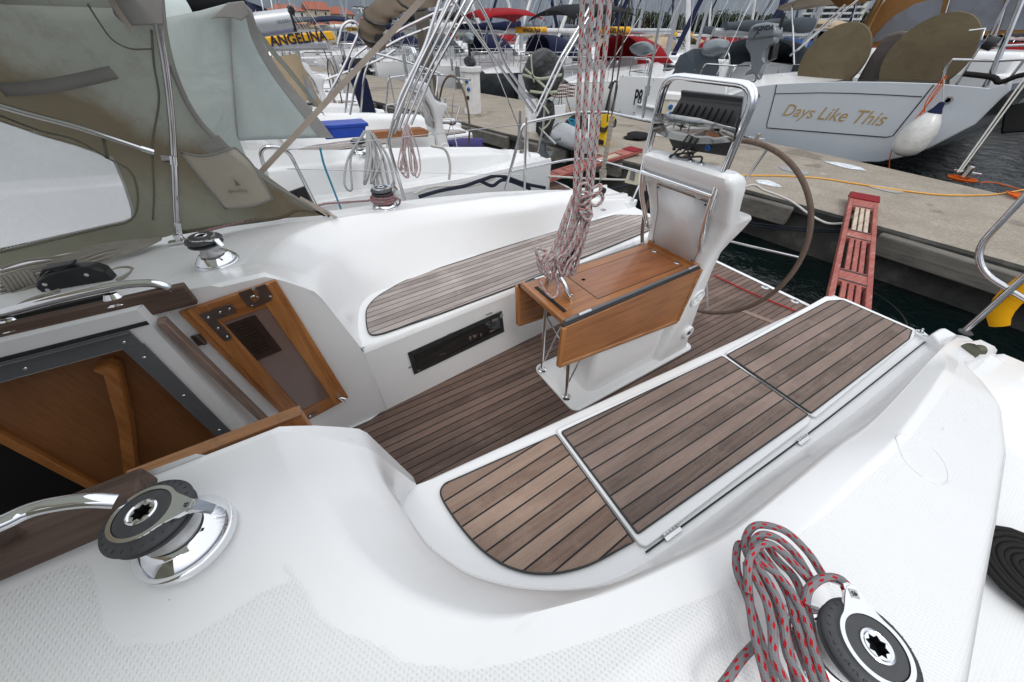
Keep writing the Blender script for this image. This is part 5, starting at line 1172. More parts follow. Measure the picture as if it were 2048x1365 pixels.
for y0, y1 in ((-6, -3.2), (-2.6, .95), (1.9, 4.2), (4.6, 5.6), (5.8, 7.1), (7.4, 9.6), (10.2, 13), (13.6, 17)):
    a = V3(dock_x(y0, near)-.05, y0, DZ-.165); b = V3(dock_x(y1, near)-.06, y1, DZ-.165)
    mb = MB(); mb.beam(a, b, .13, .235); dpart('fender_timber', mb, M['darkwood'], bevel=.018)
    for t in (.12, .88):
        p = a.lerp(b, t)+V3(-.058, 0, .0); mb = MB(); mb.lathe([(.018, 0), (.018, .004), (0, .004)], 14, Matrix.Translation(p) @ Matrix.Rotation(-math.pi/2, 4, 'Y')); dpart('bolt_hole', mb, M['void'])
def bollard(px, py, label):
    p = U(px, py, DZ); r = empty('dock_bollard', p, .3, label, 'bollard', 'bollards along the dock')
    T = Matrix.Translation(p)
    mb = MB(); mb.lathe([(.055, 0), (.055, .17), (.064, .19), (.064, .205), (.045, .21), (.04, .19)], 24, T @ Matrix.Rotation(.06, 4, 'Y')); mb.build('bollard_post', M['ss'], r, ang=40)
    mb = MB(); mb.box(p+V3(0, 0, .006), (.2, .22, .012)); mb.build('bollard_plate', M['ss'], r, bevel=.002)
    mb = MB(); mb.tube([p+V3(.03, -.15, .13), p+V3(-.03, .15, .13)], .012, 10); mb.build('bollard_pin', M['ss'], r)
    return p
pb = bollard(1920, 362, 'stainless bollard ringed with orange rope at the right end of the dock')
pb2 = bollard(1507, 291, 'stainless bollard on the dock just behind the steering wheel')
def lay(name, paths, r, mt, label, cat='rope', sm=5, closed=False, n=7, group=None):
    mb = MB()
    for P in paths: mb.tube(P, r, n, sm=sm, closed=closed)
    return tag(mb.build(name, M[mt], None, ang=80), label, cat, group)
rings = [[pb+V3(math.cos(a)*(.11+.010*k), math.sin(a)*(.15+.010*k), .015+.012*(k % 3)) for a in [q*.42 for q in range(15)]] for k in range(3)]
lay('mooring_rope', rings+[[pb+V3(.05, -.2, .02), U(1990, 366, DZ+.01), U(2060, 385, DZ+.01)]], .008, 'rope_orange', 'orange rope ringed round the bollard at the right', sm=2)
c = U(2050, 400, DZ)
lay('coiled_rope', [[c+V3(math.cos(a)*(.07+.022*k), math.sin(a)*(.12+.025*k), .012+.008*k+.01*math.sin(a*2+k)) for a in [q*.42 for q in range(15)]] for k in range(5)], .007, 'rope_orange', 'orange rope coiled loosely on the dock at the right edge', sm=2)
lay('water_hose', [[U(a, b, DZ+.012) for a, b in [(1380, 346), (1480, 351), (1560, 352), (1640, 357), (1700, 366), (1800, 381), (1880, 390), (1950, 391), (2000, 388), (2070, 376)]]], .011, 'hose', 'yellow hose running along the concrete dock', 'hose')
lay('mooring_line', [[UX(2048+90, 30, 9.9), UX(2046, 160, 9.6), U(1915, 345, DZ+.14)], [UX(2160, 30, 9.9), UX(2052, 165, 9.6), U(1920, 345, DZ+.14)]], .011, 'rope_white', 'doubled white line leading down to the bollard at the right', sm=1)
lay('mooring_line', [[V3(3.0, 1.9, .35), UX(1490, 374, 5.0), UX(1530, 382, 5.35), UX(1580, 402, 5.5), UX(1620, 430, 5.55), UX(1655, 447, 5.6), UX(1692, 447, 5.62)]], .014, 'rope_white', 'white mooring line sagging past the wheel to the foot of our gangway')
lay('mooring_line', [[UX(1430, 438, 5.2), UX(1500, 446, 5.5), UX(1600, 457, 5.6), UX(1694, 461, 5.62)], [UX(1436, 442, 5.2), UX(1500, 451, 5.5), UX(1600, 462, 5.6), UX(1694, 465, 5.62)]], .010, 'rope_navy', 'doubled dark blue mooring line under the fender timber behind the wheel')
lay('mooring_line', [[UX(940, 348, 1.9), U(1075, 352, .42), U(1180, 358, .35), U(1290, 362, .30), U(1320, 365, .2)]], .014, 'rope_white', "white twisted line from the next yacht's quarter to the dock", sm=3)
lay('mooring_line', [[U(1180, 382, .3), U(1240, 375, .3), U(1300, 355, .3)]], .012, 'rope_navy', 'blue line passing just behind the backstay block', sm=3)
lay('trailing_line', [[V3(3.2, .05, .3), U(1810, 640, .0), U(1770, 600, -.2), U(1700, 560, -.4)]], .007, 'rope_black', 'thin dark line dropping into the water right of our gangway')
# ---------------------------------------------------------------- gangways
def gangway(a, b, w, th, label, worn=True, nslot=4, feet=True):
    a, b = Vector(a), Vector(b); L = (b-a).length; d = (b-a).normalized(); T = frame(a, d, V3(0, 0, 1).cross(d)); r = empty('gangway', a, 0, label, 'gangway', 'red wooden gangways between sterns and dock')
    mb = MB(); n = 3; solid = .27; unit = (L-.28-solid*(n))/n
    for s in (-1, 1): mb.box((L/2, s*(w/2-.022), 0), (L, .044, th), T)
    x = 0
    segs = []
    for i in range(n):
        segs.append((x, x+unit)); x += unit
        mb.box((x+solid/2, 0, 0), (solid, w-.088, th*.94), T); x += solid
    mb.box((L-.14, 0, 0), (.28, w-.088, th*.94), T)
    g = mb.build('gangway_frame', M['redplank'], r, bevel=.004)
    for x0, x1 in segs:
        for k in range(nslot-1):
            y = -w/2+.044+(w-.088)*(k+1)/nslot; mb = MB(); mb.box(((x0+x1)/2, y, th*.28), (x1-x0, .038, th*.42), T); mb.build('slat', M['pale_worn'] if x1 > L*.7 else M['redplank'], r, bevel=.003)
    for x0, x1 in segs:
        for x in (x0-.035, x1+.035):
            if .05 < x < L-.25: mb = MB(); mb.box((x, 0, th/2+.001), (.022, w*.72, .003), T); mb.build('grip_strip', M['black'], r)
    mb = MB(); mb.box((L-.12, 0, th/2+.006), (.24, w+.012, .012), T); mb.box((L+.004, 0, 0), (.012, w+.012, th+.02), T); mb.build('carpet_pad', M['redcarpet'], r, bevel=.003)
    return r
def onray(px, py, D):     # point at a horizontal distance
    d = ray(px, py); k = D/math.hypot(d.x, d.y); return V3(d.x*k, d.y*k, H+d.z*k)
gangway((3.30, .335, .10), U(1727, 394, .235)+V3(0, 0, .0), .30, .055, 'red wooden gangway with red carpet pad, directly astern of the near teak seat')
gangway(V3(3.15, 4.55, .10), U(1272, 300, .22), .27, .055, "red wooden gangway from the next yacht, seen beyond the backstay")
R = random.Random(44)
for (px, py, w, h, lab) in ((1535, 366, .14, .22, 'torn white paper stuck to the dock edge behind the wheel'), (1690, 332, .16, .34, 'torn white paper on the dock below the pale grey transom'), (1590, 342, .18, .26, 'grey scrap of tape on the dock above the yellow hose'), (1770, 378, .16, .24, 'faded scrap of paper between the yellow hose and the gangway')):
    c_ = U(px, py, DZ+.006); P = [c_+V3(math.cos(a)*w*R.uniform(.7, 1.1), math.sin(a)*h*R.uniform(.7, 1.1), 0) for a in [k/11*6.283 for k in range(11)]]
    mb = MB(); mb.prism([p-V3(0, 0, .002) for p in P], (0, 0, .004)); m_ = M['paper'] if 'white' in lab else M['alu']; tag(mb.build('paper_scrap', m_, None, ang=0), lab, 'paper scrap')
# ---------------------------------------------------------------- power pedestals
def pedestal(px, py, h, w, rot, label, top=None):
    p = U(px, py, DZ); r = empty('power_pedestal', p, rot, label, 'power pedestal', 'white power pedestals on the dock')
    T = Matrix.Translation(p) @ Matrix.Rotation(rot, 4, 'Z')
    mb = MB(); mb.box((0, 0, h/2), (w, w, h), T); mb.build('column', M['white'], r, bevel=.015)
    mb = MB(); mb.box((0, 0, h-.05), (w*1.18, w*1.25, .12), T); mb.build('cap', M['white'], r, bevel=.02)
    for i, z in enumerate((h*.72, h*.56, h*.38)):
        mb = MB(); mb.lathe([(.045, 0), (.045, .03), (.035, .05), (0, .05)], 16, T @ Matrix.Translation((-w/2, -.0-.04*(i % 2), z)) @ Matrix.Rotation(-math.pi/2-.3, 4, 'Y')); mb.build('socket', M['blueplug'] if i < 2 else M['black'], r)
    mb = MB(); mb.box((-w/2-.003, w*.30, h*.5), (.006, w*.25, h*.7), T); mb.build('cover_strip', M['cream'], r)
    return p, T
pA, _ = pedestal(1328, 272, .78, .34, .5, 'white power pedestal with blue sockets beside the wide white transom')
pB, TB = pedestal(946, 228, 1.02, .34, .45, 'tall white power pedestal on the dock left of the rolled cover')
pedestal(1035, 175, 1.0, .34, .4, 'distant white power pedestal beyond the wrapped outboard')
rb = random.Random(12)
def lumpy(name, c, sx, sy, sz, mt, label, cat, seed=1, n=14, m=9, amp=.18, parent=None, flat=True):
    R = random.Random(seed); ph = [R.uniform(0, 6.28) for _ in range(8)]; mb = MB(); rows = []
    for i in range(m+1):
        t = math.pi*i/m; row = []
        for k in range(n):
            a = 2*math.pi*k/n; q = 1+amp*math.sin(2*a+ph[0]+t*2)*math.sin(t)+amp*.7*math.sin(3*a+ph[1]-3*t)+amp*.5*math.sin(5*a+ph[2]+5*t)
            z = math.cos(t)*sz*(1 if math.cos(t) > 0 or not flat else .35)
            row.append(Vector(c)+V3(math.cos(a)*math.sin(t)*sx*q, math.sin(a)*math.sin(t)*sy*q, z+(.35*sz if flat else 0)))
        rows.append(row)
    mb.loft(rows, closed=True); o = mb.build(name, M[mt], parent, ang=60)
    return tag(o, label, cat) if not parent else o
lumpy('bin_liner', pB+V3(0, 0, 1.02), .15, .17, .17, 'binbag', 'crumpled black bag sitting on the tall power pedestal', 'bag', 3)
# covered small motor on a stand above it
mb = MB(); pm = pB+V3(0, 0, 1.15); mb.tube([pm, pm+V3(0, 0, .35)], .035, 10); o = mb.build('stored_outboard', M['black'], None, ang=50); tag(o, 'small outboard under a grey hood standing on the tall power pedestal', 'outboard motor')
lumpy('motor_hood', pm+V3(0, 0, .42), .13, .17, .11, 'obgrey', '', '', 8, parent=o, flat=False)
# rolled grey cover, pressure washer, basket and bags on the dock
mb = MB(); a, b = U(1085, 252, DZ+.17), U(1178, 291, DZ+.15); R = random.Random(2); ph = [R.uniform(0, 6) for _ in range(9)]; rows = []
dd = (b-a).normalized(); nn = dd.cross(V3(0, 0, 1)); 
for i in range(17):
    t = i/16; c_ = a.lerp(b, t); q = .21*(1-.28*abs(math.sin(t*3.14-1.57))**4)*(1-.22*math.exp(-((t-.42)/.035)**2)); rows.append([c_+nn*math.cos(u)*q*(1.25+.12*math.sin(3*u+ph[0]+t*5))+V3(0, 0, max(-.17, math.sin(u)*q*(.95+.12*math.sin(4*u+ph[1]+6*t)))) for u in [k/18*6.283 for k in range(18)]])
mb.loft(rows, closed=True); mb.add(rows[0], [tuple(reversed(range(18)))]); mb.add(rows[-1], [tuple(range(18))]); o = mb.build('rolled_cover', canvas('grey_tarpaulin', (.42, .44, .46), (.32, .33, .35), .6), None, ang=60); tag(o, 'rolled grey tarpaulin tied round its middle on the dock', 'tarpaulin')
mb = MB(); t = .42; c_ = a.lerp(b, t); mb.tube([c_+nn*math.cos(u)*.21+V3(0, 0, max(-.15, math.sin(u)*.185)) for u in [k/16*6.283 for k in range(16)]], .008, 6, closed=True); mb.build('tie_cord', M['rope_black'], o)
p = U(1200, 291, DZ); o = empty('pressure_washer', p, 0, 'yellow and black pressure washer standing on the dock', 'pressure washer')
mb = MB(); mb.prism([p+V3(0, y_, z_) for y_, z_ in [(-.14, 0), (.12, 0), (.13, .16), (.08, .2), (.10, .52), (-.04, .56), (-.12, .5), (-.09, .22)]], (.18, 0, 0)); mb.build('washer_body', M['yellow'], o, bevel=.02)
mb = MB(); mb.tube([p+V3(.09, -.05, .5), p+V3(.12, -.07, .95), p+V3(.12, .05, 1.0), p+V3(.09, .06, .5)], .016, 8, sm=3); mb.build('washer_handle', M['black'], o)
mb = MB(); mb.tube([p+V3(.02, .03, .56), p+V3(.0, -.04, .92), p+V3(-.04, -.05, 1.02)], .02, 8); mb.box(p+V3(-.02, -.05, .98), (.07, .03, .11), ry=.5); mb.build('spray_gun', M['black'], o)
for k in range(3): mb = MB(); mb.tube([p+V3(-.03+.22*(math.sin(u) > 0), -.02+.13*math.cos(u), .36+.09*math.sin(u)+.03*k-.03) for u in [q*.5 for q in range(13)]], .012, 7, closed=True); mb.build('hose_loop', M['black'], o)
mb = MB(); mb.box(p+V3(.09, .0, .06), (.19, .20, .10)); mb.build('wheel_base', M['black'], o, bevel=.02)
lumpy('canvas_bag', U(1275, 277, DZ), .30, .26, .09, 'blackc', 'black bag lying flat beside the left power pedestal', 'bag', 5)
lumpy('kit_bag', U(1150, 262, DZ), .34, .20, .24, 'blackc', 'black bag of gear behind the rolled grey tarpaulin', 'bag', 6)
mb = MB(); mb.tube([U(1150, 250, DZ+.3)+V3(R.uniform(-.1, .1), R.uniform(-.2, .2), R.uniform(-.03, .08)) for _ in range(14)], .012, 6, sm=3); tag(mb.build('tangled_line', M['rope_blue'], None), 'bright blue line tangled on the black gear bag', 'rope')
p = U(1118, 232, DZ); o = empty('dock_trolley', p, 0, 'rusty wire basket on thin legs on the dock', 'basket')
mb = MB()
for z_ in (.45, .52, .6, .68): mb.tube([p+V3(sx*.28, sy*.22, z_) for sx, sy in ((-1, -1), (1, -1), (1, 1), (-1, 1))], .010, 6, closed=True)
for k in range(10): mb.tube([p+V3(-.28+.062*k, -.22, .45), p+V3(-.28+.062*k, -.22, .68)], .006, 5); mb.tube([p+V3(-.28, -.22+.049*k, .45), p+V3(-.28, -.22+.049*k, .68)], .006, 5)
mb.build('wire_basket', simple('rusty_wire', (.12, .035, .02), .7, var=.4), o)
for sx, sy in ((-1, -1), (1, -1), (1, 1), (-1, 1)): mb = MB(); mb.tube([p+V3(sx*.1, sy*.1, .45), p+V3(sx*.28, sy*.22, 0)], .011, 6); mb.build('leg', M['black'], o)
mb = MB(); R = random.Random(8)
for k in range(7):
    mb.tube([U(1112, 232, .62)+V3(-.18+.06*k, 0, 0), U(1112, 232, .62)+V3(-.18+.06*k, 0, .17)], .035, 8)
tag(mb.build('bottle_row', M['acryl'], None), 'water bottles and cartons standing in the rusty basket', 'bottles', kind='stuff')
# mooring piling behind the next yacht
mb = MB(); p = U(868, 232, DZ); mb.lathe([(.17, -1.0), (.165, 3.6), (.12, 3.65), (0, 3.66)], 14, Matrix.Translation(p)); tag(mb.build('mooring_pile', M['pinkwood'], None, ang=50), 'tall grey timber pile rising from the dock beyond the next yacht', 'pile')

# ---------------------------------------------------------------- the next yacht: a sister of ours
def recolour(o, frm, to):
    if o.type == 'MESH':
        for sl in o.material_slots:
            if sl.material == frm: sl.link = 'OBJECT'; sl.material = to
for ch in yacht.children_recursive: pass
SKIP = {'chart_plotter', 'line_clutch', 'webbing_strap', 'bimini_frame', 'mainsheet_bail', 'cockpit_table', 'printed_mark', 'net_pocket', 'square_patch', 'rolled_flap', 'zip', 'hood_window', 'companionway_door', 'gate_hoop', 'cabin_interior', 'veneer_panel', 'rear_stay', 'hood_strap', 'seam_tape', 'hem'}
OFF = V3(.10, 4.32, 0)
def ctree(o, parent, off=None):
    c = o.copy(); COL.objects.link(c)
    if parent: c.parent = parent; c.matrix_parent_inverse = o.matrix_parent_inverse.copy()
    if off is not None: c.location = o.location+off
    if o.name.split('.')[0] == 'sprayhood' or (o.parent and o.parent.name.split('.')[0] == 'sprayhood'): recolour(c, M['canvas'], M['canvas_light']) if CTM == 0 else recolour(c, M['canvas'], M['canvas_grey'])
    for ch in list(o.children):
        if ch.name.split('.')[0] in (SKIP if CTM == 0 else SKIP2): continue
        ctree(ch, c)
    return c
SKIP2 = SKIP | {'screw', 'frame_screw', 'clutch_bolt', 'panel_screw', 'flaking_patch', 'hem', 'seam_tape', 'louvre', 'lid_hinge', 'deck_filler', 'moulded_ring', 'pushpit'}
CTM = 0
n1 = ctree(yacht, None, OFF); tag(n1, 'white yacht moored next to ours, with a pale green sprayhood', 'sailing yacht', 'yachts moored on our side of the dock')
yacht['group'] = 'yachts moored on our side of the dock'
CTM = 1
n2 = ctree(yacht, None, V3(-.75, 8.7, 0)); tag(n2, 'white yacht two berths from ours, with a dull green sprayhood', 'sailing yacht', 'yachts moored on our side of the dock')
def npart(name, mb, mt, par=n1, **k): return mb.build(name, M[mt] if isinstance(mt, str) else mt, par, **k)
# outer pale cloth of the next sprayhood, seen from outside
YN = 3.0+.02
cl = [[(325, 36), (330, 120), (350, 200), (400, 300), (480, 400)], [(400, 22), (395, 130), (430, 230), (460, 290), (500, 330)], [(460, 6), (462, 110), (468, 190), (472, 240), (476, 282)], [(486, 4), (505, 80), (545, 150), (590, 210), (640, 276)], [(496, 20), (520, 86), (560, 150), (610, 210), (662, 276)]]
ydep = [2.98, 3.0, 3.02, 3.3, 3.5]
rows = [resample(smooth_line([UY(a, b, yd_+.02*i) for i, (a, b) in enumerate(r)], 4), 24) for r, yd_ in zip(cl, ydep)]
mb = MB(); mb.loft(rows); h1 = npart('sprayhood_side', mb, 'canvas_light', ang=80, solid=.004)
mb = MB(); mb.tube([p+V3(0, -.01, 0) for p in rows[2]], .004, 6); mb.build('seam', M['canvas_grey'], h1)
mb = MB(); mb.loft([[p+V3(.0, -.012, 0) for p in rows[3]], [p+V3(0.02, -.012, 0) for p in rows[4]]]); mb.build('edge_binding', M['canvas_grey'], h1, ang=80)
mb = MB(); mb.prism([UY(a, b, 2.97) for a, b in [(420, 38), (455, 6), (488, 2), (500, 30), (482, 42), (462, 36), (440, 36)]], (0, -.01, 0)); mb.build('zip_cowl', M['canvas_grey'], h1, bevel=.004)
mb = MB(); mb.prism([UY(a, b, 3.2) for a, b in [(494, 214), (512, 209), (516, 221), (500, 224)]], (0, -.004, 0)); mb.build('cloth_patch', M['canvas_grey'], h1)
text_o = text_mb('BAVARIA', .045, frame(UY(578, 256, 3.33), UY(598, 254, 3.33)-UY(560, 259, 3.33), (0, 0, 1)), .001); text_o.build('printed_name', M['canvas_grey'], h1, ang=0)
mb = MB(); rows = [resample(smooth_line([UY(a, b, y_) for a, b in r], 4), 16) for r, y_ in (([(500, 20), (530, 90), (580, 150), (632, 214)], 3.75), ([(482, 6), (540, 90), (590, 150), (650, 232)], 4.9))]
mb.loft(rows); mb.build('sprayhood_far_side', M['canvas'], h1, ang=80, solid=.004)
mb = MB(); mb.prism([UY(a, b, 3.62) for a, b in [(478, 420), (612, 372), (622, 398), (628, 412), (470, 440)]], (0, .02, 0)); npart('cabin_window', mb, 'tint')
rows = [resample(smooth_line([UY(a, b, y_) for a, b in r], 4), 14) for r, y_ in (([(530, 118), (548, 150), (560, 190), (575, 215)], 7.5), ([(562, 112), (585, 150), (598, 180), (602, 214)], 7.52), ([(592, 108), (602, 140), (608, 180), (612, 214)], 7.55), ([(597, 112), (615, 150), (632, 185), (648, 214)], 7.9))]
mb = MB(); mb.loft(rows); bh_ = mb.build('sprayhood_side', M['beige'], n2, ang=80)
mb = MB(); mb.prism([UY(a, b, 7.62) for a, b in [(606, 150), (636, 200), (603, 196)]], (0, -.02, 0)); mb.build('hood_window', M['vinyl2'], bh_)
# boom of the next yacht above its hood, and other deck details
mb = MB(); a = UY(300, 78, 5.3); b = UY(582, 42, 5.3); d_ = (b-a).normalized(); rows = []
for p in (a-d_*3, b): rows.append([p+V3(0, .06*math.cos(u), .095*math.sin(u)) for u in [k/14*6.283 for k in range(14)]])
mb.loft(rows, closed=True); mb.add(rows[-1], [tuple(range(14))]); bm = npart('boom', mb, 'alu', ang=50)
mb = MB(); mb.box(b+V3(.01, 0, .0), (.03, .1, .17)); mb.lathe([(.03, -.02), (.04, 0), (.03, .02)], 12, Matrix.Translation(b+V3(.03, 0, .08)) @ Matrix.Rotation(1.57, 4, 'X')); mb.build('boom_end', M['black'], bm, bevel=.008)
mb = MB(); rows = []
for i in range(12): t = i/11; p = (a-d_*3).lerp(b-d_*.35, t)+V3(0, 0, .20); rows.append([p+V3(0, .10*math.cos(u)*(1+.1*math.sin(i*2)), .13*math.sin(u)*(1-.5*t**6)+.03*math.sin(i)) for u in [k/10*6.283 for k in range(10)]])
mb.loft(rows, closed=True); mb.add(rows[-1], [tuple(range(10))]); mb.build('stacked_sail_cover', M['blackc'], bm, ang=70)
mb = text_mb('SELDEN', .035, frame(UY(566, 41, 5.22)+V3(0, -.02, -.01), d_, (0, 0, 1)), .001); mb.build('boom_lettering', M['ink'], bm, ang=0)
def deckbox(px, py, py2, y, name, mt): pass
mb = MB(); bb = [UY(a, b, 4.9) for a, b in [(643, 256), (733, 250), (728, 274), (652, 280)]]; mb.prism(bb, (0, .30, 0)); o = mb.build('plastic_tub', M['bin'], None, bevel=.01); tag(o, 'blue plastic tub on the seat of the next yacht', 'tub')
mb = MB(); mb.prism([p+V3(0, -.01, .0) for p in [bb[0]+V3(-.02, 0, .02), bb[1]+V3(.02, 0, .02), bb[1]+V3(.02, 0, -.015), bb[0]+V3(-.02, 0, -.015)]], (0, .32, 0)); mb.build('tub_rim', M['bin'], o, bevel=.006)
mb = MB(); mb.prism([UY(a, b, 5.0) for a, b in [(742, 264), (845, 257), (858, 262), (857, 274), (748, 279)]], (0, .12, 0)); npart('cockpit_table', mb, 'varn_x', bevel=.01)
lumpy('fender_cushion', UX(925, 290, 2.6), .42, .16, .09, 'purple', 'purple cushion on the after deck of the next yacht', 'cushion', 21, flat=False)
lumpy('fender_cushion', UX(888, 292, 2.3), .20, .14, .07, 'purple', 'smaller purple cushion left of the longer one', 'cushion', 22, flat=False)
lumpy('compass_cover', UX(868, 212, 2.15), .10, .14, .13, 'rubber', 'black domed compass cover on the next yacht', 'compass cover', 23, flat=False, amp=.03)
def hank(name, top, bot, mt, label, n=6, w=.05, seed=1, r=.007):
    R = random.Random(seed); P = []
    for i in range(n):
        dx = R.uniform(-w, w); dl = R.uniform(-.10, .02); t_, b_ = Vector(top), Vector(bot)
        P.append([t_+V3(dx*.2, 0, 0), t_.lerp(b_, .5)+V3(dx*1.2, R.uniform(-.02, .02), 0), b_+V3(dx, 0, dl), b_+V3(dx+.05*(1 if dx > 0 else -1), 0, dl+.05), t_.lerp(b_, .5)+V3(dx*1.7+.02, 0, 0), t_+V3(dx*.2+.01, 0, 0)])
    return rp(name, P, r, mt, label, n=7, sm=5)
hank('rope_hank', UY(811, 248, 3.2), UY(822, 344, 3.05), 'rope_sheet', 'white and red rope hank hanging from the next guardrail', 7, .05, 3, .006)
hank('sheet_tail', UY(733, 262, 3.95), UY(722, 365, 3.55), 'rope_grey', 'grey rope draped over the coaming winch of the next yacht', 4, .10, 5, .010)
hank('sheet_tail', UY(742, 268, 3.95), UY(768, 372, 3.55), 'rope_grey', 'grey rope falling aft of the same coaming winch', 4, .09, 6, .010)
hank('rope_hank', UX(1040, 222, 3.1), UX(1043, 330, 3.1), 'rope_grey', 'grey hank hanging from the pushpit left of the wrapped outboard', 5, .05, 7, .007)
lay('hatch_line', [[UY(a, b, 2.88) for a, b in [(640, 296), (648, 330), (664, 372), (684, 424)]]], .007, 'rope_blue', 'turquoise line running down to our far side deck', sm=4)
rp('fender_rope', [[UY(a, b, 3.3) for a, b in [(862, 292), (890, 300), (900, 330), (898, 360)]]], .012, 'rope_white', 'cream rope looped over the coaming of the next yacht')
rp('deck_line', [[UY(a, b, 2.95) for a, b in [(838, 394), (880, 382), (930, 372), (965, 360), (1000, 352), (1050, 368), (1090, 376)]], [UY(a, b, 2.95) for a, b in [(960, 362), (985, 372), (1010, 360), (1060, 378)]]], .016, 'rope_navy', 'thick navy rope lying along the far toe rail')
rp('deck_line', [[UY(a, b, 3.1) for a, b in [(828, 388), (860, 375), (900, 372), (940, 368), (990, 356), (960, 368), (920, 376)]]], .011, 'rope_white', 'cream twisted rope lying along the far toe rail')
rp('knotted_cord', [[UY(a, b, 2.9) for a, b in [(552, 400), (560, 408), (545, 412), (538, 402), (556, 404), (566, 428), (570, 438)]], [UY(a, b, 2.9) for a, b in [(560, 404), (574, 424), (566, 438)]]], .010, 'rope_redc', 'red cord knotted at the foot of the far guardrail', 'cord')
# outboard wrapped in black bags on its bracket
o = empty('wrapped_outboard', UX(1085, 330, 3.15), 0, 'outboard motor wrapped in black plastic and pale tape', 'outboard motor')
hd = UX(1085, 150, 3.2)
lumpy('wrapped_cowl', hd, .21, .26, .26, 'binbag', '', '', 31, parent=o, flat=False, n=28, m=18, amp=.13)
mb = MB(); rows = []
for (a, b, w) in ((1085, 205, .15), (1092, 235, .12), (1086, 262, .11), (1088, 272, .07)): c_ = UX(a, b, 3.2); rows.append([c_+V3(math.cos(u)*w*1.1, math.sin(u)*w, .02*math.sin(3*u)) for u in [k/14*6.283 for k in range(14)]])
mb.loft(rows, closed=True); mb.build('wrapped_leg', M['binbag'], o, ang=60)
M['tape'] = simple('pale_masking_tape', (.42, .45, .33), .6)
for nm_, rr_ in (('tape', [(1045, 150), (1080, 158), (1124, 150)]), ('tape', [(1062, 108), (1064, 140), (1068, 165)]), ('tape', [(1050, 138), (1085, 170), (1105, 190)]), ('tape', [(1060, 183), (1085, 186), (1115, 184)]), ('tape', [(1072, 200), (1090, 216), (1098, 228)]), ('tape', [(1082, 262), (1096, 250), (1102, 240)])):
    mb = MB(); P = smooth_line([UX(a, b, 2.93) for a, b in rr_], 4); mb.loft([[p+V3(0, 0, .014) for p in P], [p-V3(0, 0, .014) for p in P]] if abs(rr_[0][0]-rr_[-1][0]) > 12 else [[p+V3(0, .014, 0) for p in P], [p-V3(0, .014, 0) for p in P]]); mb.build('tape', M['tape'], o, ang=80, solid=.004)
mb = MB(); mb.prism([UX(a, b, 3.2) for a, b in [(1075, 284), (1088, 284), (1086, 324), (1080, 322), (1076, 305)]], (.05, 0, 0)); mb.prism([UX(a, b, 3.2) for a, b in [(1076, 282), (1104, 278), (1104, 284), (1078, 288)]], (.16, 0, 0))
for k in range(3):
    c_ = UX(1093, 303, 3.2); u = k*2.09+1.2; mb.prism([c_, c_+V3(.03, math.cos(u-.35)*.12, math.sin(u-.35)*.12), c_+V3(-.01, math.cos(u+.3)*.12, math.sin(u+.3)*.12)], (.008, 0, 0))
mb.build('skeg_and_propeller', M['obgrey'], o, bevel=.003)
mb = MB(); mb.box(UX(1062, 232, 3.0), (.12, .10, .36)); mb.tube([UX(1054, 200, 3.0), UX(1054, 330, 3.0)], .022, 10); mb.build('outboard_bracket', M['white'], o, bevel=.01)
o = empty('outboard_basket', UX(1270, 330, 2.9), 0, 'cream plastic holder clamped to our stern rail left of the pedestal', 'holder')
mb = MB(); mb.prism([UX(a, b, 2.9) for a, b in [(1257, 340), (1282, 344), (1274, 372), (1248, 366)]], (.05, 0, 0)); mb.build('holder_body', M['cream'], o, bevel=.008)
mb = MB(); mb.prism([UX(a, b, 2.885) for a, b in [(1263, 338), (1270, 339), (1266, 362), (1258, 360)]], (.01, 0, 0)); mb.build('holder_strap', M['alugrey'], o)
# ---------------------------------------------------------------- "Days Like This"
def hullcurve(B, t):      # outline half-width along the hull, t = 0 stern .. 1 bow
    return B/2*(.90+.10*math.sin(min(t/.45, 1)*math.pi/2))*(1 if t < .45 else max(.02, (1-((t-.45)/.55)**2.1)))
dl = empty('sailing_yacht', (9.7, 3.3, WATER), 0, 'pale grey yacht Days Like This with khaki wheel covers, stern to the dock', 'sailing yacht', 'yachts moored across the dock')
XT = 9.62
TO = [(1493, 177), (1551, 169.5), (1620, 166), (1689, 164.5), (1780, 165.5), (1871, 168.7), (1906, 172), (1978, 178), (2019, 169), (2016, 182), (1999, 196), (1947, 248), (1861, 293), (1810, 312), (1758, 323), (1689, 323.6), (1640, 318), (1586, 308), (1530, 292), (1489, 272), (1484, 235)]
T0 = [UX(a, b, XT) for a, b in TO]
cy0, cz0 = 3.28, .55
def trow(x, k, kz=1, dz=0): return [V3(x, cy0+(p.y-cy0)*k, (cz0+(p.z-cz0)*kz+dz)) for p in T0]
mb = MB(); rows = [trow(XT, 1)]+[trow(XT+d, k, kz, dz) for d, k, kz, dz in ((1.2, 1.05, 1.03, 0), (3, 1.09, 1.05, -.0), (6, 1.05, 1.07, .0), (8.5, .75, 1.1, .05), (10.8, .35, 1.15, .15), (12.2, .02, 1.2, .3))]
mb.loft(rows[1:], 0, closed=True); mb.loft(rows[:2], 0, closed=True)
dh = mb.build('hull', M['greyhull'], dl, ang=30)
ctr = sum(T0, Vector())/len(T0)
mb = MB(); t1 = [p+V3(-.012, 0, 0) for p in T0]; t2 = [p+(p-ctr)*.015 for p in T0]; mb.add([p for p in t1], [tuple(reversed(range(len(t1))))]); mb.loft([t1+[t1[0]], t2+[t2[0]]]); mb.build('transom', M['gelgrey'], dl, ang=20)
def tline(pts, r=.010, nm='door_groove', mt='seal', d=.014, par=dl):
    mb = MB(); mb.tube([UX(a, b, XT-d) for a, b in pts], r, 6); return mb.build(nm, M[mt], par)
tline([(1553, 170), (1550, 187), (1534, 248), (1534, 256), (1545, 257), (1772, 275), (1786, 272), (1868, 170)])
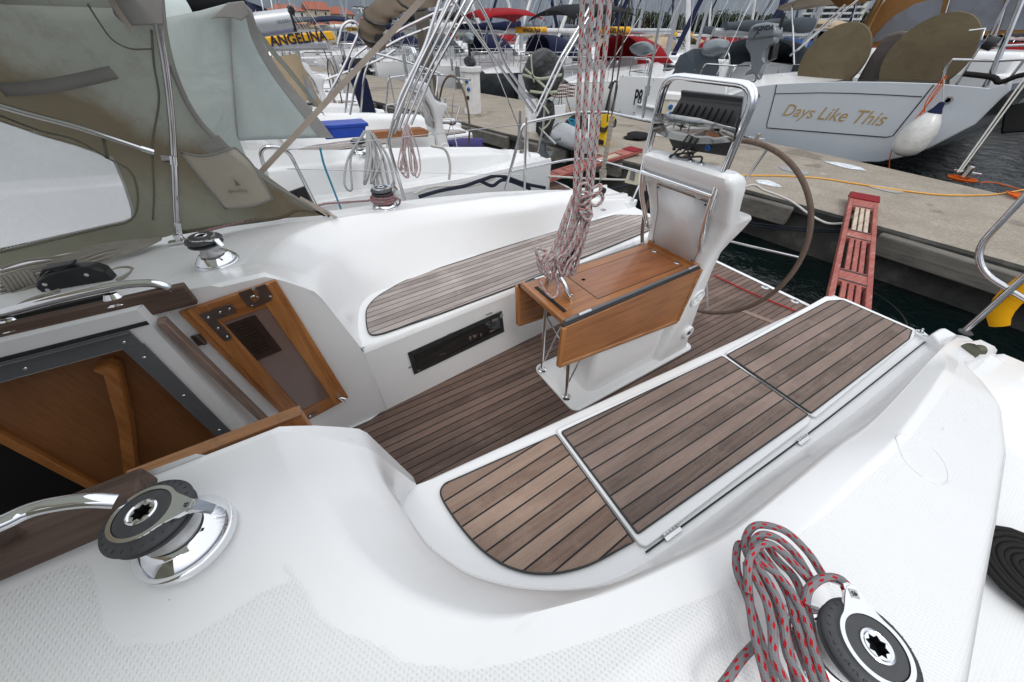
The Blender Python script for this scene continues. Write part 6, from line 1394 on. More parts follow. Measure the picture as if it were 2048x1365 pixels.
tline([(1550, 188), (1640, 186), (1700, 187), (1770, 190), (1844, 194)], .007)
for a, b in ((1516, 193), (1896, 201)):
    mb = MB(); mb.lathe([(.02, .008), (.055, .012), (.06, 0)], 20, Matrix.Translation(UX(a, b, XT-.012)) @ Matrix.Rotation(-math.pi/2, 4, 'Y')); mb.lathe([(0, .01), (.03, .01)], 16, Matrix.Translation(UX(a, b, XT-.014)) @ Matrix.Rotation(-math.pi/2, 4, 'Y'), 1); mb.build('through_hull', [M['ss'], M['black']], dl, ang=50)
a, b = UX(1578, 222, XT-.016), UX(1754, 239, XT-.016); mid = (a+b)/2
mb = text_mb('Days Like This', .30, frame(mid, b-a, V3(0, 0, 1)), .002, shear=.28, bold=.0); [m_.build('boat_name_letter', M['goldink'], dl, ang=0) for m_ in mb.split()]
# deck, cockpit and superstructure
dd_ = [V3(XT+.05, p.y, p.z-.01) for p in T0[:9]]
mb = MB(); mb.loft([[p+V3(-.03, 0, 0) for p in dd_], [V3(XT+.5, cy0+(p.y-cy0)*1.0, 1.18) for p in dd_], [V3(XT+3, cy0+(p.y-cy0)*1.06, 1.2) for p in dd_], [V3(XT+6, cy0+(p.y-cy0)*1.02, 1.28) for p in dd_], [V3(XT+9, cy0+(p.y-cy0)*.68, 1.4) for p in dd_], [V3(XT+12, cy0+(p.y-cy0)*.03, 1.55) for p in dd_]]); mb.build('deck', M['gel2'], dl, ang=40)
mb = MB(); mb.box((XT+4.6, cy0, 1.42), (3.4, 2.6, .5)); mb.build('cabin', M['gel2'], dl, bevel=.12, bseg=3)
for s in (-1, 1):
    mb = MB(); mb.box((XT+3.0, cy0+s*1.35, 1.30), (2.0, .3, .14)); mb.build('coaming', M['gel2'], dl, bevel=.06, bseg=3)
for (px, py, r, yaw, lab) in ((1665, 121, .60, 0, 0), (1853, 114, .60, 0, 0)):
    c_ = UX(px, py, 10.65); T = Matrix.Translation(c_) @ Matrix.Rotation(math.pi/2+.10, 4, 'Y')
    mb = MB(); mb.lathe([(0, -.07), (r*.8, -.065), (r*.98, -.05), (r, 0), (r*.98, .05), (0, .06)], 40, T); mb.build('wheel_cover', M['khaki'], dl, ang=40)
mb = MB(); A = [UX(a, b, 10.8) for a, b in [(1712, 162), (1740, 112), (1770, 70), (1800, 62), (1826, 66), (1830, 75), (1812, 110), (1770, 165)]]; mb.prism(A, (.35, 0, 0)); mb.build('pedestal_cover', M['taupe'], dl, bevel=.05, bseg=3)
XD = 13.2
fr = [(1690, 98), (1712, 72), (1745, 30), (1790, -20), (1850, -60), (2150, -60), (2150, 70), (2048, 66), (1960, 72), (1880, 80), (1745, 95)]
mb = MB(); mb.prism([UX(a, b, XD) for a, b in fr], (.02, 0, 0)); sh = mb.build('sprayhood', M['brownc'], dl)
for P in ([(1741, 86), (1752, 68), (1785, 34), (1830, 8), (1888, -8), (1874, 56), (1820, 66), (1770, 80)], [(1888, 54), (1905, -10), (2012, -10), (1988, 62), (1940, 64)], [(2000, 60), (2022, -10), (2100, -10), (2100, 60)]):
    mb = MB(); mb.prism([UX(a, b, XD-.03) for a, b in P], (.01, 0, 0)); mb.build('hood_window', M['vinyl2'], sh)
mb = MB(); P = [UX(a, b, XD-.8) for a, b in [(1706, 104), (1742, 50), (1782, -30)]]; Q_ = [UX(a, b, XD+.02) for a, b in [(1690, 98), (1720, 60), (1770, -30)]]; mb.loft([P, Q_]); mb.build('hood_side', M['brownc'], sh, solid=.02)
for P in ([(1725, 92), (1750, 30), (1768, -20)], [(1878, 70), (1905, -20)], [(1990, 75), (2022, -20)]):
    mb = MB(); mb.tube([UX(a, b, XD-.06) for a, b in P], .022, 8); mb.build('hood_bow', M['ss'], sh)
mb = MB(); mb.loft([[UX(a, b, 11.2) for a, b in [(1554, 18), (1562, 12), (1600, -2), (1640, -14)]], [UX(a, b, 12.6) for a, b in [(1568, 22), (1600, 12), (1680, 2), (1740, -12)]], [UX(a, b, 14) for a, b in [(1600, 20), (1650, 12), (1690, 6), (1780, -16)]]]); bim2 = mb.build('bimini', canvas('tan_bimini', (.46, .40, .32), (.36, .30, .24), .5, thin=.3), dl, ang=60, solid=.01)
mb = MB(); mb.loft([[UX(a, b, 12.0) for a, b in [(1655, -6), (1676, 16)]], [UX(a, b, 12.3) for a, b in [(1760, -12), (1690, 14)]], [UX(a, b, 12.6) for a, b in [(1850, -30), (1740, 2)]]]); mb.build('bimini_flap', M['brownc'], bim2, solid=.01)
for P in ([(1580, 112), (1640, 62), (1740, -20)], [(1588, 130), (1584, 10)], [(1596, 100), (1690, 10)], [(1980, 70), (2048, -60)]):
    mb = MB(); mb.tube([UX(a, b, 11.4) for a, b in P], .020, 8); mb.build('bimini_tube', M['ss'], dl)
for P, r in (([(1884, 160), (1892, 135), (1905, 120), (1990, 122), (2100, 116)], .02), ([(1912, 172), (1960, 95), (2100, 88)], .018), ([(1968, 178), (1978, 160), (2016, 70), (2048, -10)], .035), ([(2010, 170), (2050, 118)], .018), ([(1938, 62), (1970, 58), (1962, 80)], .014)):
    mb = MB(); mb.tube([UX(a, b, XT+.25) for a, b in P], r, 10); mb.build('stern_rail', M['ss'], dl, ang=60)
mb = MB(); mb.tube([UX(1972, 84, XT+.2), UX(1990, 90, XT+.2)], .08, 10); mb.build('cleat', M['black'], dl)
mb = MB(); P = smooth_line([UX(a, b, XT+.1) for a, b in [(1928, 148), (1985, 155), (2000, 165), (2048, 150), (2100, 160)]], 4); mb.tube(P, .035, 8); mb.build('coiled_line', M['rope_black'], dl)
mb = MB(); mb.prism([UX(a, b, 10.6) for a, b in [(2008, 215), (2046, 205), (2110, 206), (2090, 262), (2000, 268)]], (.05, 0, 0)); mb.build('fender_board', M['black'], dl, bevel=.03)
c_ = UX(1836, 268, 9.3); ax = (UX(1872, 212, 9.3)-UX(1800, 305, 9.3)).normalized()
fd = empty('fender', c_, 0, 'white teardrop fender hanging against the pale grey transom', 'fender')
T = frame(c_, ax.orthogonal(), V3(0, 0, 1)); z_ = ax; x_ = ax.orthogonal().normalized(); y_ = z_.cross(x_); T = Matrix((x_, y_, z_)).transposed().to_4x4(); T.translation = c_
mb = MB(); mb.lathe([(0, -.33), (.09, -.325), (.17, -.28), (.22, -.19), (.235, -.08), (.22, .06), (.16, .20), (.09, .30), (.06, .33)], 32, T); mb.build('fender_body', simple('white_vinyl_fender', (.66, .66, .64), .3, coat=.3, var=.05, dirt=(.42, .42, .40)), fd, ang=70)
mb = MB(); mb.lathe([(.095, .30), (.06, .36), (.035, .44), (0, .45)], 20, T); mb.build('fender_eye', M['navy'], fd)
mb = MB(); mb.tube([c_+ax*.44, UX(1888, 160, 9.5)], .01, 7); mb.build('fender_line', M['rope_grey'], fd)
lay('hanging_line', [[UX(a, b, 9.5) for a, b in P] for P in ([(1890, 152), (1872, 175), (1852, 205), (1850, 225), (1862, 228)], [(1892, 156), (1880, 178), (1845, 222), (1815, 255)], [(1894, 152), (1870, 185), (1838, 235), (1808, 262)], [(1787, 290), (1780, 315), (1778, 338)])], .008, 'rope_orange', 'orange line looped on the pale grey transom by the fender', sm=3)
# ---------------------------------------------------------------- generic yachts
def gyacht(loc, rz, L=11.5, B=3.8, label='', group=None, hull='gel2', hood=None, bim=None, banner=None, cover=None, detail=2, seed=0, mast=15.5, zb=1.95, arch=False, wheelc=None, boomx=3.4):
    R = random.Random(seed); r = empty('sailing_yacht', (loc[0], loc[1], WATER), rz, label, 'sailing yacht', group)
    def bp(name, mb, mt, par=None, **k): return mb.build(name, M[mt] if isinstance(mt, str) else mt, par or r, local=True, **k)
    f = 1.15; ts = [0, .02, .15, .35, .55, .75, .9, 1]
    mb = MB(); rows = []
    for t in ts:
        w = hullcurve(B, t); x = L*t; s = f+.35*t*t; rows.append([V3(x+(0 if t else -.25*(1-k/4)*0), y_*w, z_) for k, (y_, z_) in enumerate(((1, s), (1.0, s*.55), (.9, .1), (.5, -.25), (0, -.35), (-.5, -.25), (-.9, .1), (-1, s*.55), (-1, s)))])
    mb.loft(rows); mb.add(rows[0], [tuple(range(9))]); bp('hull', mb, hull, ang=35)
    mb = MB(); rows = []
    for t in ts[1:]:
        w = hullcurve(B, t)*.985; s = f+.35*t*t+.01; rows.append([V3(L*t, y_*w, s+z_) for y_, z_ in ((1, 0), (.7, .03), (0, .05), (-.7, .03), (-1, 0))])
    mb.loft(rows); bp('deck', mb, 'gel2', ang=40)
    mb = MB(); hw_ = B*.27; rows = []
    for x, h, k in ((L*.33, 0.02, 1), (L*.34, .48, .9), (L*.5, .42, .9), (L*.64, .30, .75), (L*.74, .02, .5)): rows.append([V3(x, y_*hw_*k, f+.05+z_*h) for y_, z_ in ((1.1, 0), (1, .8), (.8, 1), (0, 1.08), (-.8, 1), (-1, .8), (-1.1, 0))])
    mb.loft(rows); cab = bp('cabin', mb, 'gel2', ang=40)
    for s in (-1, 1):
        mb = MB(); mb.beam(V3(L*.37, s*hw_*.985, f+.28), V3(L*.60, s*hw_*.80, f+.25), .02, .16); bp('cabin_window', mb, 'tint', cab)
        mb = MB(); rows = [[V3(x, s*y_, z_+f) for y_, z_ in ((B*.27, -.1), (B*.27, h), (B*.33, h+.04), (B*.42, h-.02), (B*.43, 0))] for x, h in ((L*.02, .05), (L*.10, .22), (L*.2, .3), (L*.34, .42))]; mb.loft(rows); bp('coaming', mb, 'gel2', ang=50)
    # stern: dark open cockpit mouth with two moulded steps
    mb = MB(); mb.box((-.02, 0, .72), (.06, B*.42, .8)); tr = bp('transom_opening', mb, 'gelgrey', bevel=.03)
    if detail > 0:
        for z_ in (.45, .75): mb = MB(); mb.box((-.14, 0, z_), (.26, B*.40, .06)); bp('stern_step', mb, 'gel2', bevel=.02)
        for s in (-1, 1):
            P = [V3(.9, s*B*.45, f), V3(.9, s*B*.45, f+.62), V3(.05, s*B*.42, f+.62), V3(.02, s*B*.22, f+.62), V3(.02, s*B*.22, f+.0)]
            mb = MB(); mb.tube(rounded(P, .12, 4), .017, 7); mb.tube([V3(.9, s*B*.45, f+.32), V3(.05, s*B*.42, f+.32), V3(.02, s*B*.22, f+.32)], .012, 6); mb.tube([V3(.05, s*B*.42, f), V3(.05, s*B*.42, f+.62)], .014, 6); bp('pushpit', mb, 'ss')
        mb = MB()
        for s in (-1, 1):
            for k, t in enumerate((.14, .26, .38, .5, .62, .74)):
                w = hullcurve(B, t)*.96; mb.tube([V3(L*t, s*w, f), V3(L*t, s*w, f+.62)], .012, 5)
            for dz in (.33, .62): mb.tube([V3(L*t, s*hullcurve(B, t)*.96, f+dz) for t in (.08, .14, .26, .38, .5, .62, .74, .9)], .004, 4)
        bp('guardrail', mb, 'ss')
        mb = MB(); mb.box((L*.16, 0, f+.15), (.28, .34, 1.0)); bp('pedestal', mb, 'gel2', bevel=.06)
        mb = MB()
        if wheelc: 
            for s in (-1, 1): mb.lathe([(0, -.04), (.5, -.03), (.52, 0), (.5, .03), (0, .04)], 20, Matrix.Translation((L*.11, s*B*.22, f+.5)) @ Matrix.Rotation(math.pi/2, 4, 'Y'))
            for m_ in mb.split(): bp('wheel_cover', m_, wheelc, ang=40)
        else:
            c_ = V3(L*.135, 0, f+.42); mb.tube([c_+V3(0, math.cos(a)*.48, math.sin(a)*.48) for a in [k/24*6.283 for k in range(24)]], .016, 6, closed=True)
            for k in range(5): mb.tube([c_, c_+V3(0, math.cos(k*1.257)*.48, math.sin(k*1.257)*.48)], .009, 5)
            bp('wheel', mb, 'ss')
    mx = L*.47; rk = -.012
    mb = MB(); rows = [[V3(mx+rk*z_+.11*math.cos(u)*q, .075*math.sin(u)*q, z_) for u in [k/10*6.283 for k in range(10)]] for z_, q in ((f+.4, 1), (mast, .8))]; mb.loft(rows, closed=True); ms = bp('mast', mb, 'alu', ang=50)
    mb = MB()
    for z_ in (5.8, 10.2):
        for s in (-1, 1): mb.beam(V3(mx, 0, z_), V3(mx-.25, s*.95, z_+.05), .12, .03)
    for m_ in mb.split(): bp('spreader', m_, 'alu', ms)
    by = zb+.45; be = V3(mx-L*.36 if boomx is None else mx-boomx-.3, 0, by-.04)
    mb = MB(); rows = [[p+V3(0, .05*math.cos(u), .085*math.sin(u)) for u in [k/10*6.283 for k in range(10)]] for p in (V3(mx-.1, 0, by), be)]; mb.loft(rows, closed=True); mb.add(rows[1], [tuple(reversed(range(10)))]); bo = bp('boom', mb, 'alu' if seed % 2 else 'white', ang=50)
    if cover:
        mb = MB(); rows = []
        for i in range(13):
            t = i/12; p = V3(mx-.1, 0, by+.16).lerp(be+V3(.35, 0, .12), t); h = .20*(1-.55*t)+.02*math.sin(i*1.7+seed); rows.append([p+V3(0, (.11+.01*math.sin(i*2.3))*math.cos(u), h*math.sin(u)) for u in [k/10*6.283 for k in range(10)]])
        mb.loft(rows, closed=True); mb.add(rows[-1], [tuple(reversed(range(10)))]); bp('sail_cover', mb, cover, bo, ang=70)
    if banner:
        bx = be.lerp(V3(mx, 0, by), .28); sgn = banner
        mb = MB(); rows = [[p+V3(0, .058*math.cos(u), .10*math.sin(u)+.02) for u in [k/12*6.283 for k in range(12)]] for p in (be+V3(.35, 0, 0), be+V3(1.75, 0, .02))]; mb.loft(rows, closed=True); ba = bp('boom_banner', mb, 'signyel', bo, ang=50)
        for sd_ in (-1, 1):
            xd = V3(-sd_*-1, 0, 0)
            mb = text_mb('ANGELINA', .165, frame(be+V3(1.05, sd_*.064, .02), V3(-sd_, 0, 0), V3(0, 0, 1)), .002, bold=.004); bp('banner_lettering', mb, 'ink', ba, ang=0)
    mb = MB()
    tp = V3(mx+rk*mast, 0, mast-.1)
    for s in (-1, 1):
        mb.tube([V3(.1, s*B*.30, f), tp], .006, 4); w = hullcurve(B, .45)*.95
        mb.tube([V3(mx-.3, s*w, f), V3(mx-.25, s*.95, 10.2), tp], .005, 4); mb.tube([V3(mx-.2, s*w*.98, f), V3(mx-.25, s*.95, 5.8), V3(mx, 0, 10.2)], .005, 4); mb.tube([V3(mx-.5, s*w*.9, f), V3(mx, 0, 5.8)], .005, 4)
        mb.tube([be+V3(.8, 0, .05), V3(mx, s*.05, 8.0)], .003, 3); mb.tube([be+V3(1.8, 0, .05), V3(mx, s*.05, 8.0)], .003, 3)
    mb.tube([be+V3(0, 0, .08), tp+V3(0, .05, 0)], .005, 4); mb.tube([be+V3(.6, .0, -.05), V3(L*.12, 0, f+.6)], .014, 5)
    bp('rigging', mb, 'ss')
    mb = MB(); fs = V3(L*.985, 0, f+.5); rows = []
    for i in range(6): t = i/5; q = .085*(1-t)+.03; p = fs.lerp(tp, t*.95); rows.append([p+V3(math.cos(u)*q, math.sin(u)*q, 0) for u in [k/8*6.283 for k in range(8)]])
    mb.loft(rows, closed=True); bp('furled_genoa', mb, R.choice(['white', 'navy', 'white', 'greyc']), ang=60)
    if hood:
        mb = MB(); rows = []
        for x, h, k in ((L*.42, .02, .9), (L*.375, .55, .92), (L*.33, .68, 1), (L*.27, .70, 1.02)): rows.append([V3(x, math.cos(u)*B*.31*k, f+.42+max(0, math.sin(u))**.6*h) for u in [math.pi*q/12 for q in range(13)]])
        mb.loft(rows); bp('sprayhood', mb, hood, ang=60, solid=.01)
    if bim:
        mb = MB(); rows = []
        for x, h in ((L*.02, -.10), (L*.06, .05), (L*.13, .10), (L*.20, .06), (L*.235, -.06)): rows.append([V3(x, y_*B*.40, f+1.75+h-.22*abs(y_)**2.5) for y_ in (-1, -.8, -.4, 0, .4, .8, 1)])
        mb.loft(rows); bi = bp('bimini', mb, bim, ang=60, solid=.01)
        for s in (-1, 1):
            for x in (.03, .13, .225): mb = MB(); mb.tube([V3(L*.12, s*B*.42, f), V3(L*x, s*B*.40, f+1.55)], .013, 6); bp('bimini_frame', mb, 'ss', bi)
    if arch:
        mb = MB()
        for x in (.1, .35): mb.tube(rounded([V3(x, -B*.42, f), V3(x-.25, -B*.38, f+1.9), V3(x-.25, B*.38, f+1.9), V3(x, B*.42, f)], .35, 5), .024, 8)
        bp('stern_arch', mb, 'ss')
        mb = MB(); mb.box((.0, 0, f+1.98), (.9, B*.5, .03)); bp('solar_panel', mb, 'tint')
    return r
FG = 'yachts moored across the dock'
# the boat with the wide white transom and the number P8
p8 = gyacht((9.75, 7.60), -.06, 12, 4.0, 'white yacht with P8 painted on its wide plain transom', FG, bim=None, hood='greyc', cover='greyc', seed=11, boomx=4.2)
mb = MB(); PT = [(1229, 226), (1243, 148), (1300, 150), (1440, 160), (1480, 168), (1478, 185), (1345, 236), (1320, 237)]; P_ = [UX(a, b, 9.60) for a, b in PT]; P_ = [V3(9.60, 9.35, .0), V3(9.60, 9.38, .92), V3(9.60, 7.6, .99), V3(9.60, 5.85, .96), V3(9.60, 5.75, .6), V3(9.60, 6.2, .1), V3(9.60, 7.6, -.05)]
mb.prism(list(reversed(P_)), (.14, 0, 0)); o = mb.build('transom_board', M['gel2'], p8, bevel=.02)
c_ = UX(1276, 197, 9.59); mb = text_mb('P8', .42, frame(c_, UX(1290, 198, 9.59)-UX(1262, 196, 9.59), V3(0, 0, 1)) @ Matrix.Diagonal((.72, 1.25, 1, 1)), .002, bold=.009); mb.build('berth_number', M['ink'], o, ang=0)
for q in ((1262, 150), (1246, 152), (1308, 160), (1268, 226), (1240, 222)):
    mb = MB(); mb.lathe([(0, .008), (.02, .006), (.024, 0)], 12, Matrix.Translation(UX(q[0], q[1], 9.595)) @ Matrix.Rotation(-math.pi/2, 4, 'Y')); mb.build('transom_fitting', M['ss'], o)
mb = MB(); PQ = [(1346, 172), (1349, 140), (1362, 112), (1396, 98), (1412, 104), (1432, 112), (1428, 172)]; rows = []
for dx_, k_ in ((0, .0), (.0, 1), (.25, 1.03), (.5, .98), (.5, 0)):
    cq = UX(1390, 140, 10.4+dx_); pts_ = [UX(a, b, 10.4+dx_) for a, b in PQ]; pts_ = smooth_line(pts_, 5, True); rows.append([cq+(p-cq)*max(k_, .01)*(1+.035*math.sin(i*1.9+dx_*7)) for i, p in enumerate(pts_)])
mb.loft(rows, closed=True); tag(mb.build('helm_tarpaulin', M['greyc'], None, ang=70), 'slate grey tarpaulin over the helm of the P8 yacht', 'tarpaulin')
lumpy('plastic_wrapped_bundle', UX(1432, 98, 10.5), .22, .42, .20, 'obgrey', 'bundle in pale plastic on the rail right of the slate tarpaulin', 'bundle', 42, flat=False)
lumpy('plastic_wrapped_bundle', UX(1285, 98, 10.9), .22, .42, .18, 'obgrey', 'bundle in grey plastic on the rail left of the slate tarpaulin', 'bundle', 43, flat=False)
# silver outboard on the rail
XO = 9.9
ob = empty('outboard_motor', UX(1540, 170, XO), 0, 'silver grey outboard motor clamped on the stern rail', 'outboard motor')
mb = MB(); mb.prism([UX(a, b, XO) for a, b in [(1497, 58), (1507, 49), (1530, 45), (1545, 47), (1551, 56), (1549, 74), (1525, 78), (1492, 82)]], (.34, 0, 0)); cw2 = mb.build('cowl', M['obgrey'], ob, bevel=.05, bseg=3)
mb = MB(); mb.prism([UX(a, b, XO+.03) for a, b in [(1492, 80), (1549, 74), (1548, 84), (1530, 95), (1525, 118), (1530, 126), (1524, 132), (1516, 150), (1520, 158), (1512, 160), (1507, 148), (1488, 152), (1493, 144), (1502, 138), (1500, 110), (1490, 92)]], (.22, 0, 0)); mb.build('motor_leg', M['obgrey'], ob, bevel=.02)
mb = MB(); mb.prism([UX(a, b, XO+.3) for a, b in [(1528, 90), (1550, 86), (1545, 118), (1525, 128)]], (.2, 0, 0)); mb.build('clamp', M['black'], ob, bevel=.02)
mb = MB(); mb.tube([UX(1549, 78, XO+.2), UX(1560, 55, XO+.2), UX(1569, 26, XO+.2)], .035, 8); mb.build('tiller', M['black'], ob)
mb = text_mb('HONDA', .115, frame(UX(1527, 57, XO-.004), UX(1540, 56, XO)-UX(1510, 58.5, XO), V3(0, 0, 1)), .002, bold=.002); mb.build('cowl_lettering', M['ink'], ob, ang=0)
mb = text_mb('F', .20, frame(UX(1511, 69, XO-.004), UX(1540, 66, XO)-UX(1510, 69.5, XO), V3(0, 0, 1)), .002, shear=.5); mb.build('cowl_emblem', M['ink'], ob, ang=0)
specs = [  # y, dx, hull, hood, bimini, banner, cover, label
 (11.9, 'gel2', 'red', 'blackc', 1, None, 'white yacht with black bimini and yellow ANGELINA banner, next beyond the P8 yacht'),
 (15.9, 'greyhull', 'navy', 'red', 1, None, 'dark hulled yacht with red bimini in the opposite row'),
 (19.9, 'gel2', 'navy', 'blackc', None, 'navy', 'white yacht with black bimini and navy hood in the opposite row'),
 (23.8, 'gel2', 'greyc', 'greyc', None, 'white', 'white yacht with grey hood and bimini in the opposite row'),
 (27.6, 'greyhull', 'navy', None, None, 'navy', 'dark hulled yacht without bimini in the opposite row'),
 (31.4, 'gel2', 'greyc', 'navy', 1, None, 'white yacht with navy bimini far along the opposite row'),
 (35.2, 'gel2', 'navy', 'greyc', None, 'white', 'white yacht with grey bimini near the far end of the opposite row'),
 (39.0, 'gel2', 'beige', 'beige', None, 'beige', 'white yacht with beige canvas at the far end of the opposite row')]
for i, (y, hu, ho, bi, ba, co, lab) in enumerate(specs):
    gyacht((dock_x(y, far)+.75, y), -.14-.01*i, 11.5+.2*(i % 3), 3.75, lab, FG, hull=hu, hood=ho, bim=bi, banner=ba, cover=co, seed=i+1, arch=(i in (3, 6)))
OG = 'yachts moored on our side of the dock'
own = [(13.4, 'gel2', 'beige', None, 1, None, 'white yacht with beige hood and yellow ANGELINA banner on its boom', False),
 (17.4, 'gel2', 'blue', 'navy', None, 'blue', 'white yacht with a blue sail cover next along', True),
 (21.4, 'gel2', 'navy', None, 1, None, 'white yacht with navy hood and ANGELINA banner further along our side', False),
 (25.3, 'gel2', 'greyc', 'greyc', None, 'navy', 'white yacht with grey bimini along our side of the dock', True),
 (29.2, 'gel2', 'navy', 'navy', None, 'navy', 'white yacht with navy bimini along our side of the dock', False),
 (33.1, 'gel2', 'beige', None, None, 'white', 'white yacht with white sail cover far along our side', True),
 (37.0, 'gel2', 'navy', 'beige', None, 'beige', 'white yacht with beige bimini at the far end of our side', False)]
for i, (y, hu, ho, bi, ba, co, lab, ar) in enumerate(own):
    gyacht((dock_x(y, near)-1.0, y), math.pi-.16, 11.5, 3.75, lab, OG, hull=hu, hood=ho, bim=bi, banner=ba, cover=co, seed=20+i, arch=ar, zb=1.9)
# the big yellow banner on the boom of the yacht two berths off
mb = MB(); a = UY(300, 96, 9.4); b = UY(652, 88, 9.4); d_ = (b-a).normalized(); rows = [[p+V3(0, .06*math.cos(u), .09*math.sin(u)) for u in [k/14*6.283 for k in range(14)]] for p in (a-d_*3, b)]
mb.loft(rows, closed=True); mb.add(rows[1], [tuple(range(14))]); bo2 = mb.build('boom', M['alu'], n2, ang=50)
mb = MB(); P = [UY(525, 75, 9.34), UY(664, 62, 9.34), UY(671, 80, 9.34), UY(530, 95, 9.34)]; mb.prism(P, (0, .14, 0)); ba2 = mb.build('boom_banner', M['signyel'], bo2, bevel=.02)
mb = text_mb('ANGELINA', .205, frame(UY(598, 78, 9.325), UY(645, 73.5, 9.33)-UY(553, 83, 9.33), V3(0, 0, 1)), .002, bold=.006); mb.build('banner_lettering', M['ink'], ba2, ang=0)
# masts, backstays and rails of the two sister yachts
for par, y0, x0 in ((yacht, YC, 0), (n1, YC+4.32, .1), (n2, YC+8.7, -.75)):
    if par is yacht: continue
    mb = MB()
    for s in (-1, 1): mb.tube([V3(x0+2.7, y0+s*1.35, .6), V3(x0-4.6, y0, 15)], .006, 5)
    for m_ in mb.split(): m_.build('backstay', M['ss'], par)
    mb = MB(); rows = [[V3(x0-4.6+.12*math.cos(u), y0+.08*math.sin(u), z) for u in [k/10*6.283 for k in range(10)]] for z in (1.2, 15)]; mb.loft(rows, closed=True); mb.build('mast', M['alu'], par, ang=50)
# folded brown cover, bimini arches on the neighbours
mb = MB(); P = [UY(a, b, 4.6) for a, b in [(905, -40), (850, -5), (800, 5), (765, 22), (748, 45), (742, 70), (752, 88)]]; P = smooth_line(P, 4); n_ = len(P); rows = []
for i, p in enumerate(P): t = i/(n_-1); q = .15*(1-.35*t)*(1+.10*math.sin(i*1.9)); rows.append([p+V3(math.cos(u)*q*(1+.1*math.sin(3*u+i)), math.sin(u)*q*.8, .5*math.sin(u)*q) for u in [k/12*6.283 for k in range(12)]])
mb.loft(rows, closed=True); mb.add(rows[-1], [tuple(range(12))]); bc = mb.build('folded_bimini_cover', M['brownsail'], None, ang=70); tag(bc, 'brown folded canvas lashed with black straps high above the next yacht', 'folded canvas')
for i in (6, 14, 20):
    if i < n_: mb = MB(); q = .165*(1-.35*i/(n_-1)); mb.tube([P[i]+V3(math.cos(u)*q, math.sin(u)*q*.85, .5*math.sin(u)*q) for u in [k/12*6.283 for k in range(12)]], .012, 6, closed=True); mb.build('strap', M['black'], bc)
mb = MB(); mb.prism([UY(a, b, 4.5) for a, b in [(752, 68), (766, 74), (752, 105), (746, 98)]], (0, .05, 0)); mb.build('loose_strap', M['black'], bc)
for q in ([(640, 222), (690, 130), (720, 60), (712, 44), (698, 42), (684, 52), (676, 90)], [(700, 230), (712, 160), (740, 100), (800, 60), (905, 10)], [(720, 236), (728, 150), (745, 105)], [(690, 240), (700, 120), (738, 90)], [(742, 105), (800, 120), (880, 148)], [(745, 110), (800, 78), (860, 55)], [(650, 160), (760, 120), (790, 100)]):
    mb = MB(); mb.tube(rounded([UY(a, b, 6.4+.1*(q[0][0] % 7)) for a, b in q], .15, 5), .016, 8); mb.build('bimini_tube', M['ss'], n1)
mb = MB(); mb.prism([UY(a, b, 8.0) for a, b in [(684, 128), (700, 112), (735, 160), (755, 236), (728, 238), (706, 170)]], (0, .12, 0)); tag(mb.build('hanging_cover', M['navy'], None, bevel=.02), 'navy cloth hanging in a long strip over the second yacht from ours', 'cloth')
mb = MB(); mb.loft([[UX(a, b, x_) for a, b in [(862, 74), (910, 76), (940, 84)]] for x_ in (9.5,)]+[[UX(a, b, 9.6) for a, b in [(862, 132), (912, 134), (962, 134)]]]); tag(mb.build('cockpit_tent', M['greyc'], None, solid=.02), 'slate grey cockpit tent with small windows across the dock', 'tent') if False else None
# ---------------------------------------------------------------- second and third pontoon: more yachts
P2 = 'yachts on the pontoons beyond'
rf = random.Random(77)
protos = []
hoods = ['navy', 'greyc', 'beige', 'blue', 'red', 'white']
for k in range(5):
    protos.append(gyacht((31.0, -8+4.1*k), math.pi+.02*k, 11+.4*k, 3.8, 'x', P2, hood=hoods[k], bim=[None, 'navy', None, 'beige', 'greyc'][k], banner=1 if k in (0, 2) else None, cover=['navy', 'blue', 'white', None, 'greyc'][k] if k not in (0, 2) else None, seed=50+k, detail=1, mast=14.5+k*.7))
adj = ['navy-hooded', 'grey-hooded with navy bimini', 'beige-hooded', 'blue-hooded', 'red-hooded']
def plac(o, x, y, rz, lab):
    o.location = (x, y, WATER); o.rotation_euler = (0, 0, rz); o['label'] = lab
ordn = ['first', 'second', 'third', 'fourth', 'fifth', 'sixth', 'seventh', 'eighth', 'ninth', 'tenth', 'eleventh', 'twelfth', 'thirteenth', 'fourteenth', 'fifteenth', 'sixteenth']
def row(nm, x, y0, n, dy, rz, slope, start=0):
    for i in range(n):
        k = rf.randrange(5); y = y0+dy*i; c = None
        c = copy_tree(protos[k]); plac(c, x+slope*i+rf.uniform(-.5, .5), y, rz+rf.uniform(-.03, .03), f'{adj[k].split(" ")[0]} white yacht, {ordn[i]} from the right, {nm}')
row('bow towards us on pontoon two', 30.5, -4, 14, 4.0, math.pi-.1, -.45)
row('facing away on pontoon two', 34.5, -2, 14, 4.1, -.1, -.45)
row('in the farthest row', 62, 2, 14, 5.2, math.pi-.1, -.6)
for o in protos:
    def rm(o):
        for c_ in list(o.children): rm(c_)
        bpy.data.objects.remove(o)
    rm(o)
mb = MB(); mb.box((32.3, 24, -.05), (2.2, 70, .4), rz=.11); tag(mb.build('pontoon', M['concrete'], None, bevel=.03), kind='structure')
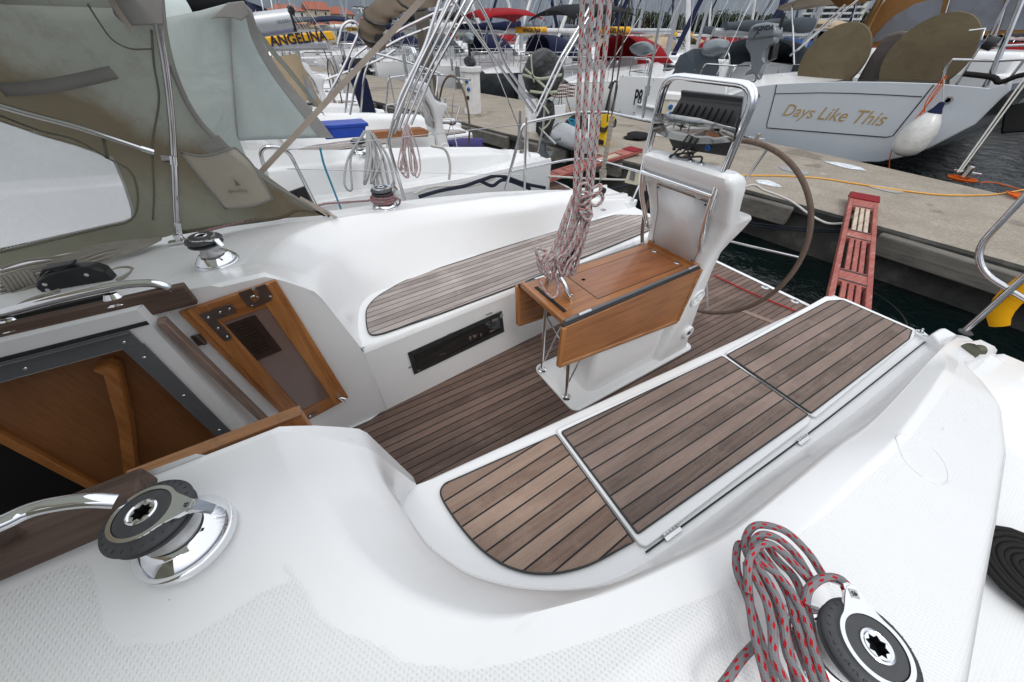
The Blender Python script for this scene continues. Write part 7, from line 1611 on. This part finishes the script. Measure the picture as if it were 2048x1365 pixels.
# ---------------------------------------------------------------- shore, trees, buildings
mb = MB(); sh_ = []
angs = [math.radians(a) for a in range(-30, 131, 4)]
mb.loft([[V3(math.cos(a)*r_, math.sin(a)*r_, z_) for a in angs] for r_, z_ in ((386, WATER-.3), (387, .8), (394, 1.2), (500, 4.0), (800, 10))]); tag(mb.build('shore', simple('shore_ground', (.10, .11, .07), .9, var=.3, nscale=.05), None, ang=60), kind='structure')
def wood_mass():
    mb = MB(); R = random.Random(5)
    lf = []
    def crown(c, w, h):
        n = 150
        for _ in range(n):
            a = R.uniform(0, 6.283); u = R.uniform(-1, 1); q = R.uniform(.55, 1)**.5; rr_ = math.sqrt(1-u*u)
            lump = 1+.25*math.sin(3*a+c.x)+.2*math.sin(5*u*2+c.y)
            p = c+V3(math.cos(a)*rr_*w*q*lump, math.sin(a)*rr_*w*q*lump, u*h*q*lump)
            s = R.uniform(.8, 1.9); A = V3(R.uniform(-1, 1), R.uniform(-1, 1), R.uniform(-.6, .6)).normalized()*s; Bv = A.orthogonal().normalized()*s*.7
            lf.append((p-A, p+Bv, p+A, p-Bv))
    for a in range(-90, 610):
        an = math.radians(a*.105-12+R.uniform(-.05, .05)); d = R.uniform(396, 430)
        hsc = 1+.22*math.sin(an*9)+.15*math.sin(an*23+1)
        if an > math.radians(72): continue
        h = (R.uniform(11.0, 16))*hsc*(1.0 if an < math.radians(50) else .62); c = V3(math.cos(an)*d, math.sin(an)*d, 1+h*.58)
        crown(c, R.uniform(3.6, 6), h*.48)
    V = []; Fc = []
    for q in lf: Fc.append(tuple(range(len(V), len(V)+4))); V += list(q)
    mb.add(V, Fc)
    m, nt_, b_ = mat('pine_foliage'); tcn = N(nt_, 'ShaderNodeTexCoord'); nn_ = N(nt_, 'ShaderNodeTexNoise', {'Vector': tcn.outputs['Object'], 'Scale': .35, 'Detail': 5.0})
    nt_.links.new(RAMP(nt_, nn_.outputs[0], [(.35, (.008, .016, .008)), (.65, (.028, .045, .018))]), b_.inputs['Base Color']); setb(b_, rough=.85, spec=.1)
    o = mb.build('woodland', m, None, ang=0); tag(o, 'dark pine wood along the far shore', 'woodland', kind='stuff')
wood_mass()
def house(c, yaw, w, d, h, rh, wall, label, storeys=2, nwin=4, hip=False):
    T = Matrix.Translation(Vector(c)) @ Matrix.Rotation(yaw, 4, 'Z'); r = empty('house', c, yaw, label, 'house', 'houses on the left shore')
    mb = MB(); mb.box((0, 0, h/2), (w, d, h), T); mb.build('wall', M[wall], r)
    mb = MB(); e = .6
    if hip: V = [(-w/2-e, -d/2-e, h), (w/2+e, -d/2-e, h), (w/2+e, d/2+e, h), (-w/2-e, d/2+e, h), (-w/4, 0, h+rh), (w/4, 0, h+rh)]; Fc = [(0, 1, 5, 4), (1, 2, 5), (2, 3, 4, 5), (3, 0, 4), (0, 3, 2, 1)]
    else: V = [(-w/2-e, -d/2-e, h), (w/2+e, -d/2-e, h), (w/2+e, d/2+e, h), (-w/2-e, d/2+e, h), (-w/2-e, 0, h+rh), (w/2+e, 0, h+rh)]; Fc = [(0, 1, 5, 4), (2, 3, 4, 5), (1, 2, 5), (3, 0, 4), (0, 3, 2, 1)]
    mb.add(V, Fc, M=T); ro = mb.build('roof', M['roof'], r)
    mb = MB(); mb.box((w*.2, d*.1, h+rh*.8), (.8, .8, 1.8), T); mb.build('chimney', M['plaster'], ro)
    for s in range(storeys):
        for k in range(nwin):
            x = -w/2+w*(k+.5)/nwin; z = h*(s+.55)/storeys
            mb = MB(); mb.box((x, -d/2-.03, z), (1.1, .1, 1.5), T); wi = mb.build('window', M['white'], r)
            mb = MB(); mb.box((x, -d/2-.07, z), (.9, .06, 1.3), T); mb.build('pane', M['glass'], wi)
    return r
dirv = lambda px, D: (lambda d: V3(d.x, d.y, 0).normalized()*D)(ray(px, 80))
house(dirv(590, 262)+V3(0, 0, 1.0), 0.1, 15, 12, 8.2, 2.4, 'plasterw', 'white house with orange roof and solar panels, left of the two on the shore', 3, 4, True)
house(dirv(648, 271)+V3(0, 0, 1.0), 0.15, 10, 12, 9.2, 3.2, 'plaster', 'cream gabled house with orange roof on the shore', 3, 2)
house(dirv(690, 288)+V3(0, 0, 1.0), 0.25, 13, 12, 8.2, 3.2, 'plaster', 'cream house with dormers, right of the gabled one on the shore', 3, 4, True)
house(dirv(640, 224)+V3(0, 0, 1.0), 0.15, 38, 7, 3.0, 1.6, 'plasterw', 'long low shed with orange tiled roof on the waterfront', 1, 9)
house(dirv(540, 297)+V3(0, 0, 1.0), 0.15, 14, 12, 7, 3, 'plaster', 'cream house half hidden behind the sprayhood on the shore', 3, 4, True)
house(dirv(1010, 332)+V3(0, 0, 1.0), -.5, 26, 9, 3.4, 2.2, 'plasterw', 'low building with orange roof on the middle shore', 1, 7)
house(dirv(1270, 297)+V3(0, 0, 1.0), -.8, 30, 8, 2.6, 1.8, 'plasterw', 'low building with orange roof behind the masts, right of centre', 1, 8)
house(dirv(760, 306)+V3(0, 0, 1.0), 0.2, 16, 11, 7, 3, 'plaster', 'cream house seen between the bimini tubes on the shore', 2, 5, True)
c = dirv(1640, 390)+V3(0, 0, 14); yaw = math.atan2(c.y, c.x)-math.pi/2; T = Matrix.Translation(c) @ Matrix.Rotation(yaw, 4, 'Z')
r = empty('hotel', c, yaw, 'large grey and white terraced hotel above the trees', 'hotel')
mb = MB(); mb.box((0, 0, 3), (34, 14, 22), T); mb.build('wall', M['plasterw'], r)
for i in range(7): mb = MB(); mb.box((0, -7.6, -5+2.9*i), (36-i*1.2, 2.4, .9), T); mb.build('balcony', M['white'], r); mb = MB(); mb.box((0, -7.04, -3.6+2.9*i), (33-i*1.2, .1, 1.5), T); mb.build('window_band', M['glass'], r)
